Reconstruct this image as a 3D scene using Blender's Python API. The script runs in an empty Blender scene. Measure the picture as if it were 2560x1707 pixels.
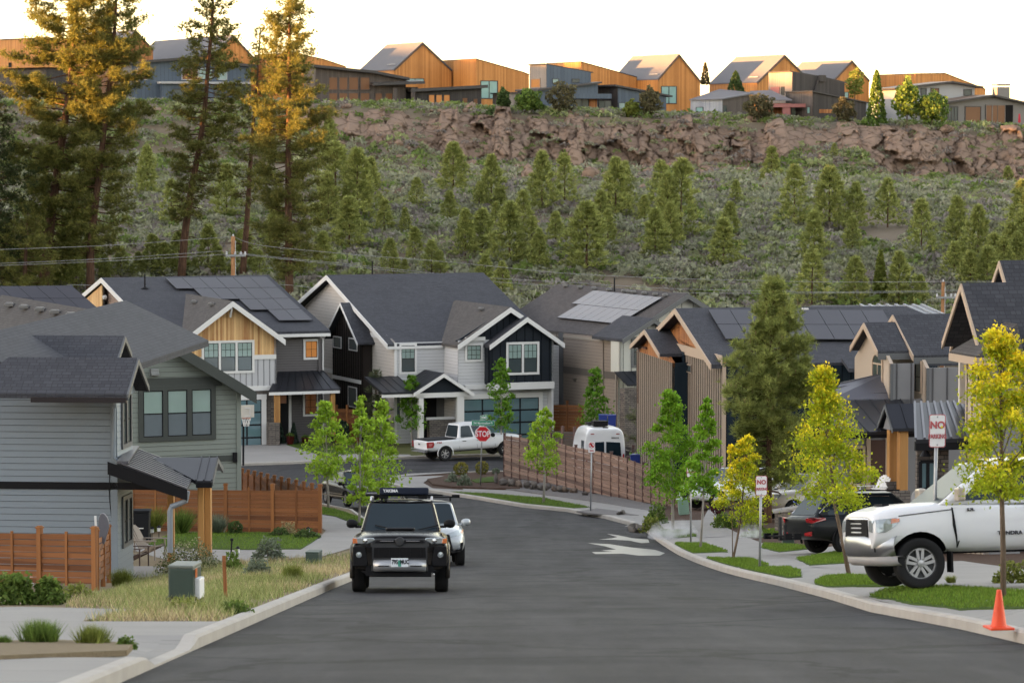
import bpy, bmesh, math, random
import numpy as np
from math import sin, cos, tan, pi, radians as rad, sqrt, atan, atan2
from mathutils import Vector, Matrix, noise
random.seed(7); RNG = np.random.default_rng(7)
SC = bpy.context.scene
COL = SC.collection
# ---------------------------------------------------------------- camera maths (reference frame 2560 x 1707)
F, HZ = 8000.0, 360.0
PITCH = atan((853.5 - HZ) / F)
CP, SP = cos(PITCH), sin(PITCH)
def V(*a): return Vector(a)
def ray(p):
 cx = (p[0] - 1280) / F; cz = (853.5 - p[1]) / F
 return Vector((cx, CP + cz * SP, -SP + cz * CP))
def at(p, Y):
 d = ray(p); return d * (Y / d.y)
def proj(p):
 dep = p.y * CP - p.z * SP
 return (1280 + F * p.x / dep, 853.5 - F * (p.y * SP + p.z * CP) / dep)
def hit_x(p0, d, px):
 k = (px - 1280) / F
 return (k * (p0.y * CP - p0.z * SP) - p0.x) / (d.x - k * (d.y * CP - d.z * SP))
def crop(x0, y0, s): return lambda x, y: (x0 + x / s, y0 + y / s)
cP = crop(0, 0, .91875)
cT1, cT2, cT3 = crop(0, 0, 2.6133), crop(800, 50, 2.6133), crop(1660, 50, 2.6133)
cA, cB, cC, cD = crop(0, 600, 3.3571), crop(600, 620, 3.3571), crop(1200, 650, 3.3571), crop(1860, 600, 3.3571)
cE, cV, cR1, cR2, cR3, cL = crop(0, 1000, 2.94), crop(700, 1050, 3.485), crop(1150, 1000, 3.485), crop(1600, 1000, 3.484), crop(2060, 1000, 2.614), crop(0, 1350, 2.6133)
cSB, cSD = crop(380, 680, 5.113), crop(1350, 680, 5.47)
# ---------------------------------------------------------------- ground heights
def smooth(a, b, x):
 t = min(1, max(0, (x - a) / (b - a))); return t * t * (3 - 2 * t)
def lerp_tab(tab, x):
 if x <= tab[0][0]: return tab[0][1]
 for (x0, y0), (x1, y1) in zip(tab, tab[1:]):
  if x <= x1: return y0 + (y1 - y0) * (x - x0) / (x1 - x0)
 return tab[-1][1]
_road = []
def _mkroad():
 z, y = -1.6 - .1145 * 0, 0.0
 while y < 240:
  _road.append(z)
  g = .1145 if y < 72 else max(0.0, .1145 - .0008 * (y - 72)) if y < 160 else max(0, .0441 - .0009 * (y - 160))
  z -= g; y += 1.0
 _road.append(z)
_mkroad()
def Hr(Y):
 if Y <= 0: return _road[0] - .1145 * Y if Y > -60 else 5.27 + min(42, (-60 - Y) * .36)  # steep rise behind the camera is added to darken reflections and frontal light
 if Y >= 239: return _road[239]
 i = int(Y); return _road[i] + (_road[i + 1] - _road[i]) * (Y - i)
KR_PX = [(2352, 1478), (2200, 1443), (2000, 1405), (1900, 1374), (1790, 1345), (1650, 1310), (1560, 1275), (1510, 1243), (1480, 1218), (1450, 1207),
  (1390, 1191), (1300, 1175), (1200, 1165), (1100, 1148), (1000, 1133)]
def _march(p, hf, y0=28., y1=420.):
 d = ray(p); d = d / d.y; Y = y0
 while Y < y1:
  if d.z * Y <= hf(d.x * Y, Y):
   a, b = Y - .5, Y
   for _ in range(14):
    m = (a + b) / 2
    if d.z * m <= hf(d.x * m, m): b = m
    else: a = m
   return d * b
  Y += .5
 return d * y1
def road_pt(p, dz=0): return _march(p, lambda x, y: Hr(y) + dz)
KR = [road_pt(cP(*p)) for p in KR_PX]
KR = [KR[0] + (KR[0] - KR[1]) * 3] + KR
_krtab = sorted((p.y, p.x) for p in KR)
def xk(Y): return lerp_tab(_krtab, Y)
HILL = [(0, 0), (222, 0), (262, 7.0), (300, 11.6), (338, 15.6), (346, 19.4), (358, 21.7), (420, 22.3), (480, 16), (700, -30), (2000, -90)]
HILLC = [(0, 0), (222, 0), (262, 7.0), (300, 11.6), (338, 15.3), (350, 16.2), (353.6, 21.2), (358, 21.7), (420, 22.3), (480, 16), (700, -30), (2000, -90)]
def cliff_strength(px):
 tab = [(600, 0), (830, .45), (930, .6), (1000, .4), (1080, .7), (1180, 1), (1330, 1), (1400, .8), (1520, 1), (1700, 1.1), (1800, 1), (1920, .75), (2000, .35), (2150, .3), (2230, .9), (2320, 1.), (2440, 1.), (2560, .8), (2800, .6)]
 return lerp_tab(tab, px)
def hillz(x, Y):
 if Y < 218: return 0.0
 wob = 2.2 * noise.noise(V(x * .03, 3.1, 0)) * smooth(225, 300, Y) * (1 - smooth(345, 360, Y))
 Yw = Y + 5 * noise.noise(V(x * .035, 7.7, 0)) * smooth(225, 300, Y) * (1 - smooth(352, 360, Y))
 z = lerp_tab(HILL, Yw)
 if 330 < Y < 360: cs = min(1, cliff_strength(1280 + F * x / 345) * 1.15); z = z * (1 - cs) + lerp_tab(HILLC, Y) * cs
 z -= (.036 * max(-20, x)) * smooth(300, 350, Y)
 z += 7 * smooth(25, 75, x) * smooth(225, 300, Y) * (1 - smooth(300, 345, Y)) * .25
 z += (.35 * noise.noise(V(x * .12, Y * .12, 0)) + wob * .3) * smooth(225, 250, Y) * (1 - smooth(348, 358, Y))
 return z
def lat(x, Y):
 d = x - xk(Y)
 if d > 0 and Y < 150:
  f = 1 - smooth(120, 150, Y)
  return f * (.13 * smooth(0, 1.3, d) + .018 * max(0, min(d, 14) - 1.3))
 xl = -3.4 if Y < 64 else -3.4 - .035 * (Y - 64)
 d = xl - x
 if d > 0 and Y < 110:
  f = smooth(48, 66, Y) * (1 - smooth(92, 108, Y))
  return -.55 * f * smooth(1.5, 7, d)
 return 0.0
def Hg(x, Y): return Hr(Y) + lat(x, Y) + hillz(x, Y)
def gnd(p, dz=.15): return _march(p, lambda x, y: Hg(x, y) + dz)
# ---------------------------------------------------------------- materials
MATS = {}
class N:
 def __init__(s, name):
  m = bpy.data.materials.new(name); m.use_nodes = True; s.m = m; s.t = m.node_tree; s.t.nodes.clear()
  s.out = s.t.nodes.new('ShaderNodeOutputMaterial')
 def n(s, typ, **kw):
  nd = s.t.nodes.new(typ)
  for k, v in kw.items():
   if k in nd.inputs.keys() if isinstance(k, str) else False: nd.inputs[k].default_value = v
   else: setattr(nd, k, v)
  return nd
 def l(s, a, b): s.t.links.new(a, b)
 def math(s, op, a, b=None, c=None):
  nd = s.t.nodes.new('ShaderNodeMath'); nd.operation = op
  for i, v in enumerate((a, b, c)):
   if v is None: continue
   if hasattr(v, 'is_linked') or hasattr(v, 'links'): s.l(v, nd.inputs[i])
   else: nd.inputs[i].default_value = v
  return nd.outputs[0]
 def mix(s, fac, a, b):
  nd = s.t.nodes.new('ShaderNodeMix'); nd.data_type = 'RGBA'
  for i, v in ((0, fac), (6, a), (7, b)):
   if hasattr(v, 'links'): s.l(v, nd.inputs[i])
   elif i == 0: nd.inputs[0].default_value = v
   else: nd.inputs[i].default_value = (*v, 1)
  return nd.outputs[2]
 def ramp(s, fac, stops):
  nd = s.t.nodes.new('ShaderNodeValToRGB'); s.l(fac, nd.inputs[0])
  e = nd.color_ramp.elements
  while len(e) < len(stops): e.new(.5)
  for el, (p, c) in zip(e, stops): el.position = p; el.color = (*c, 1)
  return nd.outputs[0]
 def noise(s, vec, scale, detail=4, rough=.55):
  nd = s.t.nodes.new('ShaderNodeTexNoise'); nd.inputs['Scale'].default_value = scale
  nd.inputs['Detail'].default_value = detail; nd.inputs['Roughness'].default_value = rough
  if vec is not None: s.l(vec, nd.inputs['Vector'])
  return nd.outputs[0]
 def coord(s, kind='Object'): return s.t.nodes.new('ShaderNodeTexCoord').outputs[kind]
 def uv(s): return s.t.nodes.new('ShaderNodeUVMap').outputs[0]
 def scale(s, vec, sc):
  nd = s.t.nodes.new('ShaderNodeMapping'); nd.inputs['Scale'].default_value = sc; s.l(vec, nd.inputs[0]); return nd.outputs[0]
 def pbsdf(s, col, rough=.6, metal=0, spec=.5, bump=None, bstr=.3, bdist=.02, coat=0):
  p = s.t.nodes.new('ShaderNodeBsdfPrincipled')
  if hasattr(col, 'links'): s.l(col, p.inputs['Base Color'])
  else: p.inputs['Base Color'].default_value = (*col, 1)
  if hasattr(rough, 'links'): s.l(rough, p.inputs['Roughness'])
  else: p.inputs['Roughness'].default_value = rough
  p.inputs['Metallic'].default_value = metal; p.inputs['Specular IOR Level'].default_value = spec
  p.inputs['Coat Weight'].default_value = coat; p.inputs['Coat Roughness'].default_value = .04
  if bump is not None:
   b = s.t.nodes.new('ShaderNodeBump'); b.inputs['Strength'].default_value = bstr; b.inputs['Distance'].default_value = bdist
   s.l(bump, b.inputs['Height']); s.l(b.outputs[0], p.inputs['Normal'])
  s.p = p
  s.l(p.outputs[0], s.out.inputs[0]); return s.m
def dk(c, f): return tuple(x * f for x in c)
def M(name, col, rough=.6, metal=0, var=.12, sc=3., spec=None, coat=0, bump=0, bsc=40):
 """plain material with a little irregular variation"""
 if name in MATS: return MATS[name]
 n = N(name); co = n.coord('Object')
 f = n.noise(co, sc, 5, .6)
 c = n.mix(f, dk(col, 1 - var), dk(col, 1 + var)) if var else col
 b = n.noise(co, bsc, 3) if bump else None
 if spec is None: spec = .12 if max(col) < .05 and not metal and not coat else .4
 MATS[name] = n.pbsdf(c, rough, metal, spec, b, bump, .01, coat); return MATS[name]
def m_shingle(name, c1, c2):
 n = N(name); uv = n.uv()
 br = n.n('ShaderNodeTexBrick'); n.l(uv, br.inputs['Vector'])
 br.inputs['Scale'].default_value = 1; br.inputs['Brick Width'].default_value = .26; br.inputs['Row Height'].default_value = .135
 br.inputs['Mortar Size'].default_value = .012; br.inputs['Mortar Smooth'].default_value = .3; br.offset = .37; br.squash = .6; br.squash_frequency = 3
 br.inputs['Color1'].default_value = (*c1, 1); br.inputs['Color2'].default_value = (*c2, 1); br.inputs['Mortar'].default_value = (*dk(c1, .45), 1)
 f = n.noise(uv, .7, 4); f2 = n.noise(uv, 22, 2)
 c = n.mix(n.math('MULTIPLY', f, .6), br.outputs[0], dk(c2, 1.25)); c = n.mix(n.math('MULTIPLY', f2, .45), c, dk(c1, .6))
 return n.pbsdf(c, .85, 0, .3, br.outputs[1], -.8, .02)
def m_boards(name, c1, c2, w=.14, vertical=True, rough=.6, gap=.4):
 n = N(name); uv = n.uv(); sep = n.n('ShaderNodeSeparateXYZ'); n.l(uv, sep.inputs[0])
 a = sep.outputs[0 if vertical else 1]; q = n.math('DIVIDE', a, w); fl = n.math('FLOOR', q); fr = n.math('FRACT', q)
 wn = n.n('ShaderNodeTexWhiteNoise', noise_dimensions='1D'); n.l(fl, wn.inputs['W'])
 st = n.scale(uv, (30, 1.2, 1) if vertical else (1.2, 30, 1)); g = n.noise(st, 1, 5, .65)
 big = n.noise(uv, .9, 3)
 f = n.math('ADD', n.math('MULTIPLY', wn.outputs[0], .5), n.math('MULTIPLY', g, .45)); f = n.math('ADD', f, n.math('MULTIPLY', big, .25))
 c = n.ramp(f, [(.25, c1), (.85, c2)])
 e = n.math('ABSOLUTE', n.math('SUBTRACT', fr, .5)); ln = n.math('GREATER_THAN', e, .455)
 c = n.mix(n.math('MULTIPLY', ln, gap), c, dk(c1, .25))
 return n.pbsdf(c, rough, 0, .3, n.math('SUBTRACT', 1, ln), .5, .01)
def m_stone(name, c1, c2):
 n = N(name); uv = n.uv(); br = n.n('ShaderNodeTexBrick'); n.l(uv, br.inputs['Vector'])
 br.inputs['Scale'].default_value = 1; br.inputs['Brick Width'].default_value = .42; br.inputs['Row Height'].default_value = .11
 br.inputs['Mortar Size'].default_value = .012; br.offset = .41; br.squash = .55; br.squash_frequency = 2
 br.inputs['Color1'].default_value = (*c1, 1); br.inputs['Color2'].default_value = (*c2, 1); br.inputs['Mortar'].default_value = (.02, .018, .017, 1)
 f = n.noise(uv, 6, 4); c = n.mix(n.math('MULTIPLY', f, .6), br.outputs[0], dk(c1, .7))
 return n.pbsdf(c, .85, 0, .3, br.outputs[1], -1, .03)
def m_leaf(name, stops, trans=.35, attr=None, rough=.6):
 n = N(name)
 if attr:
  a = n.n('ShaderNodeAttribute', attribute_name=attr).outputs['Fac']
  g = n.n('ShaderNodeNewGeometry').outputs['Random Per Island']
  f = n.math('ADD', n.math('MULTIPLY', a, .72), n.math('MULTIPLY', g, .28))
 else: f = n.n('ShaderNodeNewGeometry').outputs['Random Per Island']
 c = n.ramp(f, stops)
 n.pbsdf(c, rough, 0, .25)
 if trans:
  t = n.n('ShaderNodeBsdfTranslucent'); n.l(c, t.inputs[0]); mx = n.n('ShaderNodeMixShader'); mx.inputs[0].default_value = trans
  n.l(n.p.outputs[0], mx.inputs[1]); n.l(t.outputs[0], mx.inputs[2]); n.l(mx.outputs[0], n.out.inputs[0])
 return n.m
def m_glass(name, col, refl=.35, rough=.04, emit=None, es=0):
 n = N(name); co = n.coord('Object'); f = n.noise(co, .8, 2)
 n.pbsdf(n.mix(f, dk(col, .8), dk(col, 1.2)), .3, 0, .5 if col[1] > .03 else .12)
 if emit: n.p.inputs['Emission Color'].default_value = (*emit, 1); n.p.inputs['Emission Strength'].default_value = es
 g = n.n('ShaderNodeBsdfGlossy'); g.inputs['Roughness'].default_value = rough; g.inputs[0].default_value = (.85, .95, .95, 1)
 w = n.n('ShaderNodeBump'); w.inputs['Strength'].default_value = .02; w.inputs['Distance'].default_value = .3; n.l(n.noise(co, 1.2, 1), w.inputs['Height']); n.l(w.outputs[0], g.inputs['Normal'])
 mx = n.n('ShaderNodeMixShader'); mx.inputs[0].default_value = refl; n.l(n.p.outputs[0], mx.inputs[1]); n.l(g.outputs[0], mx.inputs[2]); n.l(mx.outputs[0], n.out.inputs[0])
 return n.m
# ---------------------------------------------------------------- mesh builder
def area2(poly):
 return sum(a[0] * b[1] - b[0] * a[1] for a, b in zip(poly, poly[1:] + poly[:1]))
class MB:
 def __init__(s): s.v = []; s.f = []; s.mi = []; s.cur = 0
 def face(s, pts):
  b = len(s.v); s.v += [Vector(p) for p in pts]; s.f.append(tuple(range(b, b + len(pts)))); s.mi.append(s.cur)
 def prism(s, pts, vec):
  """pts CCW seen from the side the solid faces; vec pushes the front outwards from pts"""
  pts = [Vector(p) for p in pts]; vec = Vector(vec); n = len(pts); b = len(s.v)
  nn = Vector((0, 0, 0))
  for i in range(n): nn += (pts[i] - pts[0]).cross(pts[(i + 1) % n] - pts[0])
  if nn.dot(vec) < 0: pts = pts[::-1]
  s.v += pts + [p + vec for p in pts]
  s.f.append(tuple(range(b + n, b + 2 * n))); s.f.append(tuple(range(b + n - 1, b - 1, -1)))
  for i in range(n):
   j = (i + 1) % n; s.f.append((b + i, b + j, b + n + j, b + n + i))
  s.mi += [s.cur] * (n + 2)
 def box(s, c, sx, sy, sz, rot=None):
  c = Vector(c); P = []
  for dz in (-1, 1):
   for dx, dy in ((-1, -1), (1, -1), (1, 1), (-1, 1)):
    p = Vector((dx * sx / 2, dy * sy / 2, dz * sz / 2)); P.append(c + (rot @ p if rot else p))
  b = len(s.v); s.v += P
  for q in ((3, 2, 1, 0), (4, 5, 6, 7), (0, 1, 5, 4), (1, 2, 6, 5), (2, 3, 7, 6), (3, 0, 4, 7)): s.f.append(tuple(b + i for i in q)); s.mi.append(s.cur)
 def beam(s, a, b, w, h=None, up=(0, 0, 1)):
  a, b = Vector(a), Vector(b); d = (b - a); L = d.length; d.normalize(); up = Vector(up)
  if abs(d.dot(up)) > .98: up = Vector((0, 1, 0))
  x = d.cross(up).normalized(); z = x.cross(d); h = h or w; bb = len(s.v)
  for e in (a, b):
   for i, j in ((-1, -1), (1, -1), (1, 1), (-1, 1)): s.v.append(e + x * (i * w / 2) + z * (j * h / 2))
  for q in ((0, 1, 2, 3), (7, 6, 5, 4), (4, 5, 1, 0), (5, 6, 2, 1), (6, 7, 3, 2), (7, 4, 0, 3)): s.f.append(tuple(bb + i for i in q)); s.mi.append(s.cur)
 def tube(s, path, r, n=8, caps=True):
  path = [Vector(p) for p in path]; m = len(path); rs = r if isinstance(r, (list, tuple)) else [r] * m; b = len(s.v); x = None
  for i, p in enumerate(path):
   d = (path[min(i + 1, m - 1)] - path[max(i - 1, 0)]).normalized()
   if x is None:
    up = Vector((0, 0, 1)) if abs(d.z) < .9 else Vector((1, 0, 0)); x = d.cross(up).normalized()
   else: x = (x - d * x.dot(d)).normalized()
   y = d.cross(x)
   for k in range(n):
    a = 2 * pi * k / n; s.v.append(p + (x * cos(a) + y * sin(a)) * rs[i])
  for i in range(m - 1):
   for k in range(n):
    q = b + i * n; s.f.append((q + k, q + (k + 1) % n, q + n + (k + 1) % n, q + n + k)); s.mi.append(s.cur)
  if caps:
   s.f.append(tuple(b + k for k in range(n - 1, -1, -1))); s.f.append(tuple(b + (m - 1) * n + k for k in range(n))); s.mi += [s.cur] * 2
 def lathe(s, o, prof, axis=(0, 0, 1), n=20):
  """prof: (radius, along-axis)"""
  o = Vector(o); ax = Vector(axis).normalized(); up = Vector((0, 0, 1)) if abs(ax.z) < .9 else Vector((1, 0, 0)); x = ax.cross(up).normalized(); y = ax.cross(x); b = len(s.v)
  for r, t in prof:
   for k in range(n):
    a = 2 * pi * k / n; s.v.append(o + ax * t + (x * cos(a) + y * sin(a)) * r)
  for i in range(len(prof) - 1):
   for k in range(n):
    q = b + i * n; s.f.append((q + k, q + (k + 1) % n, q + n + (k + 1) % n, q + n + k)); s.mi.append(s.cur)
 def build(s, name, mat, parent=None, smooth=False, bevel=0, fix=False, sub=0):
  o0 = wloc(parent)
  me = bpy.data.meshes.new(name); me.from_pydata([tuple(v - o0) for v in s.v], [], s.f)
  for m in (mat if isinstance(mat, (list, tuple)) else [mat]): me.materials.append(m)
  if isinstance(mat, (list, tuple)): me.polygons.foreach_set('material_index', s.mi)
  if fix:
   bm = bmesh.new(); bm.from_mesh(me); bmesh.ops.remove_doubles(bm, verts=bm.verts, dist=1e-4); bmesh.ops.recalc_face_normals(bm, faces=bm.faces); bm.to_mesh(me); bm.free()
  auto_uv(me)
  if smooth: me.polygons.foreach_set('use_smooth', [True] * len(me.polygons))
  o = bpy.data.objects.new(name, me); COL.objects.link(o)
  if parent: o.parent = parent
  if bevel:
   md = o.modifiers.new('Bevel', 'BEVEL'); md.width = bevel; md.segments = 2; md.limit_method = 'ANGLE'; md.angle_limit = rad(35)
  if sub:
   md = o.modifiers.new('Sub', 'SUBSURF'); md.levels = md.render_levels = sub
  return o
def auto_uv(me):
 nl = len(me.loops)
 if not nl: return
 uvl = me.uv_layers.new(name='UVMap'); nv = len(me.vertices); npol = len(me.polygons)
 co = np.empty(nv * 3); me.vertices.foreach_get('co', co); co = co.reshape(-1, 3)
 vi = np.empty(nl, np.int32); me.loops.foreach_get('vertex_index', vi)
 lt = np.empty(npol, np.int32); me.polygons.foreach_get('loop_total', lt)
 nm = np.empty(npol * 3); me.polygons.foreach_get('normal', nm); nm = nm.reshape(-1, 3)
 L = np.repeat(nm, lt, axis=0); h = np.hypot(L[:, 0], L[:, 1]); flat = h < .05
 u = np.stack([-L[:, 1], L[:, 0], np.zeros(nl)], 1) / np.maximum(h, 1e-9)[:, None]; u[flat] = (1, 0, 0)
 v = np.cross(L, u); p = co[vi]
 uv = np.stack([(p * u).sum(1), (p * v).sum(1)], 1); uvl.data.foreach_set('uv', uv.ravel())
def wloc(o):
 r = Vector((0, 0, 0))
 while o is not None: r = r + o.location; o = o.parent
 return r
def tag(o, label=None, cat=None, group=None, kind=None):
 if label: o['label'] = label
 if cat: o['category'] = cat
 if group: o['group'] = group
 if kind: o['kind'] = kind
 return o
def thing(name, loc, label, cat, group=None):
 o = bpy.data.objects.new(name, None); COL.objects.link(o); o.location = Vector(loc); o.empty_display_size = .2
 return tag(o, label, cat, group)
def copy_tree(o, parent=None):
 c = o.copy(); COL.objects.link(c); c.parent = parent
 for ch in list(o.children): copy_tree(ch, c)
 return c
class Plane:
 """vertical plane through p0 running along yaw (degrees); normal looks to the camera side"""
 def __init__(s, p0, yaw):
  s.yaw = yaw; a = rad(yaw); s.o = Vector((p0[0], p0[1], 0)); s.u = Vector((cos(a), sin(a), 0)); s.n = Vector((sin(a), -cos(a), 0))
 def hit(s, p):
  d = ray(p); return d * (s.o.dot(s.n) / d.dot(s.n))
 def uz(s, p):
  q = s.hit(p); return ((q - s.o).dot(s.u), q.z)
 def P(s, u, z, off=0): return s.o + s.u * u + s.n * off + Vector((0, 0, z))
 def shift(s, d): return Plane(s.o + s.n * d, s.yaw)
 def side(s, u, right=True):
  """the plane turning back from this one at u (right: outward normal +u; left: -u)"""
  return Plane(s.o + s.u * u, s.yaw + 90 if right else s.yaw - 90)
class RPlane:
 def __init__(s, a, b, c):
  s.o = Vector(a); s.n = (Vector(b) - s.o).cross(Vector(c) - s.o).normalized()
  if s.n.z < 0: s.n = -s.n
 def hit(s, p, off=0):
  d = ray(p); o = s.o + s.n * off; return d * (o.dot(s.n) / d.dot(s.n))
def clip(poly, axis, val, keep_greater):
 out = []
 for a, b in zip(poly, poly[1:] + poly[:1]):
  ia = (a[axis] >= val) == keep_greater; ib = (b[axis] >= val) == keep_greater
  if ia: out.append(a)
  if ia != ib:
   t = (val - a[axis]) / (b[axis] - a[axis]); out.append((a[0] + t * (b[0] - a[0]), a[1] + t * (b[1] - a[1])))
 return out
def ccw(p): return p if area2(p) > 0 else p[::-1]
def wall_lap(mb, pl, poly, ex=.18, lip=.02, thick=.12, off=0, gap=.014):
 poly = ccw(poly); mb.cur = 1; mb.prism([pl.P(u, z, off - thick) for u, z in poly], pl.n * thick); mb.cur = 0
 z0, z1 = min(p[1] for p in poly), max(p[1] for p in poly); z = z0
 while z < z1 - .01:
  q = clip(clip(poly, 1, z, True), 1, z + ex - gap, False)
  if len(q) >= 3:
   mb.face([pl.P(u, zz, off + .003 + lip * (1 - (zz - z) / ex)) for u, zz in q])
   us = [p[0] for p in q if p[1] < z + .004]
   if len(us) >= 2:
    a, b = min(us), max(us)
    mb.face([pl.P(a, z, off), pl.P(b, z, off), pl.P(b, z, off + .003 + lip), pl.P(a, z, off + .003 + lip)])
  z += ex
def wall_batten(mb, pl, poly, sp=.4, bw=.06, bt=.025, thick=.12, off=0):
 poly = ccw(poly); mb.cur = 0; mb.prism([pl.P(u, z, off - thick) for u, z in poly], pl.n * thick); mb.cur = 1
 u0, u1 = min(p[0] for p in poly), max(p[0] for p in poly); u = u0 + sp * .4
 while u < u1 - bw:
  q = clip(clip(poly, 0, u, True), 0, u + bw, False)
  if len(q) >= 3: mb.prism([pl.P(a, z, off) for a, z in q], pl.n * bt)
  u += sp
def wall_flat(mb, pl, poly, thick=.12, off=0):
 mb.prism([pl.P(u, z, off - thick) for u, z in ccw(poly)], pl.n * thick)
def pxpoly(pl, pts): return [pl.uz(p) for p in pts]
def rect(pl, p0, p1):
 """upright rectangle on pl from two opposite corner pixels"""
 (a, b), (c, d) = pl.uz(p0), pl.uz(p1); return min(a, c), min(b, d), max(a, c), max(b, d)
def rpoly(r): return [(r[0], r[1]), (r[2], r[1]), (r[2], r[3]), (r[0], r[3])]
def bar(mb, pl, r, t, off=0): mb.prism([pl.P(u, z, off) for u, z in rpoly(r)], pl.n * t)
def window(root, pl, r, trim=.1, tmat=None, sash=None, glass=None, nx=1, split=True, grid=(0, 0), low=None, off=.02, label=None, proud=.05):
 """window (trim frame) > sash, pane ... ; r = (u0,z0,u1,z1) outer trim rectangle"""
 u0, z0, u1, z1 = r; mb = MB()
 for q in ((u0, z1 - trim, u1, z1), (u0, z0, u1, z0 + trim), (u0, z0 + trim, u0 + trim, z1 - trim), (u1 - trim, z0 + trim, u1, z1 - trim)): bar(mb, pl, q, proud, off)
 iu0, iu1, iz0, iz1 = u0 + trim, u1 - trim, z0 + trim, z1 - trim; cw = (iu1 - iu0 - (nx - 1) * trim) / nx
 for i in range(1, nx): bar(mb, pl, (iu0 + i * cw + (i - 1) * trim, iz0, iu0 + i * cw + i * trim, iz1), proud, off)
 w = mb.build('window', tmat, root)
 if label: w['label'] = label
 sb = MB()
 for i in range(nx):
  a = iu0 + i * (cw + trim); b = a + cw; fr = .035; zm = (iz0 + iz1) / 2 if split else None
  for q in ((a, iz1 - fr, b, iz1), (a, iz0, b, iz0 + fr), (a, iz0 + fr, a + fr, iz1 - fr), (b - fr, iz0 + fr, b, iz1 - fr)): bar(sb, pl, q, .03, off)
  if split: bar(sb, pl, (a + fr, zm - .02, b - fr, zm + .02), .028, off)
  if grid[0]:
   zb = zm if split else iz0
   for k in range(1, grid[0]): uu = a + cw * k / grid[0]; bar(sb, pl, (uu - .012, zb, uu + .012, iz1), .024, off)
   for k in range(1, grid[1]): zz = zb + (iz1 - zb) * k / grid[1]; bar(sb, pl, (a, zz - .012, b, zz + .012), .022, off)
  pm = MB(); bar(pm, pl, (a, zm if split else iz0, b, iz1), .012, off); pm.build('pane', glass, w)
  if split: pm = MB(); bar(pm, pl, (a, iz0, b, zm), .012, off); pm.build('pane', low or glass, w)
 sb.build('sash', sash, w); return w
def slab(mb, pts, t=.16): mb.prism(pts, (0, 0, -t))
def slab_up(mb, pts, t): mb.prism(pts, (0, 0, t))
def seams(mb, e0, e1, r0, r1, step=.42, h=.035, w=.03):
 e0, e1, r0, r1 = map(Vector, (e0, e1, r0, r1)); n = max(2, int((e1 - e0).length / step))
 for i in range(n + 1):
  t = i / n; a = e0.lerp(e1, t); b = r0.lerp(r1, t); mb.beam(a + V(0, 0, h / 2), b + V(0, 0, h / 2), w, h)
def np_mesh(name, verts, faces, mat, parent=None, smooth=False, tint=None):
 """faces: (n,k) int array"""
 me = bpy.data.meshes.new(name); nf, k = faces.shape; o0 = wloc(parent)
 verts = verts - np.array(o0)
 me.vertices.add(len(verts)); me.vertices.foreach_set('co', verts.astype(np.float32).ravel())
 me.loops.add(nf * k); me.loops.foreach_set('vertex_index', faces.astype(np.int32).ravel())
 me.polygons.add(nf); me.polygons.foreach_set('loop_start', np.arange(0, nf * k, k, dtype=np.int32)); me.polygons.foreach_set('loop_total', np.full(nf, k, np.int32))
 for m in (mat if isinstance(mat, list) else [mat]): me.materials.append(m)
 if tint is not None:
  at_ = me.attributes.new('tint', 'FLOAT', 'POINT'); at_.data.foreach_set('value', tint.astype(np.float32))
 me.update(calc_edges=True)
 if smooth: me.polygons.foreach_set('use_smooth', [True] * nf)
 o = bpy.data.objects.new(name, me); COL.objects.link(o)
 if parent: o.parent = parent
 return o
def text_mesh(txt, size, bold=0):
 cu = bpy.data.curves.new('t', 'FONT'); cu.body = txt; cu.size = size; cu.align_x = 'CENTER'; cu.align_y = 'CENTER'; cu.offset = bold; cu.extrude = .004; cu.resolution_u = 3
 ob = bpy.data.objects.new('t', cu); COL.objects.link(ob); bpy.context.view_layer.update()
 me = bpy.data.meshes.new_from_object(ob.evaluated_get(bpy.context.evaluated_depsgraph_get()))
 bpy.data.objects.remove(ob); bpy.data.curves.remove(cu); return me
def lettering(txt, size, mat, parent, mtx, bold=0, sx=1, name='lettering'):
 """mtx maps text plane (x right, y up, z out) into the parent's space"""
 me = text_mesh(txt, size, bold); me.name = name; me.transform(mtx @ Matrix.Diagonal((sx, 1, 1, 1))); me.materials.clear(); me.materials.append(mat)
 o = bpy.data.objects.new(name, me); COL.objects.link(o); o.parent = parent; return o
# ---------------------------------------------------------------- shared materials
WHITE = M('white_trim', (.66, .65, .64), .5, var=.04)
ROOF = m_shingle('charcoal_shingles', (.032, .034, .042), (.062, .064, .075))
ROOFB = m_shingle('brown_shingles', (.05, .045, .044), (.1, .09, .086))
SEAM = M('dark_metal_roof', (.035, .037, .045), .38, .6, .15, 1.5)
GLASS = m_glass('window_glass', (.04, .06, .065), .16)
GLASSL = m_glass('window_glass_blinds', (.26, .37, .345), .1)
GLASSG = m_glass('garage_glass', (.08, .17, .2), .14)
GLOW = m_glass('warm_glow_window', (.25, .1, .03), .04, .05, (1, .42, .1), .03)  # lamplit pane; on rim houses its orange glow stands in for sunset reflection
GLOWD = m_glass('painted_sunset_window', (.13, .05, .02), .025, .06, (1, .4, .12), .004)  # sunset reflection put into the base colour, with a faint added glow
BLACK = M('black_trim', (.012, .012, .014), .5)
SASHB = M('black_sash', (.015, .015, .018), .4)
CEDAR = m_boards('cedar_siding', (.34, .13, .045), (.78, .5, .24), .12, True, gap=.25)
CEDAR2 = m_boards('cedar_gable', (.2, .06, .02), (.46, .19, .07), .13, True, gap=.4)
POST = m_boards('cedar_post', (.3, .135, .045), (.52, .26, .09), .3, True, gap=0)
FENCE = m_boards('red_fence', (.1, .032, .012), (.27, .1, .036), .14, False, gap=.25)
FENCEW = m_boards('weathered_fence', (.09, .05, .042), (.3, .185, .14), .15, False, gap=.7)
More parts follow.
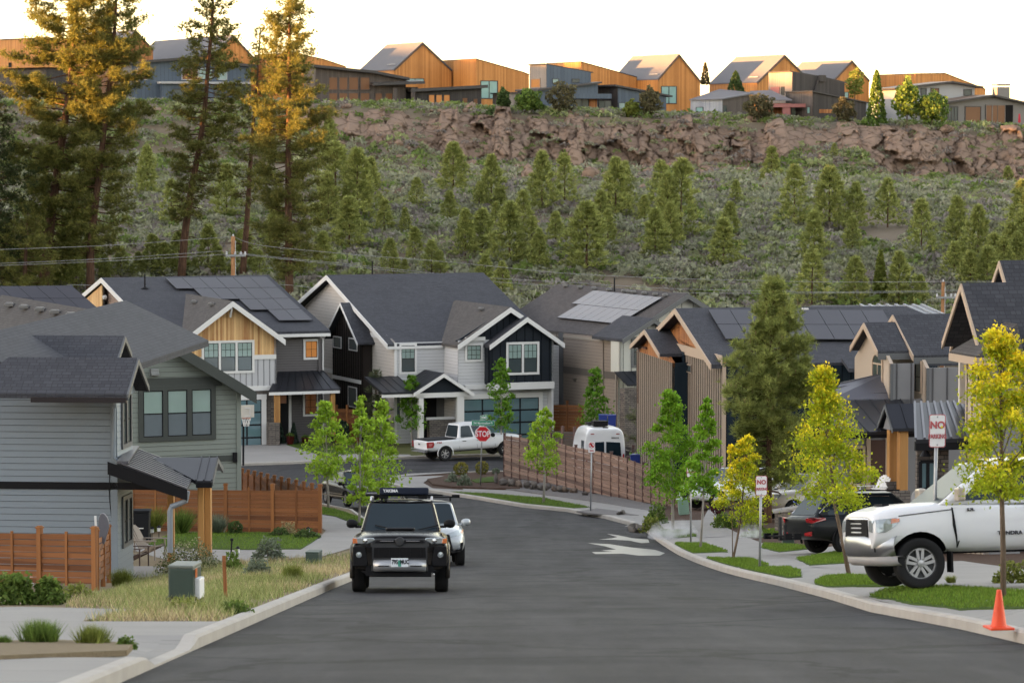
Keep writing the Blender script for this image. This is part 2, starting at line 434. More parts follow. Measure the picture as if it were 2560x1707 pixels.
FPOST = m_boards('fence_post', (.13, .042, .014), (.32, .125, .042), .3, True, gap=0)
FPOSTW = m_boards('weathered_post', (.07, .035, .035), (.15, .085, .075), .3, True, gap=0)
STONE = m_stone('ledge_stone', (.2, .17, .15), (.08, .07, .068))
ORANGE = m_boards('orange_cladding', (.4, .15, .04), (.6, .25, .075), .2, True, .55, gap=.35)
METALR = M('grey_standing_seam', (.13, .13, .15), .35, .5, .1, .6)
CONC = None
def m_concrete():
 n = N('concrete'); uv = n.uv(); sep = n.n('ShaderNodeSeparateXYZ'); n.l(uv, sep.inputs[0])
 f = n.noise(uv, .45, 6, .6); f2 = n.noise(uv, 9, 3); c = n.mix(f, (.19, .18, .17), (.31, .295, .28)); c = n.mix(n.math('MULTIPLY', f2, .4), c, (.24, .23, .22))
 # expansion joints
 fr = n.math('ABSOLUTE', n.math('SUBTRACT', n.math('FRACT', n.math('DIVIDE', sep.outputs[1], 1.8)), .5)); ln = n.math('GREATER_THAN', fr, .492)
 c = n.mix(n.math('MULTIPLY', ln, .7), c, (.1, .095, .09))
 return n.pbsdf(c, .85, 0, .3, f2, .15, .01)
CONC = m_concrete()
def m_asphalt():
 n = N('asphalt'); co = n.coord('Object'); st = n.scale(co, (.9, .045, 1)); f = n.noise(co, .16, 6, .7); s = n.noise(st, 1, 5, .7); g = n.noise(co, 60, 2)
 c = n.mix(f, (.008, .008, .0105), (.03, .029, .033)); c = n.mix(n.math('MULTIPLY', n.math('MAXIMUM', n.math('SUBTRACT', s, .42), 0), 2.6), c, (.054, .052, .056)); c = n.mix(n.math('MULTIPLY', g, .35), c, (.02, .02, .022))
 vo = n.n('ShaderNodeTexVoronoi', feature='DISTANCE_TO_EDGE'); vo.inputs['Scale'].default_value = .16; w = n.noise(co, .7, 4)
 vv = n.n('ShaderNodeVectorMath', operation='ADD'); n.l(co, vv.inputs[0]); cb = n.n('ShaderNodeCombineXYZ'); n.l(n.math('MULTIPLY', w, 2.5), cb.inputs[0]); n.l(n.math('MULTIPLY', w, 3.5), cb.inputs[1]); n.l(cb.outputs[0], vv.inputs[1]); n.l(vv.outputs[0], vo.inputs['Vector'])
 cr = n.math('LESS_THAN', vo.outputs[0], .02); c = n.mix(n.math('MULTIPLY', cr, .7), c, (.006, .006, .007))
 sp = n.noise(co, .5, 3); rg = n.math('ADD', .62, n.math('MULTIPLY', sp, .25))
 return n.pbsdf(c, rg, 0, .16, g, .5, .012)
ASPH = m_asphalt()
def m_dirt(name, a, b, c3, sc=1.):
 n = N(name); co = n.coord('Object'); f = n.noise(co, .35 * sc, 6, .65); g = n.noise(co, 7 * sc, 5, .7)
 c = n.mix(f, a, b); c = n.mix(n.math('MULTIPLY', g, .7), c, c3); return n.pbsdf(c, .95, 0, .15, g, .8, .05)
DIRT = m_dirt('dry_dirt', (.2, .15, .1), (.27, .22, .13), (.14, .1, .075))
MULCH = m_dirt('bark_mulch', (.07, .04, .028), (.12, .07, .05), (.035, .022, .018), 2)
GRAVEL = m_dirt('grey_gravel', (.16, .15, .145), (.3, .28, .27), (.09, .085, .085), 5)
HILLM = m_dirt('hill_soil', (.17, .13, .095), (.27, .21, .155), (.11, .09, .065), .6)
GRASSM = m_dirt('lawn_base', (.045, .085, .012), (.07, .12, .02), (.03, .06, .008), 2)
# ---------------------------------------------------------------- ground sheets
from mathutils.geometry import tessellate_polygon
def sheet(name, xy, dz, mat, kind='structure', step=1.0, hf=None, side=0):
 xy = [(p[0], p[1]) for p in xy]; hf = hf or Hg
 tris = tessellate_polygon([[Vector((x, y, 0)) for x, y in xy]]); bm = bmesh.new(); vs = [bm.verts.new((x, y, 0)) for x, y in xy]
 for t in tris:
  try: bm.faces.new([vs[i] for i in t])
  except ValueError: pass
 for ax in (0, 1):
  lo, hi = min(p[ax] for p in xy), max(p[ax] for p in xy); k = math.ceil(lo / step) * step
  while k < hi:
   nrm = (1, 0, 0) if ax == 0 else (0, 1, 0); bmesh.ops.bisect_plane(bm, geom=bm.verts[:] + bm.edges[:] + bm.faces[:], plane_co=(k, k, 0), plane_no=nrm, dist=1e-5); k += step
 bmesh.ops.recalc_face_normals(bm, faces=bm.faces)
 if side:
  for v in bm.verts: v.co.z = hf(v.co.x, v.co.y) + dz
  ed = [e for e in bm.edges if e.is_boundary]; r = bmesh.ops.extrude_edge_only(bm, edges=ed)
  for v in r['geom']:
   if isinstance(v, bmesh.types.BMVert): v.co.z -= side
 else:
  for v in bm.verts: v.co.z = hf(v.co.x, v.co.y) + dz
 me = bpy.data.meshes.new(name); bm.to_mesh(me); bm.free(); me.materials.append(mat)
 for p in me.polygons:
  if p.normal.z < -.01: p.flip()
 auto_uv(me); o = bpy.data.objects.new(name, me); COL.objects.link(o); o['kind'] = kind; return o
def ghp(pts, dz=.15): return [tuple(gnd(p, dz).xy) for p in pts]
KL = [(-3.6, -10), (-3.6, 20), (-3.6, 64), (-3.55, 75), (-3.7, 85), (-4.1, 98), (-4.8, 112), (-5.7, 125), (-6.63, 133), (-8.2, 138.2), (-10.5, 142.5), (-14, 146), (-24, 149), (-60, 137)]
KRW = [(5.9, -10), (6.0, 20)] + [(p.x, p.y) for p in KR[1:]] + [(-5.2, 152.5), (-6.3, 156.5), (-6.4, 160.5), (-5.2, 163.3), (-2.5, 165), (6, 168.6), (22, 175), (60, 190)]
FARK = [(60, 203), (15, 186), (3, 181.3), (-5.7, 177.6), (-12, 173.3), (-30, 163.5), (-60, 150)]
FKT = sorted(FARK)
def offk(P): return [(x, max(y, lerp_tab(FKT, x) + .2)) for x, y in P]
def bridge_terrain():
 # one sheet out to the horizon: fine near the street and on the hill
 xs = np.concatenate([np.linspace(-900, -90, 14), np.arange(-80, 81, 1.6), np.linspace(90, 900, 14)])
 ys = np.concatenate([np.arange(-400, 20, 10), np.arange(20, 220, 2.), np.arange(220, 372, 1.3), np.arange(374, 440, 6), np.linspace(450, 2200, 16)])
 nx, ny = len(xs), len(ys); vs = np.zeros((ny, nx, 3))
 for j, y in enumerate(ys):
  for i, x in enumerate(xs):
   z = Hg(min(max(x, -90), 90), y) - (.12 if y < 216 else .0)
   if abs(x) > 95 and y < 216: z -= .0
   vs[j, i] = (x, y, z)
 idx = np.arange(nx * ny).reshape(ny, nx); f = np.stack([idx[:-1, :-1], idx[:-1, 1:], idx[1:, 1:], idx[1:, :-1]], -1).reshape(-1, 4)
 o = np_mesh('ground', vs.reshape(-1, 3), f, HILLM, smooth=True); o['kind'] = 'structure'; auto_uv(o.data)
bridge_terrain()
sheet('road', KL + FARK[::-1] + KRW[::-1], 0, ASPH, step=2, hf=lambda x, y: Hr(y))
def dropk(y): return smooth(31.2, 32.1, y) * (1 - smooth(35.6, 36.5, y))
def kerb(name, pts, side, gaps=()):
 """kerb strip: rises .15 from the road edge; side=+1 when the yard is on +normal (left of travel)"""
 P = [Vector((x, y, 0)) for x, y in pts]; Q = [P[0]]
 for a, b in zip(P, P[1:]):
  n = max(1, int((b - a).length / .5)); Q += [a.lerp(b, k / n) for k in range(1, n + 1)]
 mb = MB(); rows = []
 for i, p in enumerate(Q):
  d = (Q[min(i + 1, len(Q) - 1)] - Q[max(i - 1, 0)]).normalized(); nrm = Vector((-d.y, d.x, 0)) * side; h = .155 - (.125 * dropk(p.y) if p.x < 0 else 0)
  z = Hr(p.y); rows.append([p + V(0, 0, z - .05), p + V(0, 0, z + h * .8), p + nrm * .035 + V(0, 0, z + h), p + nrm * .17 + V(0, 0, z + h + .003), p + nrm * .17 + V(0, 0, z - .1)])
 for a, b in zip(rows, rows[1:]):
  for k in range(4):
   q = [a[k], b[k], b[k + 1], a[k + 1]]; mb.face(q if side > 0 else q[::-1])
 o = mb.build(name, KERBM, smooth=False, fix=True); o['kind'] = 'structure'; return o
KERBM = M('kerb_concrete', (.36, .33, .3), .85, var=.25, sc=1.4, bump=.3, bsc=12)
kerb('kerb', KL, 1, gaps=())
kerb('kerb', KRW, -1, gaps=())
kerb('kerb', FARK, -1)
sheet('dirt_lot', [(-3.77, 20), (-3.77, 64), (-3.72, 75), (-3.87, 85), (-4.27, 98), (-5, 112), (-5.9, 125), (-6.8, 133), (-8.4, 138.1), (-10.6, 142.2), (-14, 145.7), (-24, 148.7), (-60, 137), (-60, 20)], .13, DIRT, step=1.0, hf=lambda x, y: Hg(x, y) - .24 * smooth(29.9, 31.2, y) * (1 - smooth(36.4, 37.4, y)) * smooth(-6.2, -5.2, x))
sheet('sidewalk', ghp([cL(-900, 470), cL(-400, 445), cL(150, 433), cL(870, 450), cL(535, 528), cL(1412, 528), cL(1468, 520)]) + [(-3.75, 36), (-3.75, 24), (-9, 24)], .15, CONC, step=.5, hf=lambda x, y: Hg(x, y) - .125 * dropk(y) * smooth(-5.4, -3.8, x))
sheet('dirt_patch', ghp([cL(-500, 690), cL(300, 668), cL(880, 690), cL(830, 742), cL(0, 778), cL(-500, 800)]), .19, DIRT, side=.06)
sheet('sidewalk', ghp([cV(365, 822), cV(480, 840), cV(600, 885), cV(720, 930), cV(770, 1010), cV(700, 1085), cV(560, 1130), cE(2352, 1150), cE(2000, 1178), cE(1200, 1165), cE(960, 1095), cE(985, 1045), cE(1180, 1062), cE(1600, 1097), cE(2210, 1097), cE(2345, 1012), cV(400, 960), cV(365, 940)]), .152, CONC)
LAWN_L = ghp([cE(1090, 1062), cE(1290, 978), cE(1700, 972), cE(2352, 985), cE(2345, 1012), cE(2210, 1095), cE(1600, 1095)])
sheet('lawn', LAWN_L, .17, GRASSM, side=.05)
STRIP_L = ghp([cV(362, 757), cV(480, 775), cV(640, 828), cV(745, 870), cV(722, 928), cV(600, 884), cV(480, 839), cV(365, 821)])
sheet('lawn', STRIP_L, .175, GRASSM, side=.05)
# far side of the cross street
sheet('yard', [(x - .3 * (1 if x < 0 else 1), y + .3) for x, y in FARK[::-1]] + [(60, 218), (-60, 218)], .13, m_dirt('far_yard', (.06, .08, .02), (.12, .1, .05), (.05, .06, .02)), step=4)
sheet('driveway', offk(ghp([cE(1700, 288), cE(1965, 288), cE(2090, 305), cE(2240, 345), cE(2352, 415), cE(2352, 472), cE(1700, 490)])), .16, CONC, step=2)
LAWN_B = offk(ghp([cV(55, 215), cV(240, 196), cV(420, 226), cV(640, 246), cV(640, 292), cV(330, 300), cV(200, 262)]))
sheet('lawn', LAWN_B, .17, GRASSM, step=2, side=.05)
sheet('sidewalk', offk(ghp([cV(500, 300), cV(640, 294), cV(1130, 300), cV(1135, 328), cV(640, 350), cV(520, 345)])), .16, CONC, step=2)
# right side
sheet('yard', [(x + .17, y) for x, y in KRW[1:16]] + [(-5, 153), (-6.2, 156.5), (-6.2, 160.3), (-5, 163), (-2.3, 164.7), (6, 168.3), (22, 174.7), (60, 189), (60, 20)], .12, MULCH, step=2)
SWR = [(xk(y) + .17, y) for y in np.arange(24, 122, 3)]
sheet('sidewalk', SWR + [(xk(y) + 2.7, y) for y in np.arange(120, 23, -3)], .15, CONC)
sheet('sidewalk', ghp([cV(1008, 491), cV(1430, 484), cV(1292, 515), cV(1248, 545), cV(1330, 592), cV(1600, 607), cR1(20, 770), cR1(440, 785), cR1(870, 843), cR1(1200, 890), cR1(1500, 930), cR1(1660, 960), cR1(1620, 1050), cR1(1545, 1092), cR1(1432, 1100)]) +
 [(x + .17, y) for x, y in KRW[11:22]], .153, CONC)
BED = ghp([cV(1285, 519), cV(1440, 492), cV(1560, 475), cV(1800, 458), cV(1960, 470), cV(2091, 500), cV(2091, 602), cV(1850, 600), cV(1500, 586), cV(1330, 563)])
sheet('planting_bed', BED, .2, MULCH, side=.1)
sheet('gravel_bed', ghp([cR1(265, 762), cR1(430, 680), cR1(850, 735), cR1(1300, 830), cR1(1800, 935), cR1(1660, 962), cR1(1200, 888), cR1(850, 838), cR1(480, 783)]), .17, GRAVEL, side=.06)
sheet('gravel_bed', ghp([cR1(1015, 968), cR1(1190, 944), cR1(1340, 962), cR1(1560, 1004), cR1(1380, 1000), cR1(1100, 985)]), .172, GRAVEL, side=.06)
LAWNS = {
'a': ghp([cR1(-330, 790), cR1(0, 803), cR1(240, 813), cR1(720, 852), cR1(1130, 934), cR1(860, 942), cR1(600, 912), cR1(280, 852), cR1(0, 826)]),
'b': ghp([cR2(250, 1262), cR2(330, 1245), cR2(560, 1250), cR2(775, 1322), cR2(330, 1326)]),
'c': ghp([cR2(468, 1395), cR2(560, 1375), cR2(960, 1382), cR2(1130, 1440), cR2(640, 1450)]),
'd': ghp([cR2(772, 1490), cR2(880, 1455), cR2(1300, 1462), cR2(1405, 1500), cR2(1400, 1512), cR2(990, 1508)]),
'e': ghp([cR2(965, 1545), cR2(1000, 1512), cR2(1330, 1510), cR2(1420, 1540)]),
'f': ghp([cR3(-110, 1215), cR3(-10, 1160), cR3(150, 1150), cR3(420, 1165), cR3(470, 1212), cR3(100, 1222)]),
'g': ghp([cR3(300, 1285), cR3(420, 1232), cR3(800, 1225), cR3(1340, 1260), cR3(1340, 1362), cR3(900, 1372), cR3(560, 1335)]),
'h': ghp([cR2(1060, 1285), cR2(1080, 1250), cR2(1340, 1262), cR2(1560, 1285), cR2(1215, 1326)]),
'i': ghp([cR2(1365, 1382), cR2(1480, 1365), cR2(1800, 1310), cR2(1800, 1420), cR2(1480, 1440)]),
'j': ghp([cR2(870, 1190), cR2(900, 1160), cR2(1330, 1100), cR2(1330, 1150), cR2(1060, 1190)]),
'k': ghp([cR2(120, 1180), cR2(200, 1130), cR2(420, 1140), cR2(500, 1185), cR2(330, 1200)]),
'l': ghp([cV(1665, 532), cV(1860, 500), cV(1865, 548), cV(1705, 556)]),
}
def ragged(P):
 Q = []
 for a, b in zip(P, P[1:] + P[:1]):
  L = math.hypot(b[0] - a[0], b[1] - a[1]); n = max(1, int(L / .35)); Q += [(a[0] + (b[0] - a[0]) * i / n + .07 * noise.noise(V(a[0] * 3 + i * 1.7, a[1], 0)), a[1] + (b[1] - a[1]) * i / n + .16 * noise.noise(V(a[0], a[1] * 3 + i * 1.3, 5))) for i in range(n)]
 return Q
for k in LAWNS: LAWNS[k] = [(max(x, xk(y) + .19) if k != 'l' else x, y) for x, y in ragged(LAWNS[k])]
for k, p in LAWNS.items(): sheet('lawn', p, .165 if k != 'l' else .23, GRASSM, step=.8, side=.04)
sheet('driveway', ghp([cR3(470, 1222), cR3(420, 1165), cR3(200, 1115), cR3(-100, 1085), cR3(900, 1050), cR3(1500, 1130), cR3(1500, 1250)]), .156, CONC)
sheet('driveway', ghp([cR2(1150, 1345), cR2(1215, 1326), cR2(1600, 1285), cR2(2000, 1220), cR2(2300, 1250), cR2(1800, 1325), cR2(1370, 1382)]), .156, CONC)
sheet('driveway', ghp([cR2(470, 1170), cR2(600, 940), cR2(760, 930), cR2(640, 1040), cR2(800, 1160), cR2(830, 1180), cR2(520, 1200)]), .156, CONC)
# wet patches on the asphalt, painted pale in place of a sky reflection
WET = M('pale_wet_patch', (.17, .165, .155), .4, var=.6, sc=1.2)
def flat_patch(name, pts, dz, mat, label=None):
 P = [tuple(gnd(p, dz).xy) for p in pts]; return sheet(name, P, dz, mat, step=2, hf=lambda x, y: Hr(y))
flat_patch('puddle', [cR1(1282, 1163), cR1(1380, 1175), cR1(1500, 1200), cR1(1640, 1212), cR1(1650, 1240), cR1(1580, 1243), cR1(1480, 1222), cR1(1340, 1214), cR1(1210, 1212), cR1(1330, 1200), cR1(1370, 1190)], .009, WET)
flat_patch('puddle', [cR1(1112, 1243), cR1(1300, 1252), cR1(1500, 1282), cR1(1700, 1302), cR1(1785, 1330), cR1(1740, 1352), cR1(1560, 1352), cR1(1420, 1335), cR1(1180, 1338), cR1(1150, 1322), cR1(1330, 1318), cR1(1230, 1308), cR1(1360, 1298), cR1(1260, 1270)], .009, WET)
# ---------------------------------------------------------------- street houses
def root_at(name, pl, u, label, cat='house', group=None):
 p = pl.P(u, 0); return thing(name, (p.x, p.y, Hg(p.x, p.y)), label, cat, group)
def gable_roof(root, mats, lp_peak, lp_eaveF, lp_eaveB, ridge_dir, length, over=.0, t=.2, name='roof'):
 """slabs from three 3D points of one gable end, swept along ridge_dir"""
 mb = MB(); d = ridge_dir * length; a = lp_peak - ridge_dir * over
 for e in (lp_eaveF, lp_eaveB):
  if e is None: continue
  e = e - ridge_dir * over
  slab(mb, [a, e, e + d, a + d], t)
 return mb.build(name, mats, root)
def barge(root, pl, pts, w, t, mat, off, name='bargeboard'):
 """board hanging under a polyline of (u,z) rake points"""
 mb = MB()
 for (u0, z0), (u1, z1) in zip(pts, pts[1:]): mb.prism([pl.P(u0, z0, off), pl.P(u1, z1, off), pl.P(u1, z1 - w, off), pl.P(u0, z0 - w, off)], pl.n * t)
 return mb.build(name, mat, root)
def solid(root, name, mat, fn, **k):
 mb = MB(); fn(mb); return mb.build(name, mat, root, **k)
def pbar(root, name, pl, p0, p1, t, mat, off=0): return solid(root, name, mat, lambda m: bar(m, pl, rect(pl, p0, p1), t, off))
def vents(root, rp, pts, size=.28, mat=None):
 for p in pts:
  c = rp.hit(p, .1); mb = MB(); mb.box(c, size * 1.25, size * 1.3, .12); mb.box(c + V(0, -.02, .07), size, size, .06); mb.build('roof_vent', mat or VENT, root, bevel=.02)
VENT = M('roof_vent_metal', (.16, .155, .15), .45, .3)
PANEL = None
def m_panel(name, a, b, refl):
 n = N(name); uv = n.uv(); f = n.noise(n.coord('Object'), .3, 2); n.pbsdf(n.mix(f, a, b), .35, 0, .05)
 g = n.n('ShaderNodeBsdfGlossy'); g.inputs['Roughness'].default_value = .12; mx = n.n('ShaderNodeMixShader'); mx.inputs[0].default_value = refl
 n.l(n.p.outputs[0], mx.inputs[1]); n.l(g.outputs[0], mx.inputs[2]); n.l(mx.outputs[0], n.out.inputs[0]); return n.m
PANEL = m_panel('solar_panel_dark', (.05, .05, .06), (.066, .066, .08), .012)
PANELW = m_panel('solar_panel_pale', (.2, .195, .205), (.24, .235, .245), .05)
PFRAME = M('panel_frame', (.02, .02, .023), .4)
def solar(root, rp, o, cu, cv, cells, mat):
 """o: top-left px; cu, cv: px vectors of one panel; cells: list of (col,row)"""
 for (i, j) in cells:
  q = [(o[0] + cu[0] * (i + a) + cv[0] * (j + b), o[1] + cu[1] * (i + a) + cv[1] * (j + b)) for a, b in ((.012, .012), (.988, .012), (.988, .988), (.012, .988))]
  P = [rp.hit(p, .11) for p in q]; mb = MB(); mb.prism(P, rp.n * .045); o_ = mb.build('solar_panel', [mat, PFRAME], root)
  pm = o_.data.polygons
  for k, f in enumerate(pm): f.material_index = 0 if k == 0 else 1
def post(root, pl, x0, x1, y0, y1, d, mat, off=0, name='porch_post'):
 a = pl.uz((x0, y0)); b = pl.uz((x1, y1)); mb = MB(); bar(mb, pl, (a[0], b[1], b[0], a[1]), d, off); return mb.build(name, mat, root, bevel=.01)
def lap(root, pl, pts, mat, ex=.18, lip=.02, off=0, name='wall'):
 return solid(root, name, [mat, joint_shade(mat)], lambda m: wall_lap(m, pl, pts, ex, lip, .12, off))
def joint_shade(mat):  # darker siding copy: painted shadow line under each lap, also the batten strips
 k = mat.name + '_joint_shade'
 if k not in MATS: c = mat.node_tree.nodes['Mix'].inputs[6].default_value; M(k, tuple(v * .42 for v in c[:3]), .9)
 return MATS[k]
def batt(root, pl, pts, mat, sp=.4, off=0, name='wall', bw=.035): return solid(root, name, [mat, joint_shade(mat)], lambda m: wall_batten(m, pl, pts, sp, bw, .025, .12, off))
def flat(root, pl, pts, mat, off=0, name='wall', thick=.12): return solid(root, name, mat, lambda m: wall_flat(m, pl, pts, thick, off))
PY = lambda pl, *pts: [pl.uz(p) for p in pts]
# ===== white and navy house (C)
WHITEW_LIT = M('white_siding_warm_lit', (.5, .455, .42), .6, var=.03)  # same white siding, with warm evening light put into its colour
WHITEW = M('white_siding', (.5, .5, .51), .6, var=.03)
NAVY = M('navy_siding', (.016, .021, .028), .55, var=.1)
DKBR = M('dark_brown_siding', (.028, .022, .02), .55, var=.1)
def house_C():
 K = at((987, 1085), 188); FP = Plane(K, 22); LP = Plane(K, 22 - 90); v = -FP.n
 g0 = Hg(K.x, K.y + 6) - .4
 R = root_at('house', FP, 4, 'white two-storey house with navy board gables and plain dark shingle roof')
 pk = LP.uz(cB(785, 225)); eF = LP.uz(cB(1300, 806)); eB = LP.uz(cB(495, 490))
 wl = [(pk[0], pk[1] - .25), (eB[0] + .9, eB[1] - .05), (eB[0] + .9, g0), (0, g0), (0, LP.uz(cB(1295, 800))[1])]
 lap(R, LP, wl, WHITEW_LIT, .2, .022)
 ov = .45; off = LP.n * ov
 PK, EF, EB = LP.P(pk[0], pk[1]) + off, LP.P(eF[0], eF[1]) + off, LP.P(eB[0], eB[1]) + off
 Lr = hit_x(PK, FP.u, cB(2040, 208)[0])
 gable_roof(R, ROOF, PK, EF, EB, FP.u, Lr, t=.2)
 barge(R, LP, [eB, (pk[0], pk[1] - .02), eF], .28, .05, WHITE, ov + .003)
 mb = MB(); a = EF + V(0, 0, -.22); mb.beam(a, a + FP.u * hit_x(a, FP.u, cB(1700, 775)[0]), .12, .16); mb.build('gutter', WHITE, R)
 # other gable end
 q = [PK + FP.u * (Lr - .4) - V(0, 0, .25), EF + FP.u * (Lr - .4) - V(0, 0, .2), EF + FP.u * (Lr - .4) + V(0, 0, g0 - EF.z), EB + FP.u * (Lr - .4) + V(0, 0, g0 - EB.z), EB + FP.u * (Lr - .4) - V(0, 0, .2)]
 mb = MB(); mb.prism(q, -FP.u * .12); mb.build('wall', WHITEW, R)
 # belts on the side wall
 for (x0, y0, x1, y1, hh) in ((1030, 708, 1236, 752, .22), (700, 1052, 1295, 1143, .22)):
  a, b = LP.uz(cB(x0, y0)), LP.uz(cB(x1, y1)); solid(R, 'belt_board', WHITE if y0 > 1000 or 1 else WHITE, lambda m: bar(m, LP, (a[0], b[1] - .1, b[0], b[1] + .14), .03, .026))
 # narrow dark bay on the side wall
 BP = LP.shift(.7); b0 = BP.uz(cB(776, 700)); b1 = BP.uz(cB(1020, 780)); bp = BP.uz(cB(868, 590)); zb = g0
 zl = BP.uz(cB(776, 715))[1] - .05; mid = (b0[0] + b1[0]) / 2
 batt(R, BP, [(b0[0], zb), (b1[0], zb), (b1[0], zl), (mid, zl + (b1[0] - b0[0]) * .36), (b0[0], zl)], DKBR, .42)
 sp = BP.side(b1[0], True); flat(R, sp, [(0, zb), (.7, zb), (.7, zl), (0, zl)], DKBR, name='wall'); sp = BP.side(b0[0], False); flat(R, sp, [(-.7, zb), (0, zb), (0, zl), (-.7, zl)], DKBR, name='wall')
 hw = (b1[0] - b0[0]) / 2; s = .72; pz = zl + hw * s + .12; o2 = BP.n * .4
 PKb, E1, E2 = BP.P(mid, pz) + o2, BP.P(mid + hw + .45, pz - (hw + .45) * s) + o2, BP.P(mid - hw - .45, pz - (hw + .45) * s) + o2
 gable_roof(R, ROOF, PKb, E1, E2, -BP.n, 1.6, t=.12, name='bay_roof')
 barge(R, BP, [(mid - hw - .45, pz - (hw + .45) * s - .02), (mid, pz - .02), (mid + hw + .45, pz - (hw + .45) * s - .02)], .17, .04, WHITE, .403)
 window(R, BP, rect(BP, cB(788, 735), cB(856, 846)), .07, WHITE, SASHB, GLASS, split=False)
 window(R, BP, rect(BP, cB(919, 750), cB(990, 868)), .07, WHITE, SASHB, GLASS, split=False)
 window(R, BP, rect(BP, cB(913, 1155), cB(986, 1345)), .07, WHITE, SASHB, GLASS, split=False)
 a, b = BP.uz(cB(776, 1060)), BP.uz(cB(1020, 1125)); solid(R, 'belt_board', WHITE, lambda m: bar(m, BP, (b0[0], b[1] - .12, b1[0], b[1] + .1), .03, .027))
 # front wall
 uR = FP.uz(cB(1740, 800))[0]; zE = FP.uz(cB(1400, 792))[1]
 lap(R, FP, [(0, g0), (uR + 8, g0), (uR + 8, zE), (0, zE)], WHITEW, .19)
 window(R, FP, rect(FP, cB(1335, 800), cB(1482, 1055)), .13, WHITE, SASHB, GLASSL, grid=(3, 2), low=GLASS)
 solid(R, 'corner_board', WHITE, lambda m: bar(m, FP, (-.03, g0, .12, zE), .03, .025))
 # garage bay, stepping out
 D1 = 2.3; BF = FP.shift(D1); uL = BF.uz(cB(1830, 800))[0]; uM = BF.uz(cB(2080, 800))[0]; uE = BF.uz(cC(622, 800))[0]
 zJ = BF.uz(cB(1950, 1150))[1]
 pk1 = BF.uz(cB(2250, 492)); eL = BF.uz(cB(1806, 812)); hw1 = pk1[0] - eL[0]; eR = (pk1[0] + hw1, eL[1])
 SL = BF.side(uL, False); lap(R, SL, [(-D1, g0), (0, g0), (0, eL[1] - .05), (-D1, eL[1] - .05)], WHITEW, .19)
 lap(R, BF, [(uL, zJ), (uM + .3, zJ), (uM + .3, BF.uz(cB(1950, 772))[1]), (uL, BF.uz(cB(1950, 772))[1])], WHITEW, .19)
 zg = BF.uz(cB(1950, 770))[1]
 batt(R, BF, [(uL - .1, zg), (eR[0] - .3, zg), (eR[0] - .3, eR[1]), (pk1[0], pk1[1] - .1), (uL - .1, eL[1] + .2)], NAVY, .4, off=-.06)
 ovb = .4; PKg, EL, ER = BF.P(*pk1, ovb), BF.P(*eL, ovb), BF.P(*eR, ovb)
 gable_roof(R, [ROOFB], PKg, EL, ER, v, 9.0, t=.18, name='gable_roof'); barge(R, BF, [eL, (pk1[0], pk1[1] - .02), eR], .3, .05, WHITE, ovb + .003)
 pbar(R, 'belt_board', BF, cB(1885, 748), cB(2052, 776), .12, WHITE, .02)
 window(R, BF, rect(BF, cB(1887, 800), cB(2036, 952)), .13, WHITE, SASHB, GLASSL, split=False, grid=(3, 3))
 NF = BF.shift(.65); n0 = NF.uz(cB(2085, 800))[0]; n1 = NF.uz(cC(618, 800))[0]; pk2 = NF.uz(cC(378, 474)); e0 = NF.uz(cC(62, 712)); e1 = NF.uz(cC(692, 690)); zb2 = NF.uz(cC(400, 1036))[1]
 hN = lambda u: pk2[1] - .12 - abs(u - pk2[0]) * (pk2[1] - e0[1]) / (pk2[0] - e0[0])
 batt(R, NF, [(n0, zb2), (n1, zb2), (n1, hN(n1)), (pk2[0], pk2[1] - .12), (n0, hN(n0))], NAVY, .52)
 sp = NF.side(n0, False); flat(R, sp, [(-.65, zb2), (0, zb2), (0, hN(n0)), (-.65, hN(n0))], NAVY); sp = NF.side(n1, True); flat(R, sp, [(0, g0), (9, g0), (9, hN(n1)), (0, hN(n1))], WHITEW)
 e1 = (2 * pk2[0] - e0[0], e0[1])
 gable_roof(R, ROOF, NF.P(*pk2, .35), NF.P(*e0, .35), NF.P(*e1, .35), v, 9.3, t=.18, name='gable_roof'); barge(R, NF, [e0, (pk2[0], pk2[1] - .02), e1], .28, .05, WHITE, .353)
 window(R, NF, rect(NF, cC(218, 690), cC(495, 958)), .14, WHITE, SASHB, GLASSL, nx=2, grid=(3, 2), low=GLASS)
 pbar(R, 'belt_board', NF, cC(62, 1034), cC(618, 1076), .12, WHITE, .01); pbar(R, 'belt_board', BF, cB(1885, 1148), cB(2095, 1180), .08, WHITE, .02)
 # lower wall and garage door
 lap(R, BF, [(uL, g0), (n1, g0), (n1, zb2), (uL, zb2)], WHITEW, .19, off=-.02)
 r = rect(BF, cB(1872, 1270), cC(490, 1520)); r = (r[0], g0 + .4, r[2], r[3])
 solid(R, 'garage_trim', WHITE, lambda m: (bar(m, BF, (r[0] - .25, r[3], r[2] + .25, r[3] + .3), .06, .02), bar(m, BF, (r[0] - .25, r[1], r[0], r[3]), .06, .02), bar(m, BF, (r[2], r[1], r[2] + .25, r[3]), .06, .02)))
 garage_door(R, BF, r, 4, 4)
 # porch
 PP = FP.shift(2.9); p0 = PP.uz(cB(1440, 1215)); p1 = PP.uz(cB(1948, 1215)); pp = PP.uz(cB(1682, 1047)); mid = (p0[0] + p1[0]) / 2; pp = (mid, pp[1])
 flat(R, PP, [(p0[0] + .3, p0[1] - .05), (p1[0] - .3, p1[1] - .05), (mid, pp[1] - .2)], NAVY, name='porch_gable'); 
 gable_roof(R, SEAM, PP.P(*pp, .3), PP.P(*p0, .3), PP.P(*p1, .3), v, 3.3, t=.1, name='porch_roof')
 mb = MB(); seams(mb, PP.P(*p0, .3), PP.P(*p0, -3), PP.P(*pp, .3), PP.P(*pp, -3), .45); mb.build('roof_seam', SEAM, R)
 barge(R, PP, [p0, (pp[0], pp[1] - .02), p1], .22, .05, WHITE, .303)
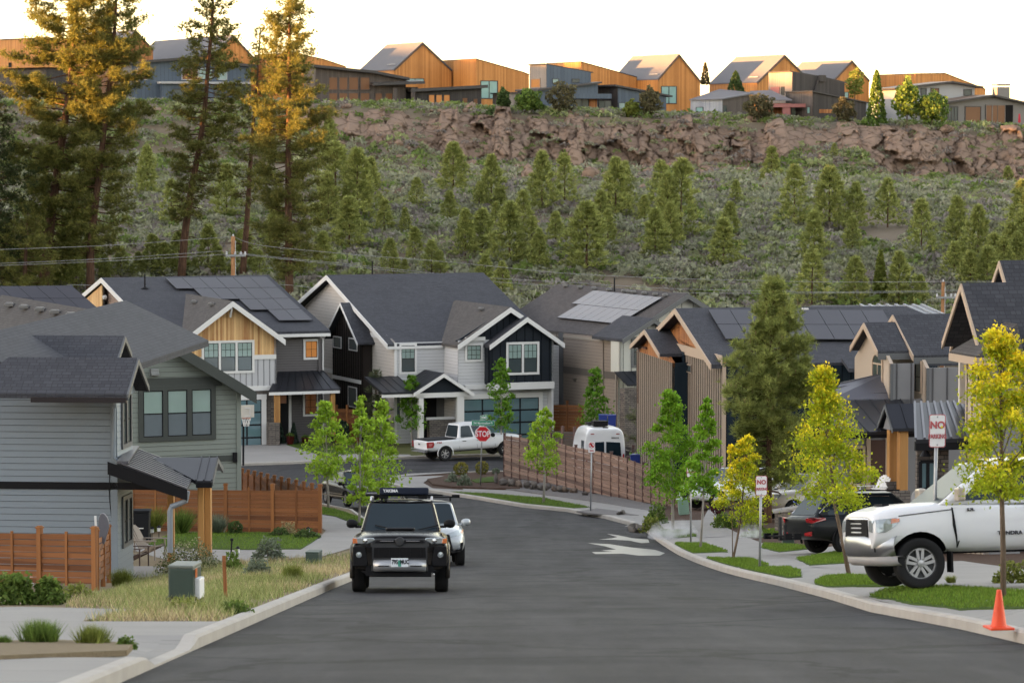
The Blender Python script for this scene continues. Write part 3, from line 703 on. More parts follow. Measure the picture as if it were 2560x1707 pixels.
 zp = PP.uz(cB(1700, 1212))[1]; solid(R, 'porch_beam', WHITE, lambda m: bar(m, PP, (p0[0] + .3, zp - .28, p1[0] - .25, zp), .25, -.2))
 post(R, PP, cB(1822, 0)[0], cB(1880, 0)[0], cB(0, 1240)[1], cB(0, 1640)[1], .3, WHITE, -.25); post(R, PP, cB(1500, 0)[0], cB(1540, 0)[0], cB(0, 1240)[1], cB(0, 1640)[1], .3, WHITE, -.25)
 q0 = FP.shift(3.1); a, b = q0.uz(cB(1195, 1140)), q0.uz(cB(1470, 1205)); tp = FP.uz(cB(1300, 1115))[1]
 mb = MB(); P4 = [q0.P(a[0], b[1]), q0.P(b[0], b[1]), FP.P(b[0], tp + .3), FP.P(a[0], tp + .3)]; slab(mb, P4, .12); seams(mb, P4[0], P4[1], P4[3], P4[2], .45); mb.build('porch_roof', SEAM, R)
 solid(R, 'porch_beam', WHITE, lambda m: bar(m, q0, (a[0], b[1] - .3, b[0] + .2, b[1] - .1), .1, -.12))
 flat(R, FP, rpoly(rect(FP, cB(1590, 1245), cB(1815, 1560))), M('porch_wall_grey', (.17, .165, .17), .7), off=.04, name='porch_wall')
 PS = FP.shift(2.2); flat(R, PS, rpoly(rect(PS, cB(1590, 1445), cB(1815, 1640))), STONE, name='stone_base', thick=.4); pbar(R, 'stone_cap', PS, cB(1580, 1425), cB(1822, 1446), .12, WHITE, -.42)
 r = rect(FP, cB(1290, 1220), cB(1350, 1440)); window(R, FP, r, .08, WHITE, SASHB, GLASS, split=False)
 r = rect(FP, cB(1535, 1250), cB(1578, 1620)); dr = solid(R, 'front_door', BLACK, lambda m: bar(m, FP, (r[0], g0 + .3, r[2] + .5, r[3]), .06, .03))
 vents(R, RPlane(PKg, EL, PKg + v), [cB(2022, 512)])
 a = PK + FP.u * 3; mb = MB(); a = a + V(0, 0, 0); mb.tube([a - V(0, 0, .3), a + V(0, 0, .8)], .045); mb.build('vent_pipe', BLACK, R)
def garage_door(R, pl, r, nx, ny):
 d = solid(R, 'garage_door', BLACK, lambda m: bar(m, pl, r, .02, .03)); w, h = (r[2] - r[0]) / nx, (r[3] - r[1]) / ny
 for i in range(nx):
  for j in range(ny):
   mb = MB(); bar(mb, pl, (r[0] + i * w + .05, r[1] + j * h + .05, r[0] + (i + 1) * w - .05, r[1] + (j + 1) * h - .05), .012, .045); mb.build('pane', GLASSG, d)
 mb = MB()
 for i in range(nx + 1): bar(mb, pl, (r[0] + i * w - .045, r[1], r[0] + i * w + .045, r[3]), .03, .045)
 for j in range(ny + 1): bar(mb, pl, (r[0], r[1] + j * h - .04, r[2], r[1] + j * h + .04), .028, .045)
 mb.build('door_frame', SASHB, d)
house_C()
# ===== wood gable house with rooftop solar (B)
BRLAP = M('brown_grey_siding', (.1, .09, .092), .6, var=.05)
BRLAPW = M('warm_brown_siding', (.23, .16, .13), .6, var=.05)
LGREY = M('light_grey_siding', (.46, .46, .48), .6, var=.03)
def house_B():
 K = at(cA(1345, 1300), 186); FP = Plane(K, 22); LP = Plane(K, -68); v = -FP.n; g0 = Hg(K.x, K.y + 6) - .4
 R = root_at('house', FP, 5, 'grey house with golden cedar gable over three white-framed windows and dark solar panels')
 pk = LP.uz(cA(912, 314)); eF = LP.uz(cA(1366, 792)); eB = LP.uz(cA(738, 465)); ov = .45
 zE = eF[1]
 lap(R, LP, [(pk[0], pk[1] - .25), (eB[0] + .5, eB[1] - .3), (eB[0] + .5, g0), (0, g0), (0, zE)], BRLAPW, .19)
 w0 = LP.uz(cA(770, 480)); w1 = LP.uz(cA(905, 600)); 
 hz_ = lambda u: pk[1] - .3 - (pk[0] - u) * (pk[1] - eB[1]) / (pk[0] - eB[0])
 LW = LP.shift(.35); flat(R, LW, [(w0[0] - 1, hz_(w0[0] - 1) - .1), (w0[0] - 1, w1[1] - 1.5), (w1[0] - .1, w1[1] - 1.5), (w1[0] - .1, hz_(w1[0]) - .1)], CEDAR, name='cedar_panel')
 solid(R, 'corner_board', BLACK, lambda m: bar(m, LW, (w1[0] - .1, w1[1] - 1.5, w1[0] + .25, hz_(w1[0])), .02, -.1))
 mb = MB(); c = LW.hit(cA(877, 482)); mb.lathe(c, [(0, .12), (.12, .1), (.14, 0), (.14, -.1)], LW.n, 12); mb.build('wall_lamp', WHITE, R)
 PK, EF, EB = LP.P(*pk, ov), LP.P(*eF, ov), LP.P(*eB, ov); Lr = hit_x(PK, FP.u, cA(2250, 298)[0])
 gable_roof(R, ROOF, PK, EF, EB, FP.u, Lr, t=.2); barge(R, LP, [eB, (pk[0], pk[1] - .02), eF], .3, .05, WHITE, ov + .003)
 a = EF + V(0, 0, -.24); mb = MB(); mb.beam(a, a + FP.u * Lr, .12, .18); mb.build('gutter', WHITE, R)
 q0 = FP.u * (Lr - .45); q = [PK + q0 - V(0, 0, .25), EF + q0 - V(0, 0, .25) + v * .5, EF + q0 + v * .5 + V(0, 0, g0 - EF.z), EB + q0 + V(0, 0, g0 - EB.z) - v * .5, EB + q0 - V(0, 0, .25) - v * .5]
 mb = MB(); mb.prism(q, -FP.u * .12); mb.build('wall', BRLAP, R)
 uE = FP.uz(cB(692, 800))[0]; zT = FP.uz(cB(600, 762))[1]
 lap(R, FP, [(0, g0), (uE, g0), (uE, zT), (0, zT)], BRLAP, .15)
 solid(R, 'corner_board', WHITE, lambda m: bar(m, FP, (uE - .02, g0, uE + .06, zT), .06, 0))
 window(R, FP, rect(FP, cB(530, 764), cB(664, 934)), .13, WHITE, SASHB, GLOW, split=False, grid=(2, 2), label='window with warm orange lamplight')
 # bay
 D = 1.5; BF = FP.shift(D); pk1 = BF.uz(cA(1930, 507)); e0 = BF.uz(cA(1488, 852)); hw = pk1[0] - e0[0]; e1 = (pk1[0] + hw, e0[1]); uR = BF.uz(cA(2318, 1000))[0]; uL = 2 * pk1[0] - uR
 hN = lambda u: pk1[1] - .15 - abs(u - pk1[0]) * (pk1[1] - e0[1]) / hw
 zw = BF.uz(cA(2200, 968))[1]; zb = BF.uz(cA(2200, 1222))[1]
 flat(R, BF, [(uL, zw), (uR, zw), (uR, hN(uR)), (pk1[0], hN(pk1[0])), (uL, hN(uL))], CEDAR, name='cedar_gable')
 batt(R, BF, [(uL, zb), (uR, zb), (uR, zw), (uL, zw)], LGREY, .36)
 pbar(R, 'belt_board', BF, cA(2125, 964), cA(2316, 996), .04, WHITE, .028); solid(R, 'belt_board', WHITE, lambda m: bar(m, BF, (uL, zb - .28, uR + .04, zb), .06, -.02))
 for (a, b) in ((uL, False), (uR, True)):
  sp = BF.side(a, b); flat(R, sp, [(0, g0), (D, g0), (D, hN(uR)), (0, hN(uR))] if b else [(-D, g0), (0, g0), (0, hN(uL)), (-D, hN(uL))], LGREY)
 sp = BF.side(uR, True); window(R, sp, (.35, BF.uz(cA(2300, 985))[1] - .1, 1.35, BF.uz(cA(2300, 985))[1] + 1.15), .13, WHITE, SASHB, GLASS, split=False)
 gable_roof(R, [ROOFB], BF.P(*pk1, .55), BF.P(*e0, .55), BF.P(*e1, .55), v, 10, t=.18, name='gable_roof'); barge(R, BF, [e0, (pk1[0], pk1[1] - .02), e1], .33, .06, WHITE, .553)
 mb = MB(); a = BF.P(pk1[0] - .05, pk1[1] - .45, .5); mb.beam(a, a - BF.n * .3 - V(0, 0, .5), .1, .12); mb.build('gable_bracket', WHITE, R)
 window(R, BF, rect(BF, cA(1690, 848), cA(2134, 1113)), .14, WHITE, SASHB, GLASSL, nx=3, grid=(3, 2), low=GLASS)
 rp = RPlane(PK, EF, PK + FP.u)
 o = cSB(165, 82); cells = [(i, j) for j in range(4) for i in range(6) if i >= (0, 1, 3, 4)[j]]
 solar(R, rp, o, (216 / 5.113, -2.6 / 5.113), (149 / 5.113, 139 / 5.113), cells, PANEL)
 vents(R, RPlane(BF.P(*pk1, .55), BF.P(*e0, .55), BF.P(*pk1, 0)), [cA(1627, 520), cA(1773, 538)])
 a = rp.hit(cA(1216, 408)); mb = MB(); mb.tube([a, a + V(0, 0, .9)], .05); mb.lathe(a, [(.25, .02), (.07, .12)], n=10); mb.build('vent_pipe', BLACK, R)
 # lower storey
 flat(R, BF, [(uL, g0), (uR, g0), (uR, zb - .28), (uL, zb - .28)], STONE, off=-.05)
 r = rect(BF, cA(1700, 1352), cA(2192, 1560)); r = (r[0], g0 + .35, r[2], r[3]); garage_door(R, BF, r, 4, 4)
 solid(R, 'garage_trim', WHITE, lambda m: (bar(m, BF, (r[0] - .2, r[3], r[2] + .32, r[3] + .3), .08, .0), bar(m, BF, (r[2], r[1], r[2] + .3, r[3]), .08, .0)))
 # porch roof
 Pq = FP.shift(2.4); zpo = Pq.uz(cB(500, 1192))[1]; u0, u1 = Pq.uz(cB(245, 1190))[0], Pq.uz(cB(845, 1180))[0]; zt = FP.uz(cB(500, 1030))[1]; t0, t1 = FP.uz(cB(330, 1035))[0], FP.uz(cB(692, 1020))[0]
 mb = MB(); P4 = [Pq.P(u0, zpo), Pq.P(u1, zpo), FP.P(t1, zt), FP.P(t0, zt)]; slab(mb, P4, .08); seams(mb, *P4[:2], P4[3], P4[2], .5); mb.prism([P4[1], P4[1] - V(0, 0, .08), FP.P(t1, zpo), P4[2]], -FP.u * .05); mb.build('porch_roof', SEAM, R)
 solid(R, 'porch_beam', WHITE, lambda m: bar(m, Pq, (u0, zpo - .25, u1 - .05, zpo - .08), .06, -.06))
 Ps = FP.shift(2.0)
 post(R, Ps, cB(284, 0)[0], cB(326, 0)[0], cB(0, 1206)[1], cB(0, 1462)[1], .28, POST); post(R, Ps, cB(752, 0)[0], cB(788, 0)[0], cB(0, 1195)[1], cB(0, 1560)[1], .28, POST)
 Pc = FP.shift(2.15); r2 = rect(Pc, cB(240, 1465), cB(326, 1600)); solid(R, 'stone_pier', STONE, lambda m: bar(m, Pc, (r2[0], g0, r2[2], r2[3]), .6, -.4))
 dr = rect(FP, cB(325, 1225), cB(402, 1560)); d = solid(R, 'front_door', BLACK, lambda m: bar(m, FP, (dr[0], g0 + .4, dr[2], dr[3]), .05, .03)); pbar(d, 'pane', FP, cB(332, 1238), cB(384, 1300), .02, GLOWD, .085)
 solid(R, 'corner_board', WHITE, lambda m: bar(m, FP, (dr[2] + .03, g0 + .3, dr[2] + .2, dr[3] + .2), .05, .03))
 window(R, FP, rect(FP, cB(526, 1200), cB(658, 1408)), .12, WHITE, SASHB, GLOWD, split=False, grid=(2, 3))
house_B()
# ===== tan house with pale solar array (D)
TAN = M('tan_siding', (.23, .185, .155), .6, var=.05)
TANB = M('tan_band', (.1, .085, .075), .6, var=.05)
IVORY = M('ivory_board_siding', (.47, .47, .43), .6, var=.04)
GREYT = M('grey_trim', (.11, .115, .12), .5, var=.05)
def house_D():
 K = at(cC(1158, 1250), 186); FP = Plane(K, 29); LP = Plane(K, -61); v = -FP.n; g0 = Hg(K.x, K.y + 6) - .5
 R = root_at('house', FP, 4, 'tan sided house with pale silvery solar array on brown shingle roof')
 pk = FP.uz(cC(1714, 278)); e0 = FP.uz(cC(1160, 652)); hw = pk[0] - e0[0]; e1 = (pk[0] + hw, e0[1]); ov = .4
 PK, E0, E1 = FP.P(*pk, ov), FP.P(*e0, ov), FP.P(*e1, ov); Lr = hit_x(PK, v, cC(660, 172)[0])
 mb = MB(); slab(mb, [PK, E0, E0 + v * Lr, PK + v * Lr], .2); slab(mb, [PK, E1, E1 + v * Lr, PK + v * Lr], .2); mb.build('roof', m_shingle('taupe_shingles', (.055, .048, .048), (.1, .088, .086)), R)
 barge(R, FP, [e0, (pk[0], pk[1] - .02), e1], .3, .06, GREYT, ov + .003)
 zE = e0[1] - .05
 lap(R, LP, [(-Lr + .8, g0), (0, g0), (0, zE), (-Lr + .8, zE)], TAN, .19)
 a = E0 + V(0, 0, -.24); mb = MB(); mb.beam(a, a + v * Lr, .13, .16); mb.tube([a + V(0, 0, -.1), a + V(0, 0, -.3) + FP.u * .3, LP.P(-.15, zE - .5, .06), LP.P(-.15, g0, .06)], .045, 6); mb.build('gutter', M('tan_gutter', (.3, .26, .22), .5), R)
 for (x0, x1, y0, y1) in ((700, 1200, 930, 1000),):
  p, q = LP.uz(cC(700, 935)), LP.uz(cC(1150, 988)); solid(R, 'belt_board', TANB, lambda m: bar(m, LP, (-Lr + .8, q[1] - .1, 0, q[1] + .32), .025, .024))
 # stair bay at the far end of the side wall
 q = LP.uz(cC(668, 600)); solid(R, 'corner_board', GREYT, lambda m: bar(m, LP, (LP.uz(cC(665, 700))[0], g0, LP.uz(cC(702, 700))[0], zE), .05, .02))
 window(R, LP, rect(LP, cC(596, 600), cC(655, 820)), .1, TANB, SASHB, GLASS, split=False)
 mb = MB(); c = LP.hit(cC(800, 990)); mb.lathe(c, [(.0, .25), (.1, .2), (.2, .02), (.1, 0)], V(0, 0, -1), 10); mb.build('wall_lamp', TANB, R)
 sp = LP.uz(cC(1040, 660)); solid(R, 'downspout', TAN, lambda m: bar(m, LP, (sp[0] - .05, g0, sp[0] + .05, zE), .07, .03))
 hN = lambda u, P=pk: P[1] - .2 - abs(u - P[0]) * (pk[1] - e0[1]) / hw
 u1 = 2 * pk[0] - 0
 batt(R, FP, [(0, g0), (u1, g0), (u1, hN(u1)), (pk[0], hN(pk[0])), (0, hN(0))], IVORY, .8, bw=.05)
 mb = MB(); mb.prism([FP.P(u1, g0), FP.P(u1, hN(u1)), FP.P(u1, hN(u1), -Lr + .5), FP.P(u1, g0, -Lr + .5)], -FP.u * .12); mb.build('wall', TAN, R)
 G = FP.shift(1.0); pk2 = G.uz(cC(1427, 484)); f0 = G.uz(cC(1166, 662)); h2 = pk2[0] - f0[0]; f1 = (pk2[0] + h2, f0[1]); uL, uR = G.uz(cC(1172, 800))[0], 0; uR = 2 * pk2[0] - uL; zb = G.uz(cC(1250, 940))[1]
 hN2 = lambda u: pk2[1] - .2 - abs(u - pk2[0]) * (pk2[1] - f0[1]) / h2
 batt(R, G, [(uL, zb), (uR, zb), (uR, hN2(uR)), (pk2[0], hN2(pk2[0])), (uL, hN2(uL))], IVORY, .55, bw=.045)
 for a_, b_ in ((uL, False), (uR, True)):
  s_ = G.side(a_, b_); flat(R, s_, [(0, zb), (1, zb), (1, hN2(a_)), (0, hN2(a_))] if b_ else [(-1, zb), (0, zb), (0, hN2(a_)), (-1, hN2(a_))], IVORY)
 gable_roof(R, ROOF, G.P(*pk2, .4), G.P(*f0, .4), G.P(*f1, .4), v, 3.5, t=.16, name='gable_roof'); barge(R, G, [f0, (pk2[0], pk2[1] - .02), f1], .28, .05, GREYT, .403)
 window(R, G, rect(G, cC(1268, 645), cC(1420, 898)), .16, GREYT, SASHB, GLASS)
 Q = FP.shift(2.2); zq = Q.uz(cC(1240, 1045))[1]; u0, u2 = Q.uz(cC(1238, 1045))[0], Q.uz(cC(1500, 1045))[0]; zt = G.uz(cC(1240, 932))[1]; t0 = G.uz(cC(1118, 932))[0]
 mb = MB(); P4 = [Q.P(u0, zq), Q.P(u2, zq), G.P(u2, zt), G.P(t0 + .1, zt)]; slab(mb, P4, .1); seams(mb, P4[0], P4[1], P4[3], P4[2], .45); mb.build('porch_roof', SEAM, R)
 r = rect(Q, cC(1215, 1080), cC(1322, 1275)); solid(R, 'stone_pier', STONE, lambda m: bar(m, Q, (r[0], g0, r[2], r[3]), .6, -.6))
 rp = RPlane(PK, E0, PK + v); o = cSD(738, 256); cells = [(i, 0) for i in range(9)] + [(i, 1) for i in range(1, 9)]
 solar(R, rp, o, (104.5 / 5.47, 10.8 / 5.47), (-304 / 5.47, 181 / 5.47), cells, PANELW)
 vents(R, rp, [cSD(x, y) for x, y in ((345, 186), (545, 206), (735, 226), (945, 243), (1150, 262), (1215, 270), (1280, 276), (1425, 290), (1575, 304), (1710, 317))], .26)
 a = rp.hit(cSD(1018, 268)); mb = MB(); mb.tube([a, a + V(0, 0, .85)], .045); mb.build('vent_pipe', BLACK, R)
house_D()
# ===== navy house with brown battened side and cedar gable (E)
BROWN = M('brown_batten_siding', (.25, .195, .155), .6, var=.06)
BEIGE = M('beige_trim', (.44, .33, .25), .55, var=.05)
NAVY2 = M('deep_navy_siding', (.012, .022, .032), .5, var=.1)
def house_E():
 K = at(cC(2035, 1300), 139); FP = Plane(K, 10); LP = Plane(K, -80); v = -FP.n; g0 = Hg(K.x, K.y) - .6
 R = root_at('house', FP, 5, 'navy house with brown battened side wall, cedar gable and dark solar panels behind pine')
 pk = LP.uz(cC(1731, 402)); eF = LP.uz(cC(2036, 872)); eB = LP.uz(cC(1566, 580)); ov = .5
 zt = LP.uz(cC(1990, 845))[1]
 sF = (pk[1] - eF[1]) / (eF[0] - pk[0]); sB = (pk[1] - eB[1]) / (pk[0] - eB[0])
 hh = lambda u: pk[1] - .2 - (u - pk[0]) * sF if u > pk[0] else pk[1] - .2 - (pk[0] - u) * sB
 uB = eB[0] - 5
 batt(R, LP, [(uB, g0), (0, g0), (0, zt - .1), (uB, zt - .1)], BROWN, .42, bw=.095)
 flat(R, LP, [(eB[0], zt), (0 - .1, zt), (-.1, hh(-.1)), (pk[0], hh(pk[0])), (eB[0], hh(eB[0]))], CEDAR2, off=-.03, name='cedar_gable')
 solid(R, 'belt_board', BEIGE, lambda m: bar(m, LP, (uB, zt - .12, .05, zt + .3), .05, .02))
 PK, EF, EB = LP.P(*pk, ov), LP.P(*eF, ov), LP.P(eB[0], eB[1], ov); Lr = hit_x(PK, FP.u, cD(1358, 568)[0])
 EBx = EB + (EB - PK) * .9
 mb = MB(); slab(mb, [PK, EF, EF + FP.u * (Lr + 4), PK + FP.u * Lr], .2); slab(mb, [PK, EBx, EBx + FP.u * Lr, PK + FP.u * Lr], .2); mb.build('roof', ROOF, R)
 barge(R, LP, [eB, (pk[0], pk[1] - .02), eF], .26, .05, BEIGE, ov + .003)
 # side bump-out with its own gable
 BP = LP.shift(.75); pb = BP.uz(cC(1455, 580)); f0, f1 = BP.uz(cC(1346, 702)), BP.uz(cC(1582, 786)); b0, b1 = BP.uz(cC(1355, 800))[0], BP.uz(cC(1612, 900))[0]; sl = (pb[1] - f1[1]) / (f1[0] - pb[0])
 h2 = lambda u: pb[1] - .15 - abs(u - pb[0]) * sl
 zt2 = BP.uz(cC(1480, 728))[1]; b0 = 2 * pb[0] - b1 + .2
 batt(R, BP, [(b0, g0), (b1, g0), (b1, min(h2(b1), zt2)), (b0, min(h2(b0), zt2))], BROWN, .42, bw=.095)
 flat(R, BP, [(b0, h2(b0) - .2), (b1, h2(b1) - .2), (b1, h2(b1)), (pb[0], h2(pb[0])), (b0, h2(b0))], CEDAR2, name='cedar_gable', off=-.02)
 s_ = BP.side(b1, True); flat(R, s_, [(0, g0), (.9, g0), (.9, h2(b1)), (0, h2(b1))], NAVY2); s_ = BP.side(b0, False); flat(R, s_, [(-.9, g0), (0, g0), (0, h2(b0)), (-.9, h2(b0))], NAVY2)
 gable_roof(R, ROOF, BP.P(*pb, .4), BP.P(f1[0], f1[1], .4), BP.P(2 * pb[0] - f1[0], f1[1], .4), -BP.n, 3.2, t=.14, name='bay_roof'); barge(R, BP, [(2 * pb[0] - f1[0], f1[1]), (pb[0], pb[1] - .02), f1], .2, .05, BEIGE, .403)
 solid(R, 'corner_board', NAVY2, lambda m: bar(m, LP, (LP.uz(cC(1612, 900))[0], g0, LP.uz(cC(1728, 900))[0], zt), .05, .05))
 window(R, LP, rect(LP, cC(1744, 868), cC(1782, 952)), .06, BROWN, SASHB, GLASS, split=False)
 mb = MB(); a = BP.hit(cC(1268, 708)); mb.beam(a, BP.hit(cC(1400, 740)), .12, .12); mb.tube([a + V(.0, 0, -.05), BP.hit(cC(1330, 745)), BP.hit(cC(1335, 770)), BP.hit(cC(1330, 1200))], .05, 6); mb.build('gutter', M('copper_gutter', (.12, .06, .045), .4), R)
 # front wall
 zE = FP.uz(cD(780, 1050))[1]; uR = FP.uz(cD(1100, 1100))[0]
 batt(R, FP, [(0, g0), (uR + 2, g0), (uR + 2, zE), (0, zE)], NAVY2, .4)
 window(R, FP, rect(FP, cD(715, 1118), cD(792, 1228)), .06, NAVY2, SASHB, GLASS, split=False)
 solid(R, 'corner_board', BEIGE, lambda m: bar(m, FP, (-.02, g0, .14, zE), .04, .026))
 pl2 = FP.shift(1.0); r = rect(pl2, cD(975, 1075), cD(1012, 1260)); solid(R, 'cedar_post', CEDAR2, lambda m: bar(m, pl2, (r[0], g0, r[2] + .1, r[3] + .1), .2, -.2))
 q = FP.shift(1.2); a, b = q.uz(cD(880, 1080)), q.uz(cD(1110, 1080)); t_ = FP.uz(cD(900, 985))
 mb = MB(); slab(mb, [q.P(a[0], a[1]), q.P(b[0], a[1]), FP.P(b[0], t_[1]), FP.P(a[0], t_[1])], .15); mb.build('porch_roof', ROOF, R)
 rp = RPlane(PK, EF, PK + FP.u); x0, y0 = cC(1912, 421); cu = (cD(985, 595)[0] - cD(440, 595)[0]) / 3.0
 n = 8; xe = cD(1165, 595)[0]; cu = (xe - x0) / n; cv = ((cC(2062, 670)[0] - x0) / 2, (cC(2062, 670)[1] - y0) / 2)
 solar(R, rp, (x0, y0), (cu, (cD(1165, 593)[1] - y0) / n), cv, [(i, j) for i in range(n) for j in range(2) if not (j == 1 and i == 7)], PANEL)
 m2 = rp.hit(cD(513, 583), .1); mb = MB(); mb.box(m2, .3, .3, .12); mb.build('roof_vent', WHITE, R)
house_E()
# ===== grey house with two beige dormers (F)
GREYB = M('mid_grey_siding', (.2, .198, .205), .6, var=.05)
BEIGEW = M('beige_wall', (.42, .34, .275), .7, var=.05)
def house_F():
 K = at(cD(1225, 1300), 112); FP = Plane(K, 15); v = -FP.n; g0 = Hg(K.x, K.y) - .6
 R = root_at('house', FP, 3, 'grey house with beige dormer gables, arched window and dark metal porch roof')
 zb = FP.uz(cD(1400, 1335))[1]
 def dormer(pl, front_u, x_peak, rakeL, rakeR, right_px, wall_l, wall_px_r, zpk_px, name):
  LPx = pl.side(front_u, False)      # faces left
  pk = LPx.uz(zpk_px); f0 = LPx.uz(rakeL); f1 = LPx.uz(rakeR); s = (pk[1] - f1[1]) / (f1[0] - pk[0]); f0 = (pk[0] - (f1[0] - pk[0]), f1[1])
  h = lambda u: pk[1] - .14 - abs(u - pk[0]) * s
  ub = 2 * pk[0] - 0
  flat(R, LPx, [(ub, zb - .3), (0, zb - .3), (0, h(0)), (pk[0], h(pk[0])), (ub, h(ub))], BEIGEW, name='dormer_wall')
  ov = .3; L = hit_x(LPx.P(*pk, ov), pl.u, right_px)
  gable_roof(R, ROOF, LPx.P(*pk, ov), LPx.P(*f1, ov), LPx.P(*f0, ov), pl.u, L, t=.15, name='dormer_roof')
  barge(R, LPx, [f0, (pk[0], pk[1] - .02), f1], .2, .05, BEIGE, ov + .003)
  a, b = LPx.P(*f1, ov) - V(0, 0, .2), LPx.P(*f1, ov) + pl.u * L - V(0, 0, .2); mb = MB(); mb.beam(a, b, .06, .22); mb.build('fascia', GREYT, R)
  zE = h(0); uW = pl.uz((wall_px_r, zpk_px[1]))[0]
  batt(R, pl, [(front_u, zb - .3), (uW, zb - .3), (uW, zE), (front_u, zE)], GREYB, .55, bw=.05)
  solid(R, 'corner_board', GREYT, lambda m: bar(m, pl, (front_u, zb - .3, front_u + .1, zE), .03, .026))
  return LPx
 L1 = dormer(FP, 0, None, cD(968, 857), cD(1192, 930), cD(1436, 680)[0], 0, cD(1432, 0)[0], cD(1078, 690), 'a')
 arched_window(R, L1, cD(1084, 1275), cD(1162, 1045), cD(1122, 962), BEIGE)
 P2 = FP.shift(.35); u2 = P2.uz(cD(1530, 1000))[0]
 L2 = dormer(P2, u2, None, cD(1278, 700), cD(1492, 965), cD(1830, 625)[0], 0, cD(1800, 0)[0], cD(1320, 622), 'b')
 window(R, L2, rect(L2, cD(1438, 1005), cD(1498, 1290)), .06, BEIGE, SASHB, GLASS)
 # lower storey: metal shed roof and porch
 Q = FP.shift(3.0); zq = Q.uz(cR3(330, 206))[1]; u0, u1 = Q.uz(cR3(110, 206))[0], Q.uz(cR3(640, 206))[0]
 mb = MB(); P4 = [Q.P(u0, zq), Q.P(u1, zq), FP.P(u1 + .4, zb), FP.P(u0, zb)]; slab(mb, P4, .1); seams(mb, P4[0], P4[1], P4[3], P4[2], .45); mb.build('porch_roof', SEAM, R)
 mb = MB(); a = FP.P(FP.uz(cD(820, 1330))[0], zb); b = FP.P(-.05, zb + 1.0); e = FP.P(-.05, zb); 
 W = FP.side(-.0, False); mb.prism([e + V(-2.2, -.5, 0), e + V(0, 0, 0), b + V(0, 1.0, -.15), b + V(-1.6, .9, -.5)], (0, 0, -.1)); seams(mb, e + V(-2.2, -.5, 0), b + V(-1.6, .9, -.5), e, b + V(0, 1, -.15), .35); mb.build('side_roof', METALR, R)
 solid(R, 'fascia', BLACK, lambda m: bar(m, Q, (u0, zq - .22, u1, zq - .05), .08, -.1))
 G = FP.shift(3.4); S = G.side(G.uz(cR3(425, 30))[0], False); pk = S.uz(cR3(422, 25)); f1 = S.uz(cR3(470, 185)); f0 = (pk[0] - (f1[0] - pk[0]), f1[1]); L = hit_x(S.P(*pk), G.u, cR3(800, 20)[0])
 gable_roof(R, SEAM, S.P(*pk, .1), S.P(*f1, .1), S.P(*f0, .1), G.u, L, t=.1, name='porch_gable_roof'); barge(R, S, [f0, (pk[0], pk[1] - .02), f1], .15, .05, GREYT, .103)
 mb = MB(); seams(mb, S.P(*f1, .1), S.P(*f1, .1) + G.u * L, S.P(*pk, .1), S.P(*pk, .1) + G.u * L, .45); mb.build('roof_seam', SEAM, R)
 flat(R, S, [(f0[0] + .2, f0[1] - .1), (f1[0] - .1, f1[1] - .1), (pk[0], pk[1] - .15)], GREYB, name='porch_gable')
 post(R, G, cR3(432, 0)[0], cR3(476, 0)[0], cR3(0, 160)[1], cR3(0, 535)[1], .28, POST, -.3); G2 = G.shift(.5); post(R, G2, cR3(498, 0)[0], cR3(550, 0)[0], cR3(0, 205)[1], cR3(0, 592)[1], .28, POST, -.3)
 for pl, x0, x1, y0 in ((G, 405, 490, 532), (G2, 470, 556, 590)):
  r = rect(pl, cR3(x0, y0), cR3(x1, 680)); solid(R, 'stone_pier', STONE, lambda m: bar(m, pl, (r[0], g0, r[2], r[3]), .55, -.45))
 flat(R, FP, [(u0 + .4, g0), (u1 + 3, g0), (u1 + 3, zb), (u0 + .4, zb)], GREYB)
 dr = rect(FP, cR3(300, 260), cR3(395, 560)); d = solid(R, 'front_door', M('brown_door', (.07, .03, .022), .5), lambda m: bar(m, FP, (dr[0], g0 + .5, dr[2], dr[3]), .05, .03))
 solid(R, 'door_trim', BEIGE, lambda m: (bar(m, FP, (dr[0] - .14, g0 + .5, dr[0], dr[3] + .1), .06, .03), bar(m, FP, (dr[2], g0 + .5, dr[2] + .14, dr[3] + .1), .06, .03)))
 r = rect(FP, cR3(170, 300), cR3(265, 560)); window(R, FP, r, .1, BEIGE, SASHB, GLASS)
def arched_window(R, pl, bl, tr, top, mat):
 (u0, z0), (u1, zs) = pl.uz(bl), pl.uz(tr); zt = pl.uz(top)[1]; c = (u0 + u1) / 2; r = (u1 - u0) / 2; arc = lambda k: [(c + (r + k) * cos(a), zs + (zt - zs + k) * sin(a)) for a in np.linspace(0, pi, 13)]
 mb = MB(); o, i = arc(.09), arc(0); 
 for a, b, e, f in zip(o, o[1:], i, i[1:]): mb.prism([pl.P(*a), pl.P(*b), pl.P(*f), pl.P(*e)], pl.n * .05)
 for q in ((u0 - .09, z0 - .09, u1 + .09, z0), (u0 - .09, z0, u0, zs), (u1, z0, u1 + .09, zs)): bar(mb, pl, q, .05)
 w = mb.build('window', mat, R); pm = MB(); pm.prism([pl.P(u, z) for u, z in [(u0, z0), (u1, z0)] + arc(0)], pl.n * .015); pm.build('pane', GLASS, w)
 sb = MB(); bar(sb, pl, (u0, zs - .03, u1, zs + .03), .04); bar(sb, pl, (c - .02, z0, c + .02, zs), .03); sb.build('sash', BEIGE, w)
house_F()
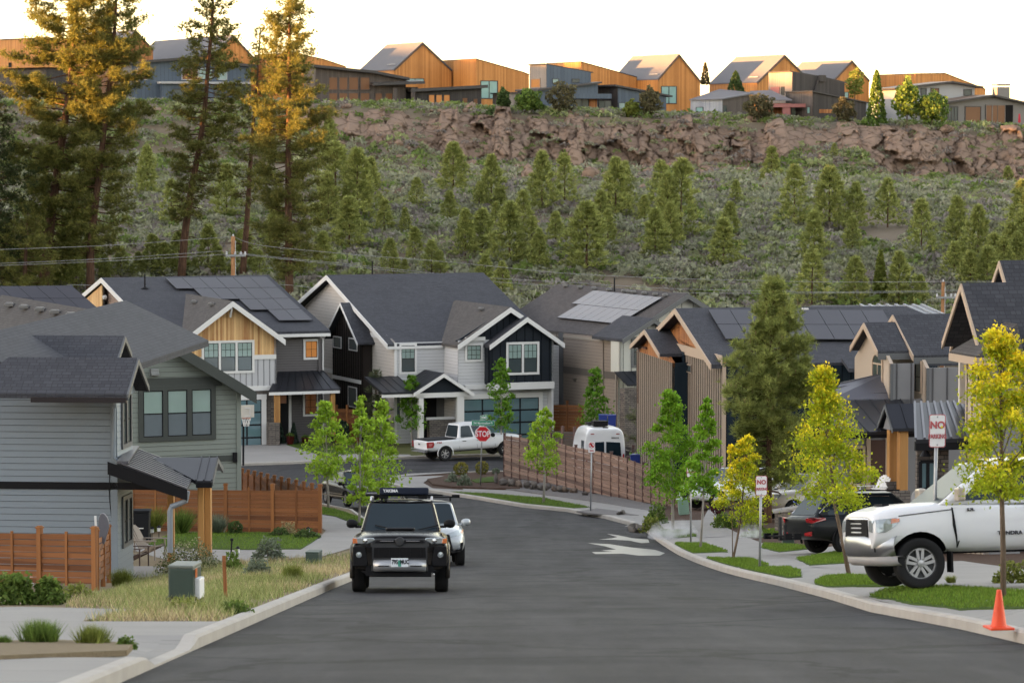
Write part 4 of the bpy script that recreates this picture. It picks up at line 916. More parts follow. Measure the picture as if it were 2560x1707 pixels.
# ===== tall steep-gabled house at the right edge (G)
def house_G():
 K = at(cD(1850, 1300), 88); FP = Plane(K, 14); v = -FP.n; g0 = Hg(K.x, K.y) - .6
 R = root_at('house', FP, 3, 'tall house with steep stacked beige-trimmed gables beside yellow maple')
 def gab(pl, u, pkpx, rr, right, wl, ov=.35, deep=True):
  S = pl.side(u, False); pk = S.uz(pkpx); f1 = S.uz(rr); f0 = (2 * pk[0] - f1[0], f1[1]); L = hit_x(S.P(*pk, ov), pl.u, right)
  gable_roof(R, ROOF, S.P(*pk, ov), S.P(*f1, ov), S.P(*f0, ov), pl.u, L, t=.14, name='gable_roof'); barge(R, S, [f0, (pk[0], pk[1] - .02), f1], .2, .05, BEIGE, ov + .003)
  s = (pk[1] - f1[1]) / (f1[0] - pk[0]); return S, pk, f0, f1, lambda x: pk[1] - .14 - abs(x - pk[0]) * s
 S, pk, f0, f1, h = gab(FP, 0, cD(1995, 408), cD(2145, 930), cD(3200, 400)[0], 0)
 batt(R, S, [(f0[0] + .3, g0), (f1[0] - .3, g0), (f1[0] - .3, h(f1[0] - .3)), (pk[0], h(pk[0])), (f0[0] + .3, h(f0[0] + .3))], BEIGEW, .4)
 zE = h(f1[0] - .3); off = f1[0] - .3; F2 = Plane(S.P(off, 0), 14); uu = F2.uz(cD(2900, 1100))[0]
 batt(R, F2, [(0, g0), (uu, g0), (uu, zE), (0, zE)], M('slate_blue_siding', (.05, .065, .08), .6), .45)
 B = FP.shift(-4.5); S2, pk2, _, _, _ = gab(B, B.uz(cD(2045, 500))[0] * 0 - .6, cD(1932, 358), cD(2085, 900), cD(3300, 350)[0], 0)
 C2 = FP.shift(-3); S3, pk3, g_0, g_1, h3 = gab(C2, C2.uz(cD(2255, 300))[0], cD(2217, 170), cD(2278, 385), cD(3200, 150)[0], 0, .25)
 flat(R, S3, [(g_0[0], g_0[1]), (g_1[0], g_1[1]), (pk3[0], pk3[1] - .15)], GREYB, name='gable_wall')
 # projecting bay with windows under a little hip roof
 W = S.shift(1.0); r = rect(W, cD(1860, 920), cD(2030, 1500)); batt(R, W, [(r[0], g0), (r[2], g0), (r[2], r[3]), (r[0], r[3])], BEIGEW, .35)
 sd = W.side(r[2], True); flat(R, sd, [(0, g0), (1.0, g0), (1.0, r[3]), (0, r[3])], GREYB)
 window(R, W, rect(W, cD(1925, 930), cD(2022, 1350)), .07, BEIGE, SASHB, GLASS, nx=2)
 a = W.P(r[0] - .25, r[3] - .05, .35); b = W.P(r[2] + .25, r[3] - .05, .35); c = W.P(r[2] - .2, r[3] + .75, -.95); d = W.P(r[0] + .2, r[3] + .75, -.95); e = W.P(r[2] + .25, r[3] - .05, -.95)
 mb = MB(); mb.prism([a, b, c, d], (0, 0, -.1)); mb.prism([b, e, c], (0, 0, -.1)); mb.build('awning_roof', ROOFB, R); mb = MB(); mb.beam(a - V(0, 0, .15), b - V(0, 0, .15), .06, .2); mb.beam(b - V(0, 0, .15), e - V(0, 0, .15), .06, .2); mb.build('fascia', BEIGE, R)
 # white end board, ribbed porch roof
 FW = FP.shift(.5); pbar(R, 'corner_board', FW, cD(1800, 990), cD(1850, 1370), .1, M('cream_board', (.6, .54, .48), .6))
 Q = FP.shift(3.2); e0 = Q.hit(cR3(705, 262)); e1 = Q.hit(cR3(1100, 200)); t0 = FP.hit(cR3(565, 178)); 
 A1, A2 = Q.hit(cR3(850, 190)), FP.hit(cR3(955, 5)); B1, B2 = Q.hit(cR3(565, 178)), FP.hit(cR3(900, 10)); C1 = Q.hit(cR3(700, 265))
 mb = MB(); base = [C1, A1, A2, A2 + (B1 - A1) * .98 + V(0, 0, 0)]
 P4 = [B1, A1 + (A1 - B1) * .35, FP.hit(cR3(1150, -60)), FP.hit(cR3(880, 15))]
 zq = Q.uz(cR3(700, 255))[1]; zt = FP.uz(cR3(900, 10))[1]; u0 = Q.uz(cR3(600, 230))[0]; u1 = u0 + 5
 P4 = [Q.P(u0, zq), Q.P(u1, zq), FP.P(u1, zt), FP.P(u0 + 1.2, zt)]; slab(mb, P4, .1)
 mb.build('porch_roof', SEAM, R); mb = MB(); seams(mb, P4[0], P4[1], P4[3], P4[2], .24, .05, .06); mb.build('roof_seam', METALR, R)
 solid(R, 'fascia', BLACK, lambda m: bar(m, Q, (u0, zq - .3, u1, zq - .06), .08, -.1))
 X = FP.shift(2.6); r = rect(X, cR3(610, 240), cR3(812, 660)); flat(R, X, [(r[0], g0), (r[2], g0), (r[2], r[3] - .2), (r[0], r[3] + .1)], STONE, name='stone_wall'); 
 rr = rect(X, cR3(625, 400), cR3(720, 690)); garage_door(R, X, (rr[0], g0 + .5, rr[2], rr[3]), 2, 4)
 mb = MB(); c = X.hit(cR3(640, 345)) + X.n * .25; mb.lathe(c, [(.02, .12), (.06, .1), (.16, -.06), (.05, -.05)], (0, 0, 1), 12); mb.tube([c + V(0, 0, .1), c + V(0, 0, .2) - X.n * .1, c - X.n * .25 + V(0, 0, .15)], .015, 6); mb.build('wall_lamp', BLACK, R)
house_G()
# ===== blue-grey house, left foreground (A1)
BLUEG = M('blue_grey_siding', (.2, .24, .275), .55, var=.05, sc=.6)
def house_A1():
 K = at(cE(865, 1200), 86); FP = Plane(K, -5); v = -FP.n; g0 = Hg(K.x, K.y) - 1.0
 R = root_at('house', FP, -3, 'blue-grey lap-sided house with black belt and ribbed metal porch roof')
 uL = FP.uz((-160, 1100))[0]; zT = FP.uz(cA(400, 1310))[1]; pT = FP.uz(cE(838, 10))
 belt = FP.uz(cE(500, 600))[1]; belt2 = FP.uz(cE(500, 652))[1]
 rk0, rk1 = FP.uz(cA(-330, 830)), FP.uz(cA(520, 1250)); s = (rk0[1] - rk1[1]) / (rk1[0] - rk0[0]); hz_ = lambda u: rk1[1] + (rk1[0] - u) * s - .25
 lap(R, FP, [(uL, g0), (0, g0), (0, pT[1]), (rk1[0] + .3, pT[1]), (rk1[0] - .4, hz_(rk1[0] - .4)), (uL, hz_(uL))], BLUEG, .172, .02)
 solid(R, 'belt_board', BLACK, lambda m: bar(m, FP, (uL, belt2, 1.3, belt), .03, .024))
 b = FP.uz(cA(90, 1186))[1]; c_ = FP.uz(cA(90, 1248))[1]; solid(R, 'belt_board', BLACK, lambda m: bar(m, FP, (uL, c_, FP.uz(cA(470, 1240))[0], b), .04, .024))
 solid(R, 'corner_board', BLUEG, lambda m: bar(m, FP, (-.16, g0, .02, pT[1]), .03, .024))
 ov = .45; A_, B_ = FP.P(rk0[0], rk0[1], ov), FP.P(rk1[0] + .05, rk1[1], ov)
 rf = m_shingle('blue_black_shingles', (.036, .038, .046), (.064, .066, .077))
 mb = MB(); slab(mb, [A_, B_, B_ + v * 22, A_ + v * 22], .2); mb.build('roof', rf, R); barge(R, FP, [rk0, rk1], .32, .05, BLACK, ov + .003)
 # two stacked cross gables facing right
 def cross(peak_r, eave_r, eave_l, ridge_l, Y, name, ov=.3):
  pl = Plane(at(peak_r, Y), -5); pk = at(peak_r, Y); S = pl.side(0, True)
  ef = S.uz(eave_r); p = S.uz(peak_r); E = S.P(*ef); PK = S.P(*p); back = S.P(2 * p[0] - ef[0], ef[1]); Lr = -hit_x(PK, -pl.u, ridge_l[0]); 
  L = hit_x(PK, -pl.u, ridge_l[0])
  mb = MB(); slab(mb, [PK, E, E - pl.u * (L + 1), PK - pl.u * L], .13); slab(mb, [PK, back, back - pl.u * L, PK - pl.u * L], .13); mb.build(name, rf, R)
  S2 = S.shift(.0); barge(R, S2, [ef, (p[0], p[1] - .02), (2 * p[0] - ef[0], ef[1])], .16, .05, GREYT, .003)
  flat(R, S.shift(-.3), [(ef[0] + .1, ef[1] - .15), (p[0], p[1] - .2), (2 * p[0] - ef[0] - .1, ef[1] - .15)], BLUEG, name='gable_wall')
  return E, pl, L
 E, pl, L = cross(cA(1150, 987), cA(1062, 1292), None, cA(75, 970), 84.5, 'cross_gable')
 a = E - V(0, 0, .16); x0 = hit_x(a, -pl.u, cA(262, 1290)[0]); mb = MB(); mb.beam(a - pl.n * -.02, a - pl.u * x0, .13, .14); mb.build('gutter', M('dark_gutter', (.03, .025, .028), .35, .3), R)
 cross(cA(1040, 802), cA(985, 985), None, cA(255, 785), 92, 'cross_gable')
 # right flank with the tall window strip, then the porch
 S = FP.side(0, True); lap(R, S, [(0, g0), (2.0, g0), (2.0, pT[1]), (0, pT[1])], BLUEG, .172, .02)
 z0, z1 = S.uz(cE(910, 352))[1], S.uz(cE(910, -60))[1]; w0 = S.uz(cE(884, 100))[0]; w1 = S.uz(cE(955, 100))[0]
 window(R, S, (w0, z0, w1, z1), .12, GREYT, SASHB, GLASS, nx=2)
 z0, z1 = S.uz(cE(910, 1080))[1], S.uz(cE(910, 700))[1]; window(R, S, (w0, z0, w1, z1), .12, GREYT, SASHB, GLASS, nx=2)
 # porch: shed of ribbed metal falling to the right plus a small cross gable
 C = lambda p, Y: at(p, Y); y0, y1 = 84.6, 89.5
 eF, eB = C(cE(1372, 655), y0), C(cE(1440, 590), y1 - .5); rF, rB = C(cE(888, 470), y0), C(cE(972, 386), y1 - .5)
 eB.z = eF.z; rB.z = rF.z
 mb = MB(); slab(mb, [eF, eB, rB, rF], .06); mb.build('porch_roof', SEAM, R)
 mb = MB(); n = 11
 for i in range(n + 1):
  t = i / n; mb.beam(eF.lerp(eB, t) + V(0, 0, .03), rF.lerp(rB, t) + V(0, 0, .03), .07, .045)
 mb.build('roof_seam', METALR, R)
 fl = C(cE(790, 452), y0 - .05); fr = C(cE(1375, 655), y0 - .05); mb = MB(); mb.prism([fl, fr, fr - V(0, 0, .3), fl - V(0, 0, .34)], (0, .09, 0)); mb.build('fascia', BLACK, R)
 mb = MB(); mb.beam(rF + V(.05, 0, .05), rB + V(.05, 0, .05), .3, .06); mb.build('flashing', METALR, R)
 g_e0, g_e1, g_r0, g_r1 = C(cE(1440, 592), 86.5), C(cE(1557, 592), 86.5), C(cE(1112, 420), 88.3), C(cE(1597, 420), 88.3)
 g_r0.z = g_r1.z; mb = MB(); slab(mb, [g_e0, g_e1, g_r1, g_r0], .1); seams(mb, g_e0, g_e1, g_r1 - (g_e1 - g_e0), g_r1, .36); bk = (g_r1 - g_e1); slab(mb, [g_r0, g_r1, g_r1 + V(bk.x, bk.y, -bk.z), g_r0 + V(bk.x, bk.y, -bk.z)], .1); mb.build('porch_gable_roof', SEAM, R)
 mb = MB(); mb.beam(g_e1 - V(0, 0, .08), g_r1 - V(0, 0, .08), .06, .14); mb.beam(g_r1 - V(0, 0, .08), g_r1 + V(bk.x, bk.y, -bk.z - .08), .06, .14); mb.build('bargeboard', GREYT, R)
 mb = MB(); mb.beam(g_e0 + V(0, 0, -.12), g_e1 + V(0, 0, -.12), .06, .14); mb.build('fascia', BLACK, R)
 for (xa, xb, yt, yb, Y) in ((1226, 1277, 700, 1130, 88.5), (1452, 1500, 618, 1075, 87), (1504, 1551, 618, 1070, 87.2)):
  pl = Plane(at(cE(xa, 900), Y), 0); a, b_ = pl.uz(cE(xa, yt)), pl.uz(cE(xb, yb)); mb = MB(); bar(mb, pl, (a[0], b_[1] - .3, b_[0], a[1] + .1), .4 if xa != 1226 else .3, -.35); mb.build('porch_post', POST, R, bevel=.012)
 pl = Plane(at(cE(1300, 700), 84.7), 0); mb = MB(); mb.tube([pl.P(*pl.uz(cE(1378, 668))), pl.P(*pl.uz(cE(1366, 740))), pl.P(*pl.uz(cE(1262, 782))), pl.P(*pl.uz(cE(1250, 815))), pl.P(*pl.uz(cE(1250, 1118)))], .075, 8); mb.build('downspout', M('grey_downspout', (.2, .23, .26), .45), R)
 pl = FP.shift(.04); mb = MB(); mb.tube([pl.P(*pl.uz(cE(x, y))) for x, y in ((806, 540), (803, 700), (820, 870), (835, 960), (828, 1060), (850, 1240))], .012, 5); mb.build('cable', BLACK, R)
 pl = FP.shift(.1); a = pl.uz(cE(850, 5)); mb = MB(); mb.tube([pl.P(*pl.uz(cA(960, 1305))), pl.P(*pl.uz(cA(966, 1400))), pl.P(*pl.uz(cE(838, 60))), pl.P(*pl.uz(cE(838, 420))), pl.P(*pl.uz(cE(862, 450)))], .05, 8); mb.build('downspout', BLUEG, R)
 # porch deck slab
 mb = MB(); c = at(cE(1100, 1100), 88.5); mb.box((c.x, c.y - .5, Hg(c.x, c.y) + .13), 5.6, 3.6, .2); mb.build('porch_slab', CONC, R)
house_A1()
# ===== grey-green gable house behind it (A2)
GGREEN = M('grey_green_siding', (.195, .222, .2), .55, var=.05, sc=.6)
def house_A2():
 K = at(cE(1765, 600), 116); FP = Plane(K, 24); v = -FP.n; g0 = Hg(K.x, K.y) - 1
 R = root_at('house', FP, -4, 'grey-green lap-sided gable house with three tall dark-framed windows')
 pk = FP.uz(cA(1090, 637)); e1 = FP.uz(cA(2112, 1268)); s = (pk[1] - e1[1]) / (e1[0] - pk[0]); e0 = (2 * pk[0] - e1[0], e1[1]); h = lambda u: pk[1] - .2 - abs(u - pk[0]) * s
 lap(R, FP, [(e0[0] + .5, g0), (0, g0), (0, h(0)), (pk[0], h(pk[0])), (e0[0] + .5, h(e0[0] + .5))], GGREEN, .178, .02)
 ov = .5; PK, E0, E1 = FP.P(*pk, ov), FP.P(*e0, ov), FP.P(*e1, ov); rb = m_shingle('brown_grey_shingles', (.046, .04, .038), (.088, .078, .074))
 mb = MB(); slab(mb, [PK, E0, E0 + v * 18, PK + v * 18], .2); slab(mb, [PK, E1, E1 + v * 18, PK + v * 18], .2); mb.build('roof', rb, R)
 tr = M('dark_green_trim', (.05, .058, .054), .5); barge(R, FP, [e0, (pk[0], pk[1] - .02), e1], .42, .06, tr, ov + .003)
 pbar(R, 'belt_board', FP, cA(1180, 1163), cA(1860, 1222), .03, tr, .024)
 lo = FP.uz(cE(1700, 402))[1]; lo2 = FP.uz(cE(1700, 445))[1]; solid(R, 'belt_board', tr, lambda m: bar(m, FP, (-8, lo2, -.02, lo), .03, .024))
 solid(R, 'corner_board', GGREEN, lambda m: bar(m, FP, (-.14, g0, .03, h(0)), .04, .02))
 window(R, FP, rect(FP, cE(1015, -100), cE(1584, 287)), .17, tr, SASHB, GLASSL, nx=3, low=M('window_shade_grey', (.13, .16, .18), .3))
 mb = MB(); c = FP.hit(cA(1287, 1107)) + FP.n * .08; mb.box(c, .3, .22, .26, Matrix.Rotation(rad(24), 3, 'Z')); mb.box(c - V(0, 0, .06) + FP.n * .08, .3, .18, .12, Matrix.Rotation(rad(24), 3, 'Z')); mb.build('vent_hood', M('light_grey_hood', (.24, .25, .25), .5), R, bevel=.02)
 c = FP.hit(cE(1722, 418)) + FP.n * .08; mb = MB(); mb.box(c, .16, .1, .36, Matrix.Rotation(rad(24), 3, 'Z')); mb.build('wall_lamp', BLACK, R, bevel=.02)
 S = FP.side(0, True); lap(R, S, [(0, g0), (14, g0), (14, h(0)), (0, h(0))], GGREEN, .178, .02)
 vents(R, RPlane(PK, E0, PK + v), [cA(x, y) for x, y in ((78, 545), (203, 563), (335, 585), (460, 606), (597, 628), (734, 650), (876, 675))], .3)
 p = RPlane(PK, E0, PK + v).hit(cA(795, 668), .1); mb = MB(); mb.tube([p - V(0, 0, .2), p + V(0, 0, .25)], .05); mb.build('vent_pipe', BLACK, R)
house_A2()
# ===== roof with solar at far left (A0) and metal roof behind E
def house_A0():
 a = at(cA(610, 380), 150); pl = Plane(a, 18); v = -pl.n; b = at(cA(840, 600), 140); ee = b - V(0, 0, 1.2) - v * 1.5
 R = thing('house', (a.x, a.y, Hg(a.x, a.y)), 'dark shingle roof with solar panels at the far left behind brown roof', 'house')
 L = 16; E = a - v * 8; E.z = a.z - 4.2; rp_pts = [a, E, E - pl.u * L, a - pl.u * L]; B = a + v * 6; B.z = a.z - 3.2
 mb = MB(); slab(mb, rp_pts, .2); slab(mb, [a, B, B - pl.u * L, a - pl.u * L], .2); mb.build('roof', ROOF, R); rp = RPlane(a, E, a - pl.u)
 solar(R, rp, cA(-160, 392), (153 / 3.3571, 0), (120 / 3.3571, 104 / 3.3571), [(i, j) for i in range(5) for j in range(3)], PANEL)
 mb = MB(); g0 = Hg(a.x, a.y) - .5; q = -pl.u * .5; W = [a + q - V(0, 0, .25), E + q - V(0, 0, .25), E + q + V(0, 0, g0 - E.z), B + q + V(0, 0, g0 - B.z), B + q - V(0, 0, .25)]; mb.prism(W, -pl.u * .15); mb.prism([E + q - v * -.4, E + q - pl.u * (L - 1) + v * .4, E + q - pl.u * (L - 1) + v * .4 + V(0, 0, g0 - E.z), E + q + v * .4 + V(0, 0, g0 - E.z)], v * .15); mb.build('wall', GREYB, R)
house_A0()
def house_H():
 K = at(cD(985, 560), 172); R = thing('house', (K.x, K.y, Hg(K.x, K.y)), 'house roof with pale ribbed metal strips behind the solar panels', 'house')
 a, b, c, d = at(cD(560, 556), 176), at(cD(1490, 546), 176), at(cD(1700, 640), 168), at(cD(560, 640), 168); c.z = d.z = min(c.z, d.z); a.z = b.z = max(a.z, b.z)
 e, f = a.lerp(b, .45), d.lerp(c, .5)
 mb = MB(); slab(mb, [d, f, e, a], .15); mb.build('roof', ROOF, R); mb = MB(); slab(mb, [f + V(0, 0, -.01), c, b, e], .15); seams(mb, f, c, e, b, .5, .08, .14); mb.build('metal_roof', M('pale_metal_roof', (.22, .23, .25), .6), R)
 mb = MB(); g0 = Hg(K.x, K.y) - .5; mb.prism([V(d.x + .4, d.y + .4, g0), V(c.x - .4, c.y + .4, g0), V(c.x - .4, c.y + .4, c.z - .2), V(d.x + .4, d.y + .4, d.z - .2)], (0, .2, 0)); mb.build('wall', NAVY2, R)
house_H()
# ---------------------------------------------------------------- houses on the rim
CHAR = m_boards('charcoal_boards', (.035, .03, .03), (.06, .052, .05), .25, True, gap=.4)
BRNB = m_boards('dark_brown_boards', (.07, .055, .05), (.11, .088, .08), .25, True, gap=.4)
GREYWD = m_boards('grey_wood_boards', (.22, .18, .16), (.3, .25, .22), .2, True, gap=.4)
BLUEB = m_boards('blue_metal_boards', (.06, .085, .12), (.08, .11, .15), .45, True, .4, gap=.5)
CORR = m_boards('corrugated_metal', (.24, .26, .3), (.36, .38, .42), .3, True, .4, gap=.85)
STUC = M('grey_stucco', (.2, .185, .175), .8, var=.05)
STUCL = M('pale_stucco', (.36, .36, .37), .8, var=.04)
PINK = M('red_pink_paint', (.36, .13, .12), .6)
TEAL = m_glass('teal_window', (.22, .42, .4), .14)
FASC = M('rim_fascia', (.05, .045, .045), .5)
DARKIN = M('painted_opening_shade', (.012, .011, .011), .8)  # near-black that stands in for the shade inside openings
ROOFG = M('rim_metal_roof', (.13, .125, .135), .7, 0, .08, .4)
def block(R, pl, tops, base, depth, wall, roof=None, rt=.25, ov=.0, name='wall', oe=.3):
 T = [pl.uz(p) for p in tops]; zb = base if base < 50 else pl.uz((tops[0][0], base))[1]
 if base == 0: zb = -2.
 poly = [(T[0][0], zb), (T[-1][0], zb)] + T[::-1]
 mb = MB(); mb.prism([pl.P(u, z, -depth) for u, z in poly], pl.n * depth); o = mb.build(name, wall, R)
 if roof:
  mb = MB()
  for i, ((a, za), (b, zb_)) in enumerate(zip(T, T[1:])):
   s = (zb_ - za) / max(.01, b - a); ea = oe if i == 0 else 0; eb = oe if i == len(T) - 2 else 0
   mb.prism([pl.P(a - ea, za - s * ea, ov), pl.P(b + eb, zb_ + s * eb, ov), pl.P(b + eb, zb_ + s * eb, -depth), pl.P(a - ea, za - s * ea, -depth)], (0, 0, rt))
  mb.build('roof', roof, R)
 return o
def hwin(R, pl, p0, p1, mat, fr=.08, fm=None, nx=1):
 r = rect(pl, p0, p1); mb = MB()
 for q in ((r[0] - fr, r[1] - fr, r[2] + fr, r[1]), (r[0] - fr, r[3], r[2] + fr, r[3] + fr), (r[0] - fr, r[1], r[0], r[3]), (r[2], r[1], r[2] + fr, r[3])): bar(mb, pl, q, .08, .0)
 for i in range(1, nx): u = r[0] + (r[2] - r[0]) * i / nx; bar(mb, pl, (u - .05, r[1], u + .05, r[3]), .07, .0)
 w = mb.build('window', fm or FASC, R); pm = MB(); bar(pm, pl, r, .03, .0); pm.build('pane', mat, w)
def rim_gable(label, c, peak, eL, eR, farx, lowL, Y, yaw=26, wall=None, roof=None):
 pl = Plane(at(c(*peak), Y), yaw); v = -pl.n; R = root_at('house', pl, 0, label, 'house'); z0 = Hg(R.location.x, R.location.y + 4) - .5; R.location.z = z0 + .5
 pk = pl.uz(c(*peak)); a = pl.uz(c(*eL)); b = pl.uz(c(*eR)); PK = pl.P(*pk); L = hit_x(PK, v, c(farx, 0)[0])
 mb = MB(); mb.prism([pl.P(a[0], z0), pl.P(b[0], z0), pl.P(*b), PK, pl.P(*a)], v * L); mb.build('wall', wall or ORANGE, R)
 mb = MB(); up = V(0, 0, .06); e = .12
 for q in (a, b):
  E = pl.P(*q, e) + (pl.P(*q) - PK) * .02; P0 = pl.P(*pk, e); mb.prism([P0 + up, E + up, E + v * (L + e) + up, P0 + v * (L + e) + up], (0, 0, .12))
 mb.build('roof', roof or ROOFG, R); barge(R, pl, [a, pk, b], .14, .05, FASC, e + .003)
 if lowL:  # low snow rail near the eave
  E0, E1 = pl.P(*a).lerp(PK, .12), (pl.P(*a) + v * L).lerp(PK + v * L, .12); mb = MB(); mb.beam(E0 + v * .6 + V(0, 0, .35), E0 + v * 2.8 + V(0, 0, .35), .06, .1); mb.build('snow_rail', STUCL, R)
 return R, pl
def rim_box(label, c, corner, leftpx, rights, Y, yaw=26, depth=9, wall=None, lw=None):
 P0 = at(c(*corner), Y); pl = Plane(P0, yaw); lp = Plane(P0, yaw - 90); R = root_at('house', pl, 0, label, 'house'); z0 = Hg(R.location.x, R.location.y + 4) - .5; R.location.z = z0 + .5
 T = [pl.uz(c(*corner))] + [pl.uz(c(*p)) for p in rights]; ul = lp.uz(c(*leftpx))[0]; d = -ul; v = -pl.n
 mb = MB(); mb.prism([pl.P(T[0][0], z0), pl.P(T[-1][0], z0)] + [pl.P(*q) for q in T[::-1]], v * d); mb.build('wall', wall or ORANGE, R)
 mb = MB()
 for p, q in zip(T, T[1:]): mb.prism([pl.P(*p, .06), pl.P(*q, .06), pl.P(*q, .06) + v * (d + .1), pl.P(*p, .06) + v * (d + .1)], (0, 0, .1))
 mb.build('roof', FASC, R); return R, pl, lp
YB, YF = 392, 368
R, pl = rim_gable('orange gabled house left of centre with long grey roof, beside the brown house', cT2, (670, 155), (480, 330), (858, 332), 437, 1, YB); hwin(R, pl, cT2(565, 385), cT2(676, 412), TEAL, .05, None, 2)
R, pl = rim_gable('orange gabled house standing behind the right end of the blue house', cT3, (97, 232), (-42, 392), (236, 405), -205, 1, YB); hwin(R, pl, cT3(-16, 437), cT3(78, 545), TEAL, .08, None, 2)
R, pl = rim_gable('orange gabled house with wide grey roof behind the charcoal stepped house', cT3, (787, 237), (608, 412), (960, 410), 472, 1, YB)
R, pl = rim_gable('smaller orange gabled house right of the charcoal stepped house', cT3, (1226, 272), (1113, 392), (1340, 402), 900, 0, YB + 8); hwin(R, pl, cT3(1180, 475), cT3(1202, 515), TEAL, .06)
R, pl = rim_gable('orange gabled house with long grey roof seen through the pines', cT1, (1520, 236), (1385, 372), (1660, 385), 1010, 1, YB)
R, pl = rim_gable('brown gabled house mostly hidden behind the broad dark pine', cT1, (885, 206), (760, 330), (1000, 330), 560, 0, YB, wall=CEDAR2)
R, pl, lp = rim_box('orange flat-topped house with teal window between gabled house and blue house', cT2, (1020, 258), (800, 272), [(1328, 345), (1366, 360)], YB - 4); hwin(R, pl, cT2(1052, 402), cT2(1156, 512), TEAL, .1, None, 2)
R, pl, lp = rim_box('orange sloping-topped house with sunlit yellow end behind the blue tower', cT2, (1705, 277), (1480, 290), [(2070, 377)], YB)
R, pl, lp = rim_box('wide orange house with sunlit yellow end behind the grey house', cT3, (1640, 355), (1392, 365), [(1835, 352), (2040, 432), (2100, 456)], YB + 4)
R, pl, lp = rim_box('orange house with sunlit end left of the brown glass-fronted house', cT1, (1905, 348), (1660, 357), [(2110, 390), (2260, 440)], YB - 6)
P0 = at(cT1(275, 252), YB - 10); pl = Plane(P0, -48); R = root_at('house', pl, 0, 'sunlit orange house at the far left edge above dark base', 'house'); zb = pl.uz(cT1(100, 446))[1]; a = pl.uz(cT1(-140, 248)); b = pl.uz(cT1(275, 252))
mb = MB(); mb.prism([pl.P(a[0], zb), pl.P(b[0], zb), pl.P(b[0], b[1]), pl.P(a[0], b[1])], -pl.n * 7); mb.build('wall', ORANGE, R); mb = MB(); mb.prism([pl.P(a[0], b[1], .1), pl.P(b[0] + .1, b[1], .1), pl.P(b[0] + .1, b[1], -7), pl.P(a[0], b[1], -7)], (0, 0, .12)); mb.build('roof', FASC, R)
z0 = R.location.z - .5; mb = MB(); mb.prism([pl.P(a[0], z0, -.8), pl.P(b[0] - .6, z0, -.8), pl.P(b[0] - .6, zb, -.8), pl.P(a[0], zb, -.8)], -pl.n * 5); mb.build('base_wall', CHAR, R); hwin(R, pl, cT1(60, 412), cT1(75, 440), DARKIN, .03)
# ---- brown house with tall windows
def rim_brown():
 pl = Plane(at(cT2(300, 600), YF), 12); R = root_at('house', pl, 0, 'low dark brown house with tall sunset-tinted windows and sloping roof on the rim'); R.location.z = Hg(R.location.x, R.location.y); c = cT2
 block(R, pl, [c(-30, 312), c(345, 350), c(560, 392)], 0, 9, BRNB, FASC, .3, .9)
 for x0, x1 in ((60, 112), (126, 178), (190, 248), (265, 322)):
  hwin(R, pl, c(x0, 378), c(x1, 456), GLOWD, .1, BRNB); hwin(R, pl, c(x0, 480), c(x1, 612), GLOWD, .1, BRNB)
 for x0, x1 in ((362, 405), (428, 472)): hwin(R, pl, c(x0, 482), c(x1, 625), GLOWD, .08, BRNB)
 p2 = pl.shift(2.0); a, b = p2.uz(c(345, 430)), p2.uz(c(685, 418)); mb = MB(); mb.prism([p2.P(*a), p2.P(*b), pl.P(b[0], b[1] + .2, -2), pl.P(a[0], a[1] + .2, -2)], (0, 0, .3)); mb.build('canopy', FASC, R)
 for x in (481, 598): post(R, p2, c(x, 0)[0], c(x + 24, 0)[0], c(0, 445)[1], c(0, 660)[1], .35, BRNB, -.4, 'porch_column')
 p3 = pl.shift(-1.2); block(R, p3, [c(470, 440), c(640, 440)], 0, 5, CHAR)
 p4 = pl.shift(1.2); block(R, p4, [c(622, 470), c(1055, 447)], 0, 8, CHAR, FASC, .35, .8, oe=.6); sd = p4
 for x0, x1 in ((712, 746), (760, 796), (810, 846)): hwin(R, p4, c(x0, 492), c(x1, 615), GLOW, .1, CHAR)
 hwin(R, p4, c(932, 512), c(962, 602), GLOWD, .08, CHAR); hwin(R, p4, c(1004, 517), c(1028, 580), GLOWD, .08, CHAR)
 mb = MB(); q = pl.hit(c(530, 582)) + pl.n * 1.2; mb.box(q, 1.6, .8, .5); mb.box(q + V(0, .3, .35), 1.6, .2, .5); mb.build('outdoor_bench', STUCL, R, bevel=.06)
rim_brown()
